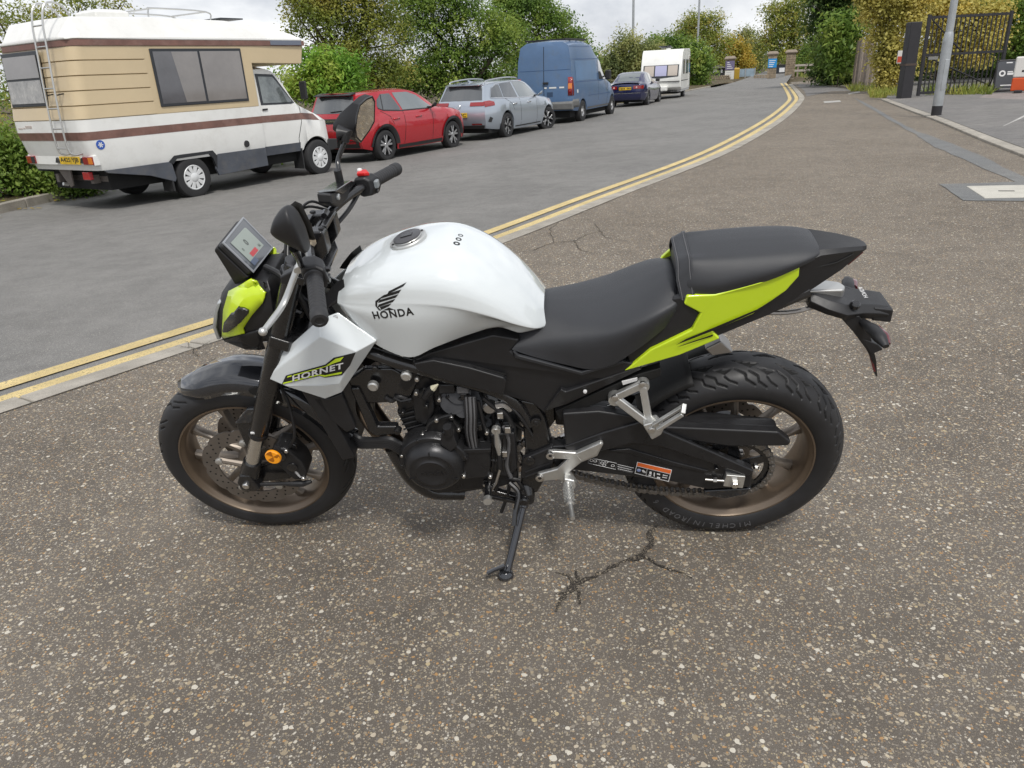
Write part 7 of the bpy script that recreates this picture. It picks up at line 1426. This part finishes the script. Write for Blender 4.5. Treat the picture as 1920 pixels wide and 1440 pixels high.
bar('bracket_arm', B(1153, 744, .13), B(1205, 720, .13), .022, .016, m_alu, pb); bar('bracket_arm', B(1205, 724, .13), B(1216, 785, .15), .02, .016, m_alu, pb); bar('bracket_arm', B(1157, 749, .13), B(1224, 800, .16), .022, .017, m_alu, pb)
bolts('bracket_bolt', [(1153, 746, .138), (1205, 721, .138)], .010, m_bolt, pb, h=.005, n=16)
plate('bracket_web', [(1190, 742, .128), (1201, 738, .128), (1210, 784, .14), (1196, 772, .135)], .006, m_dark, pb, bevel=.002)
bp('peg_joint', prism([B(1205, 798, .18), B(1232, 790, .18), B(1246, 804, .19), B(1240, 816, .19), B(1222, 826, .19), B(1218, 818, .185)], (0, -.03, 0)), m_alu, pb, bevel=.004)
pp = bar('pillion_peg', B(1224, 797, .185), B(1284, 760, .19), .008, .012, m_alu, pb); bar('peg_bar', B(1232, 806, .205), B(1280, 776, .21), .011, .012, m_alu, pb); bar('peg_end', B(1283, 757, .19), B(1280, 776, .21), .012, .01, m_alu, pb)
tth = [box(np.array(B(1240 + 4.6 * k, 799 - 2.9 * k, .206)), (.004, .006, .005)) for k in range(9)]
tag(bp('peg_teeth', join(*tth), m_alu, pb, smooth=0), kind='stuff'); bp('peg_bolt', disc_bolt(B(1222, 806, .184), (0, 1, 0), .0095, .005, 14), m_bolt, pb)
bp('frame_tab', prism([B(1166, 716, .125), B(1195, 709, .125), B(1195, 714, .125), B(1168, 722, .125)], (0, -.004, 0)), m_wht, smooth=0)
plate('hugger_stay', [(1100, 772, .10), (1165, 752, .10), (1152, 765, .10), (1128, 790, .10)], .01, m_exg, bevel=.003)
bp('shock_spring', tube([(.44 + .018 * cos(t) - .0, .03 * sin(t) * 1.0, .45 + t * .0035) for t in np.linspace(0, 14 * pi, 160)], .0055, 7), m_blk2); bp('shock_absorber', cyl((.44, 0, .42), (.44, 0, .66), .016, 14), m_blk2)
# subframe tubes under the seat
for sg in (1, -1):
    bp('subframe_tube', tube(spline([(.56, sg * .10, .62), (.35, sg * .11, .68), (.12, sg * .09, .76), (-.12, sg * .06, .86)], 5), .014, 10), m_blk2)
    bp('subframe_tube', tube([(.52, sg * .10, .56), (.33, sg * .11, .66)], .012, 10), m_blk2)
plate('frame_lower_cover', [(1040, 772, .118), (1150, 722, .118), (1200, 702, .118), (1240, 690, .11), (1240, 705, .11), (1150, 745, .115), (1075, 775, .115), (1050, 790, .115)], .03, m_dark, bevel=.004)
bp('inner_mudguard', sheet([[(cos(radians(a)) * r, y, RR + sin(radians(a)) * r) for y, r in ((-.09, .318), (-.085, .33), (0, .338), (.085, .33), (.09, .318))] for a in np.linspace(40, 66, 10)]), m_dark, solid=.004)
# --- side stand
ft = np.array([.6423, .3006, .0802]); top = np.array(B(985, 930, .12))
stn = bp('side_stand', tube([top, top * .86 + ft * .14, top * .85 + ft * .15, top * .3 + ft * .7, top * .06 + ft * .94], [.017, .016, .0125, .0115, .0115], 14), m_gloss)
bp('stand_foot', lathe([(0, .012), (.016, .012), (.022, .006), (.024, -.004), (.020, -.010), (0, -.010)], ft + np.array([0, -.008, .010]), (0, -.25, .97), 20), m_gloss, stn); bp('stand_tang', tube([ft + np.array([.0, -.01, .045]), ft + np.array([.03, 0, .038]), ft + np.array([.048, .006, .030])], [.007, .006, .0075], 8), m_gloss, stn)
bp('stand_pivot', tube([B(985, 905, .10), B(990, 925, .12), B(992, 940, .125)], [.02, .021, .016], 12), m_blk2, stn); bp('stand_spring', tube(spline([B(955, 905, .13), B(972, 925, .15), B(966, 960, .19), B(964, 985, .215)], 6), .0075, 8), m_blk2, stn)
bar('stand_bracket', B(905, 915, .11), B(985, 935, .12), .018, .02, m_blk2, stn); bp('stand_switch', disc_bolt(B(982, 938, .14), (0, 1, 0), .016, .012, 14), m_blk2, stn)
bp('shift_pedal', tube(spline([B(916, 905, .14), B(915, 925, .17), B(914, 938, .20)], 4), .011, 12), m_blk2); bp('shift_pedal_tip', cyl(B(914, 934, .19), B(914.5, 941, .205), .0125, 14), m_alu); bar('shift_lever', B(916, 930, .16), B(975, 942, .13), .012, .01, m_blk2, bike)
for a, b in (((945, 880), (985, 925)), ((955, 882), (940, 960)), ((930, 895), (975, 900)), ((925, 880), (930, 920))): bp('drain_hose', tube(spline([B(*a, .10), B((a[0] + b[0]) / 2 + 6, (a[1] + b[1]) / 2, .12), B(*b, .12)], 5), .0055, 8), m_blk)
# --- seats
def body(name, stations, m, n1=4, n2=4, parent=None, smooth=60, **k):
    """stations: (u, w_top, edge (v, w), side (v, w), bottom (v, w), u shift per level)"""
    cs = [[], [], [], [], []]
    for (u, wt, ve, we, vs_, ws_, vb, wb, du) in stations:
        cs[0].append((u + du[0], vb, wb)); cs[1].append((u + du[1], vs_, ws_)); cs[2].append((u + du[2], ve, we)); cs[3].append((u + du[3], ve * .55, wt * .75 + we * .25)); cs[4].append((u + du[3], 0, wt))
    hf = surf(cs, n1, n2); rg = [[tuple(p) for p in h] + [(p[0], -p[1], p[2]) for p in reversed(h[:-1])] for h in hf]
    return bp(name, loft(rg), m, parent, smooth=smooth, **k), loft(rg)
z4 = (0, 0, 0, 0)
seat, seat_vf = body('rider_seat', [
    (.590, .775, .060, .770, .112, .762, .124, .752, z4), (.555, .803, .070, .793, .118, .768, .130, .740, z4), (.51, .817, .082, .800, .122, .772, .134, .726, z4), (.455, .815, .100, .800, .132, .772, .137, .711, z4),
    (.40, .818, .116, .804, .140, .775, .141, .700, z4), (.345, .831, .126, .815, .146, .788, .142, .712, z4), (.29, .857, .126, .838, .145, .812, .136, .748, z4), (.24, .883, .118, .860, .136, .84, .124, .785, z4), (.20, .897, .100, .872, .118, .858, .108, .815, z4), (.185, .890, .085, .868, .10, .858, .095, .828, z4)], m_vinyl)
pil, pil_vf = body('pillion_seat', [
    (.190, .944, .060, .942, .082, .914, .092, .888, z4), (.170, .956, .072, .955, .100, .915, .104, .884, z4), (.115, .966, .080, .956, .110, .916, .110, .884, z4), (.045, .971, .082, .960, .108, .928, .106, .900, z4), (-.025, .974, .078, .964, .100, .941, .098, .919, z4),
    (-.088, .975, .066, .967, .084, .955, .084, .943, z4), (-.125, .968, .050, .965, .062, .960, .064, .951, z4), (-.136, .958, .04, .958, .05, .955, .055, .949, z4)], m_vinyl)
spt = bvh_of(pil_vf); rows = []
for k in range(15):
    v = .088 * (1 - 2 * k / 14); row = []
    for u in (.197, .163):
        h = spt.ray_cast(Vector((u - .008 if u > .18 else u, v * .97, 1.3)), Vector((0, 0, -1))); z = h[0].z if h[0] is not None else .9; row.append((u, v, z + .005))
    rows.append(row)
rows = [[(.186, .112, .874), (.152, .118, .871)]] + rows + [[(.186, -.112, .874), (.152, -.118, .871)]]
bp('seat_strap', sheet(rows), m_vinyl, pil, smooth=60, solid=.006, bevel=.002)
bp('strap_seam', tube([tuple(np.array(r[0]) * .85 + np.array(r[1]) * .15 + np.array([0, 0, .0015])) for r in rows], .0011, 6), m_rubt, pil); bp('strap_seam', tube([tuple(np.array(r[0]) * .15 + np.array(r[1]) * .85 + np.array([0, 0, .0015])) for r in rows], .0011, 6), m_rubt, pil)
# --- tail
s4 = 800 / 1920
def zp4(x, y, v): return (920 + x * s4, 400 + y * s4, v)
lime_pts = [zp4(600, 712, .128), zp4(720, 615, .128), zp4(905, 525, .128), zp4(945, 450, .126), zp4(870, 410, .120), zp4(882, 372, .116), zp4(1010, 366, .113), zp4(1210, 310, .104), zp4(1392, 243, .082), zp4(1388, 285, .082), zp4(1330, 350, .088), zp4(1180, 455, .10), zp4(1000, 532, .112), zp4(1032, 565, .112), zp4(850, 640, .122)]
lime = plate('tail_panel', lime_pts, .02, m_lime, both=True, bevel=.004, seg=3)
for q in ([zp4(835, 592, .1284), zp4(1010, 525, .1156), zp4(1200, 440, .1015), zp4(1330, 352, .0900), zp4(1200, 432, .1020), zp4(1010, 512, .1166), zp4(880, 565, .1266)], [zp4(870, 590, .1264), zp4(1000, 545, .1152), zp4(1000, 553, .1146), zp4(840, 602, .1272)]):
    decal('tail_stripe', q, m_ink, lime, .0003)
bp('tail_panel_fairing', prism([B(x, y, -.108) for x, y in ((1229, 503), (1240, 478), (1262, 459), (1292, 452), (1270, 470), (1248, 500))], (0, .012, 0)), m_lime, lime, bevel=.003)
def tl(u, vt, wt, vb, wb): return [(u, -vb, wb), (u, -vt, wt - .008), (u, -vt * .8, wt), (u, vt * .8, wt), (u, vt, wt - .008), (u, vb, wb)]
tail = bp('tail_cowl', loft([tl(.19, .10, .885, .112, .74), tl(.12, .10, .885, .108, .755), tl(.05, .096, .905, .10, .785), tl(-.03, .088, .93, .088, .815), tl(-.09, .078, .955, .076, .85), tl(-.13, .066, .965, .064, .872), tl(-.19, .045, .960, .042, .905), tl(-.235, .024, .953, .022, .938), tl(-.247, .012, .949, .012, .944)]), m_blk, smooth=25, bevel=.004)
bp('tail_lamp', prism([(-.205, .030, .913), (-.238, .016, .938), (-.238, -.016, .938), (-.205, -.030, .913)], (-.003, 0, -.004)), m_redl, tail, bevel=.001)
bp('tail_seam', tube([(-.105, .071, .925), (-.17, .053, .93), (-.21, .037, .942)], .0015, 6), m_dark, tail)
plate('tail_infill', [(1262, 560, .105), (1286, 556, .112), (1292, 573, .116), (1312, 588, .118), (1300, 615, .118), (1225, 655, .118), (1180, 684, .118), (1175, 660, .118), (1240, 610, .112)], .02, m_blk, both=True, bevel=.004)
# --- number plate holder
ph = bp('plate_hanger', loft([[(u, y * hw, w + dz) for y, dz in ((-1, 0), (-.7, .016), (.7, .016), (1, 0), (.8, -.022), (-.8, -.022))] for u, w, hw in ((-.13, .825, .05), (-.17, .815, .075), (-.215, .80, .078), (-.26, .79, .055), (-.30, .785, .05), (-.326, .778, .046))]), m_blk, smooth=25, bevel=.003)
bp('hanger_arm', prism([(.0, -.045, .850), (-.08, -.042, .852), (-.215, -.02, .838), (-.225, 0, .836), (-.215, .02, .838), (-.08, .042, .852), (.0, .045, .850)], (0, 0, -.034)), m_alu, ph, bevel=.006); bp('hanger_rod', tube(spline([(.03, .05, .80), (-.08, .05, .795), (-.16, .03, .80)], 4), .006, 8), m_exg, ph)
for x, y, v in ((1585, 547, -.03), (1568, 580, .05), (1603, 572, .055)): bp('hanger_bolt', disc_bolt(B(x, y, v), (-.1, .3, .95), .012, .008, 12), m_blk2, ph)
bp('plate_lamp', prism([(-.285, -.045, .80), (-.330, -.044, .792), (-.334, .044, .792), (-.285, .045, .80)], (-.002, 0, -.038)), m_blk, ph, bevel=.005)
bp('hanger_lettering', place2(text_vf('HONDA', .014, .0003), (-.277, -.02, .8045), (0, -1, 0), (-1, 0, .1), (.05, 0, 1)), m_wht, ph, smooth=0)
bp('plate_board', loft([[(u, y, w) for y in (-.05 * k, .05 * k)] + [(u - th, y, w - .004) for y in (.05 * k, -.05 * k)] for u, w, k, th in ((-.20, .79, 1.2, .05), (-.245, .74, 1.2, .04), (-.285, .69, 1.25, .02), (-.31, .65, 1.1, .012), (-.345, .575, .45, .006))]), m_blk, ph, smooth=25, bevel=.002)
bp('plate_stay', prism([(-.262, .06, .725), (-.31, .066, .705), (-.325, .066, .69), (-.30, .066, .675)], (0, -.13, 0)), m_blk, ph, bevel=.003); bp('rear_reflector', prism([(-.296, .05, .675), (-.324, .05, .61), (-.329, .05, .612), (-.30, .05, .678)], (0, -.1, 0)), m_redl, ph)
for sg in (1, -1):
    ind = bp('rear_indicator', tube(spline([(-.262, sg * .055, .768), (-.265, sg * .075, .770), (-.272, sg * .10, .772), (-.280, sg * .13, .770), (-.285, sg * .158, .765)], 4), [.010, .013, .0175, .017, .008], 14, flat=.8), m_blk, ph)
    bp('indicator_lens', tube(spline([(-.280, sg * .095, .772), (-.289, sg * .125, .770), (-.292, sg * .150, .766)], 4), [.013, .0145, .006], 12, flat=.8), m_redl, ind)
# --- headlight
HL = [(.722, 1.235, 1.30, .03, .06, .03), (.735, 1.205, 1.383, .06, .074, .035), (.79, 1.195, 1.378, .088, .094, .046), (.845, 1.185, 1.356, .095, .099, .050), (.885, 1.18, 1.332, .095, .094, .050), (.918, 1.178, 1.298, .088, .084, .045), (.938, 1.185, 1.262, .070, .062, .035)]
rg = []
for w, ub, uf, vb, vm, vf_ in HL:
    um = ub * .45 + uf * .55; pts = [(ub, vb, w), (um, vm, w), (uf - .012, vf_, w), (uf, vf_ * .55, w)]
    rg.append([st(p) for p in pts] + [st((p[0], -p[1], p[2])) for p in reversed(pts)])
hl = bp('headlight_cowl', loft(rg), m_blk, smooth=25, bevel=.004, seg=3); hlt = bvh_of(loft(rg))
def hl_plate(name, pix, lift, th, m, parent, **k):
    vf = drape_patch(hlt, pix, lift, .09); k.pop('bevel', 0); k.pop('seg', 0)
    o = bp(name, vf, m, parent, solid=th, smooth=30, **k); bp(name, xf(mirY(xf(vf, ust)), st), m, parent, solid=th, smooth=30, **k); return o
s6 = 300 / 1920
def zp6(L): return [(390 + x * s6, 480 + y * s6) for x, y in L]
lc = hl_plate('headlight_side_panel', zp6([(510, 285), (560, 300), (640, 380), (685, 440), (680, 500), (650, 570), (520, 720), (420, 875), (440, 930), (190, 990), (165, 970), (170, 830), (180, 650), (245, 420)]), .007, .006, m_lime, hl, bevel=.004, seg=3)
hl_plate('position_lamp', zp6([(350, 625), (420, 632), (480, 660), (478, 700), (390, 800), (235, 915), (180, 920), (170, 900), (190, 800), (280, 680), (300, 685)]), .016, .010, m_blk2, hl, bevel=.005, seg=3)
bp('headlamp_lens', xf(prism([(1.388, .038, .745), (1.383, .048, .79), (1.362, .05, .84), (1.345, .048, .865), (1.345, -.048, .865), (1.362, -.05, .84), (1.383, -.048, .79), (1.388, -.038, .745)], (-.01, 0, 0)), st), m_lens, hl, bevel=.003)
hl_plate('cowl_lower', zp6([(165, 1000), (200, 1010), (440, 935), (610, 890), (640, 1000), (590, 1125), (560, 1125), (370, 1050), (240, 1040)]), .003, .004, m_blk, hl, bevel=.003)
for q in ([(655, 345), (665, 330), (690, 375), (682, 390)], [(670, 330), (680, 322), (708, 365), (698, 378)]): hl_plate('cowl_slot', zp6(q), .002, .004, m_dark, hl)
for sg in (1, -1): bp('headlight_stay', xf(tube([(1.19, sg * .06, .86), (1.12, sg * .08, .84)], .01, 8), st), m_blk2, hl)
bar('horn_bracket', B(497, 640, .09), B(503, 655, .09), .012, .004, m_bolt, bike)
# --- instrument
dc = [np.array(B(416, 456, .075)), np.array(B(475, 512, .075)), np.array(B(512, 465, -.075)), np.array(B(455, 407, -.075))]
dn_ = np.cross(dc[1] - dc[0], dc[3] - dc[0]); dn_ /= np.linalg.norm(dn_); dn_ = dn_ if dn_[2] > 0 else -dn_
dcen = sum(dc) / 4
def dq(s, lift): return [tuple(dcen + (p - dcen) * s + dn_ * lift) for p in dc]
dash = bp('instrument', prism(dq(1.0, 0), -dn_ * .022), m_blk, bevel=.010, seg=4); bp('instrument_rim', loft([dq(1.0, .0005), dq(.985, .003), dq(.93, .003), dq(.92, .001)], cap=False), mat('rim_grey', (.26, .275, .30), .3, coat=.6), dash, smooth=20)
bp('screen_glass', prism(dq(.925, .0016), -dn_ * .001), mat('screen_surround', (.07, .08, .095), .12, coat=1), dash, smooth=0)
ex_ = dc[2] - dc[1]; ex_ /= np.linalg.norm(ex_); ey_ = dc[0] - dc[1]; ey_ /= np.linalg.norm(ey_)      # left->right of the rider, bottom->top
def scr(name, x0, x1, y0, y1, lift, m): return bp(name, ([tuple(dcen + ex_ * x + ey_ * y + dn_ * lift) for x, y in ((x0, y0), (x1, y0), (x1, y1), (x0, y1))], [(0, 1, 2, 3)]), m, dash, smooth=0)
scr('display', -.052, .048, -.028, .034, .0024, mat('lcd_pale', (.24, .28, .25), .2, coat=.6, emit=((.5, .58, .5), .04))); scr('display_segment', -.052, -.02, -.042, -.028, .0026, mat('lcd_blue', (.10, .13, .2), .25)); scr('display_warning', -.028, .012, -.026, -.014, .0028, mat('lcd_red', (.42, .05, .06), .3, emit=((.6, .05, .05), .1)))
for s_, x, y, sz in (('0', -.002, .008, .024), ('0', -.035, .002, .011), ('N', .032, -.020, .012)): bp('display_figure', place2(text_vf(s_, sz, 0), dcen + ex_ * x + ey_ * y + dn_ * .003, ex_, ey_, dn_), m_ink, dash, smooth=0)
bp('instrument_hood', loft([dq(1.04, -.018), dq(.98, -.032), [tuple(np.array(p)) for p in (B(420, 500, .07), B(470, 530, .07), (B(470, 530, .07)[0], -.07, B(470, 530, .07)[2]), (B(420, 500, .07)[0], -.07, B(420, 500, .07)[2]))], [(1.28, .05, .90), (1.22, .05, .90), (1.22, -.05, .90), (1.28, -.05, .90)]]), m_blk, dash, smooth=25, bevel=.004)
# --- handlebar, controls
def hb(p): return p
bar_l = [(1.050, 0, 1.033), (1.050, .06, 1.033), (1.046, .095, 1.037), (1.022, .165, 1.052), (.998, .225, 1.058), (.980, .275, 1.051), (.943, .39, 1.031)]
bar_r = [(1.050, 0, 1.033), (1.050, -.06, 1.033), (1.046, -.095, 1.035), (1.022, -.165, 1.040), (.998, -.225, 1.040), (.982, -.275, 1.034), (.943, -.39, 1.021)]
hbar = bp('handlebar', tube([tuple(p) for p in reversed(spline(bar_l, 6))] + [tuple(p) for p in spline(bar_r, 6)[1:]], [.011] * 8 + [.0125, .0142, .0145, .0145, .0142, .0125] + [.011] * 8, 18), m_blk2)
for v in (.047, -.047):
    cl_ = bp('bar_clamp', join(prism([(1.082, v - .017, 1.045), (1.078, v - .017, 1.056), (1.022, v - .017, 1.056), (1.018, v - .017, 1.045), (1.018, v - .017, 1.00), (1.04, v - .017, .975), (1.08, v - .017, .985)], (0, .034, 0))), m_blk2, hbar, bevel=.005)
    for u in (1.075, 1.027): bp('clamp_bolt', disc_bolt((u, v, 1.057), (0, 0, 1), .0075, .003, 12), m_eng, cl_)
bp('clamp_bridge', join(box((1.076, 0, 1.052), (.016, .07, .012)), box((1.026, 0, 1.052), (.016, .07, .012))), m_blk2, hbar, bevel=.003)
for L, sg in ((bar_l, 1), (bar_r, -1)):
    a, b = np.array(L[5]), np.array(L[6]); d = (b - a) / np.linalg.norm(b - a)
    prof = [(0, 0), (.022, 0), (.0225, .006), (.0175, .008)]
    for k in range(10): prof += [(.0170, .012 + k * .0098), (.0176, .0135 + k * .0098), (.0176, .0195 + k * .0098), (.0170, .021 + k * .0098)]
    prof += [(.017, .112), (.0165, .116), (.0178, .117), (.0185, .120), (.0185, .138), (.0165, .143), (.010, .144), (.009, .142), (0, .142)]
    bp('grip', lathe(prof, a - d * .002, d, 28), m_rubber2, hbar, smooth=30)
    x, y, dd = frame_axes(d); 
    swc = a - d * .022
    sw_ = bp('switch_housing', loft([[tuple(swc + d * t + (np.array([1, 0, 0]) * px + np.array([0, 0, 1]) * pz) * s_) for px, pz in ((.026, .012), (.018, .026), (-.010, .028), (-.026, .018), (-.030, -.006), (-.022, -.026), (.004, -.030), (.024, -.016))] for t, s_ in ((-.024, .82), (-.018, .98), (.0, 1.0), (.016, 1.02), (.022, .9))]), m_blk, hbar, smooth=35, bevel=.003)
    if sg > 0:
        for q in ((-.027, -.004, .004), (-.022, .006, -.012), (-.02, -.01, -.016)): bp('switch_button', box(swc + np.array([q[0] - .004, q[1], q[2]]), (.012, .012, .008)), m_eng, sw_, bevel=.002)
        bp('horn_button', disc_bolt(swc + np.array([-.027, .004, -.018]), (-1, 0, 0), .007, .006, 12), m_blk2, sw_)
    else:
        bp('stop_switch', prism([swc + np.array(q) for q in ((-.004, .012, .029), (.02, .006, .026), (.022, -.018, .026), (-.002, -.014, .030), (-.014, .0, .024))], (0, 0, .010)), m_redsw, sw_, bevel=.003)
        bp('switch_button', box(swc + np.array([-.029, .004, .004]), (.012, .02, .02)), mat('grey_button', (.25, .27, .28), .4), sw_, bevel=.003); bp('starter_button', box(swc + np.array([-.024, .0, -.018]), (.012, .014, .01)), m_blk2, sw_, bevel=.003); bp('hazard_button', disc_bolt(swc + np.array([.015, -.012, .035]), (0, 0, 1), .007, .006, 12), m_wht, sw_)
    # lever
    lp = a - d * .055 + np.array([.034, 0, -.004])
    bp('lever_perch', tube([np.array(L[4]) + np.array([0, 0, -.002]), lp + np.array([-.004, 0, .0]), lp + d * .02], [.020, .016, .012], 12, flat=.7), m_alu if sg > 0 else m_blk2, hbar)
    if sg > 0: tip, mid_, m2 = np.array(B(493, 622, .37)), np.array(B(512, 598, .32)), np.array(B(533, 566, .265))
    else: tip, mid_, m2 = lp + d * .165 + np.array([.03, 0, -.02]), lp + d * .11 + np.array([.035, 0, -.014]), lp + d * .05 + np.array([.026, 0, -.006])
    lv = bp('lever', tube(spline([lp + d * .005, m2, mid_, tip * .85 + mid_ * .15, tip], 5), [.010, .0095, .0098, .0085, .0060], 14, flat=.62), m_alu, hbar)
    bp('lever_ball', lathe([(0, .0095), (.005, .008), (.0085, .004), (.0095, 0), (.0085, -.004), (.005, -.008), (0, -.0095)], tip, d, 16), m_alu, lv)
    if sg > 0: bp('perch_cap', prism([np.array(B(x, y_, .215)) for x, y_ in ((524, 520), (548, 508), (556, 512), (552, 524), (536, 534), (527, 534))], (0, -.03, 0)), m_blk, hbar, bevel=.004)
# brake reservoir
rs = bp('brake_reservoir', prism([BU(x, y, 1.05) for x, y in ((593, 362), (626, 343), (640, 346), (640, 358), (612, 386), (596, 380))], (-.035, 0, -.004)), m_blk, hbar, bevel=.005)
bp('reservoir_lid', prism([BU(x, y, 1.056) for x, y in ((592, 361), (626, 341), (642, 344), (610, 366))], (-.047, 0, .002)), m_blk2, rs, bevel=.003); bp('sight_glass', disc_bolt(BU(634, 369, 1.013), (-1, 0, 0), .008, .004, 16), m_lens, rs)
for q, r in (([(1.06, -.13, 1.03), (1.10, -.10, 1.06), (1.13, -.03, 1.03), (1.14, .02, .95), (1.16, .03, .85)], .0035), ([(1.06, -.135, 1.02), (1.11, -.09, 1.05), (1.14, -.02, 1.02), (1.15, .03, .94), (1.17, .03, .84)], .0035), ([(1.00, -.24, 1.035), (1.02, -.16, 1.01), (1.05, -.08, .99), (1.08, -.02, .95), (1.05, .0, .86)], .006), ([(1.00, .24, 1.04), (1.05, .17, 1.02), (1.09, .08, 1.0), (1.12, .03, .95), (1.06, .02, .84)], .006), ([(1.04, .20, 1.03), (1.09, .14, 1.01), (1.13, .05, .97), (1.12, .05, .88), (1.03, .07, .80)], .0045), ([(1.20, .03, .95), (1.15, .06, .94), (1.12, .07, .90), (1.10, .07, .82)], .008)):
    bp('cable', tube(spline(q, 6), r, 8), m_blk, hbar)
bp('banjo_bolt', tube([BU(612, 397, 1.03), BU(608, 405, 1.03)], [.009, .008], 8), m_blk2, hbar)
bp('ignition_barrel', cyl((1.115, 0, .985), (1.09, 0, 1.02), .018, 18), m_blk2, hbar)
# --- mirrors
gl = [(697.5, 182.5), (702, 192), (701, 228), (693, 243), (677, 265), (669, 257), (667, 243), (670, 217), (675, 198), (687, 187)]
def msc(P, c, k): return [tuple(np.array(c) + (np.array(p) - np.array(c)) * k) for p in P]
mP, mN = np.array([.965, -.335, 1.19]), np.array([-.82, .52, -.12])
def BP(x, y): d = BM.T @ ray(x, y); t = ((mP - _bc) @ mN) / (d @ mN); return _bc + t * d
G = [BP(x, y) for x, y in gl]; gc = sum(G) / len(G); mb = -mN / np.linalg.norm(mN); mt = np.array([mb[1], -mb[0], 0])
G2 = [gc + (p - gc) * 1.07 + mb * .004 for p in G]; G3 = [gc + (p - gc) * 1.0 + mb * .022 + np.array([0, .004, 0]) for p in G2]; G4 = [gc + (p - gc) * .6 + mb * .062 + np.array([.01, .02, -.018]) for p in G2]; G5 = [gc + (p - gc) * .2 + mb * .082 + np.array([.02, .032, -.03]) for p in G2]
hv = loft([G2, G3, G4, G5]); hvl = loft([G2, [gc + (p - gc) * 1.0 + mb * .022 for p in G2], [gc + (p - gc) * .62 + mb * .040 + np.array([0, .008, -.004]) for p in G2], [gc + (p - gc) * .2 + mb * .048 + np.array([0, .012, -.008]) for p in G2]]); stem_b = np.array(BU(636, 334, 1.04)); stem_m = np.array(BU(634, 300, 1.045)); jnt = np.array(BU(651, 252, 1.015))
for sg in (1, -1):
    f_ = (lambda p: p) if sg > 0 else (lambda p: ((p[0] - gc[0]) * 1.18 + gc[0] + .014, -((p[1] - gc[1]) * 1.18 + gc[1]) + .0, (p[2] - gc[2]) * 1.12 + gc[2] - .018))
    if sg < 0: break
    mr = bp('mirror', xf(hv, f_), m_blk, smooth=30, bevel=.003); bp('mirror_glass', xf(prism([gc + (p - gc) * .97 - mb * .0005 for p in G], mb * .003), f_), m_mir, mr, smooth=0)
    bp('mirror_rim', xf(loft([G2, [p - mb * .005 for p in G2], [gc + (p - gc) * .975 - mb * .001 for p in G]], cap=False), f_), m_blk2, mr, smooth=30)
    bp('mirror_neck', xf(tube([tuple(jnt * .75 + gc * .25 + np.array([.03, .012, -.005])), tuple(jnt), tuple(jnt * .7 + stem_m * .3)], [.024, .017, .011], 14), f_), m_blk, mr)
    bp('mirror_stem', xf(tube(spline([tuple(stem_b), tuple(stem_b * .6 + stem_m * .4), tuple(stem_m), tuple(stem_m * .45 + jnt * .55), tuple(jnt)], 5), [.0075, .0065, .0065, .0065], 12), f_), m_blk2, mr); bp('stem_nut', xf(tube([tuple(stem_b + np.array([0, 0, -.012])), tuple(stem_b + np.array([0, 0, .022]))], .0105, 12), f_), m_blk, mr)
# left mirror: a flat wedge seen from its outer back
ml = [(498, 450), (502, 425), (513, 397), (526, 386), (540, 392), (562, 437), (573, 476), (568, 482)]
o0 = [np.array(B(x, y, .335)) for x, y in ml]; oc = sum(o0) / len(o0)
oi = [oc + (p - oc) * .93 + np.array([-.012, -.038, -.004]) for p in o0]; ov = [tuple(p) for p in oi] + [tuple(p) for p in o0] + [B(545, 424, .362), B(520, 436, .355), B(564, 462, .35)]
n8 = 8; ofc = [tuple(range(n8))] + [(i, (i + 1) % n8, (i + 1) % n8 + n8, i + n8) for i in range(n8)] + [(8, 9, 17), (9, 10, 17), (10, 11, 16, 17), (11, 12, 16), (12, 13, 16), (13, 14, 18, 16), (14, 15, 18), (15, 8, 17, 16, 18)]
mr = bp('mirror', ([tuple(oc + (np.array(p) - oc) * 1.04) for p in ov], ofc), m_blk, smooth=180, sub=2)
bp('mirror_glass', (lambda q: (q, [tuple(range(len(q)))]))([tuple(oc + (np.array(p) - oc) * .9 + np.array([-.014, -.041, -.004])) for p in o0]), m_mir, mr, smooth=0)
bp('mirror_stem', tube(spline([B(578, 510, .225), B(566, 500, .26), B(560, 484, .30), B(552, 465, .32)], 5), [.0075, .0065, .0065, .011], 12), m_blk2, mr)
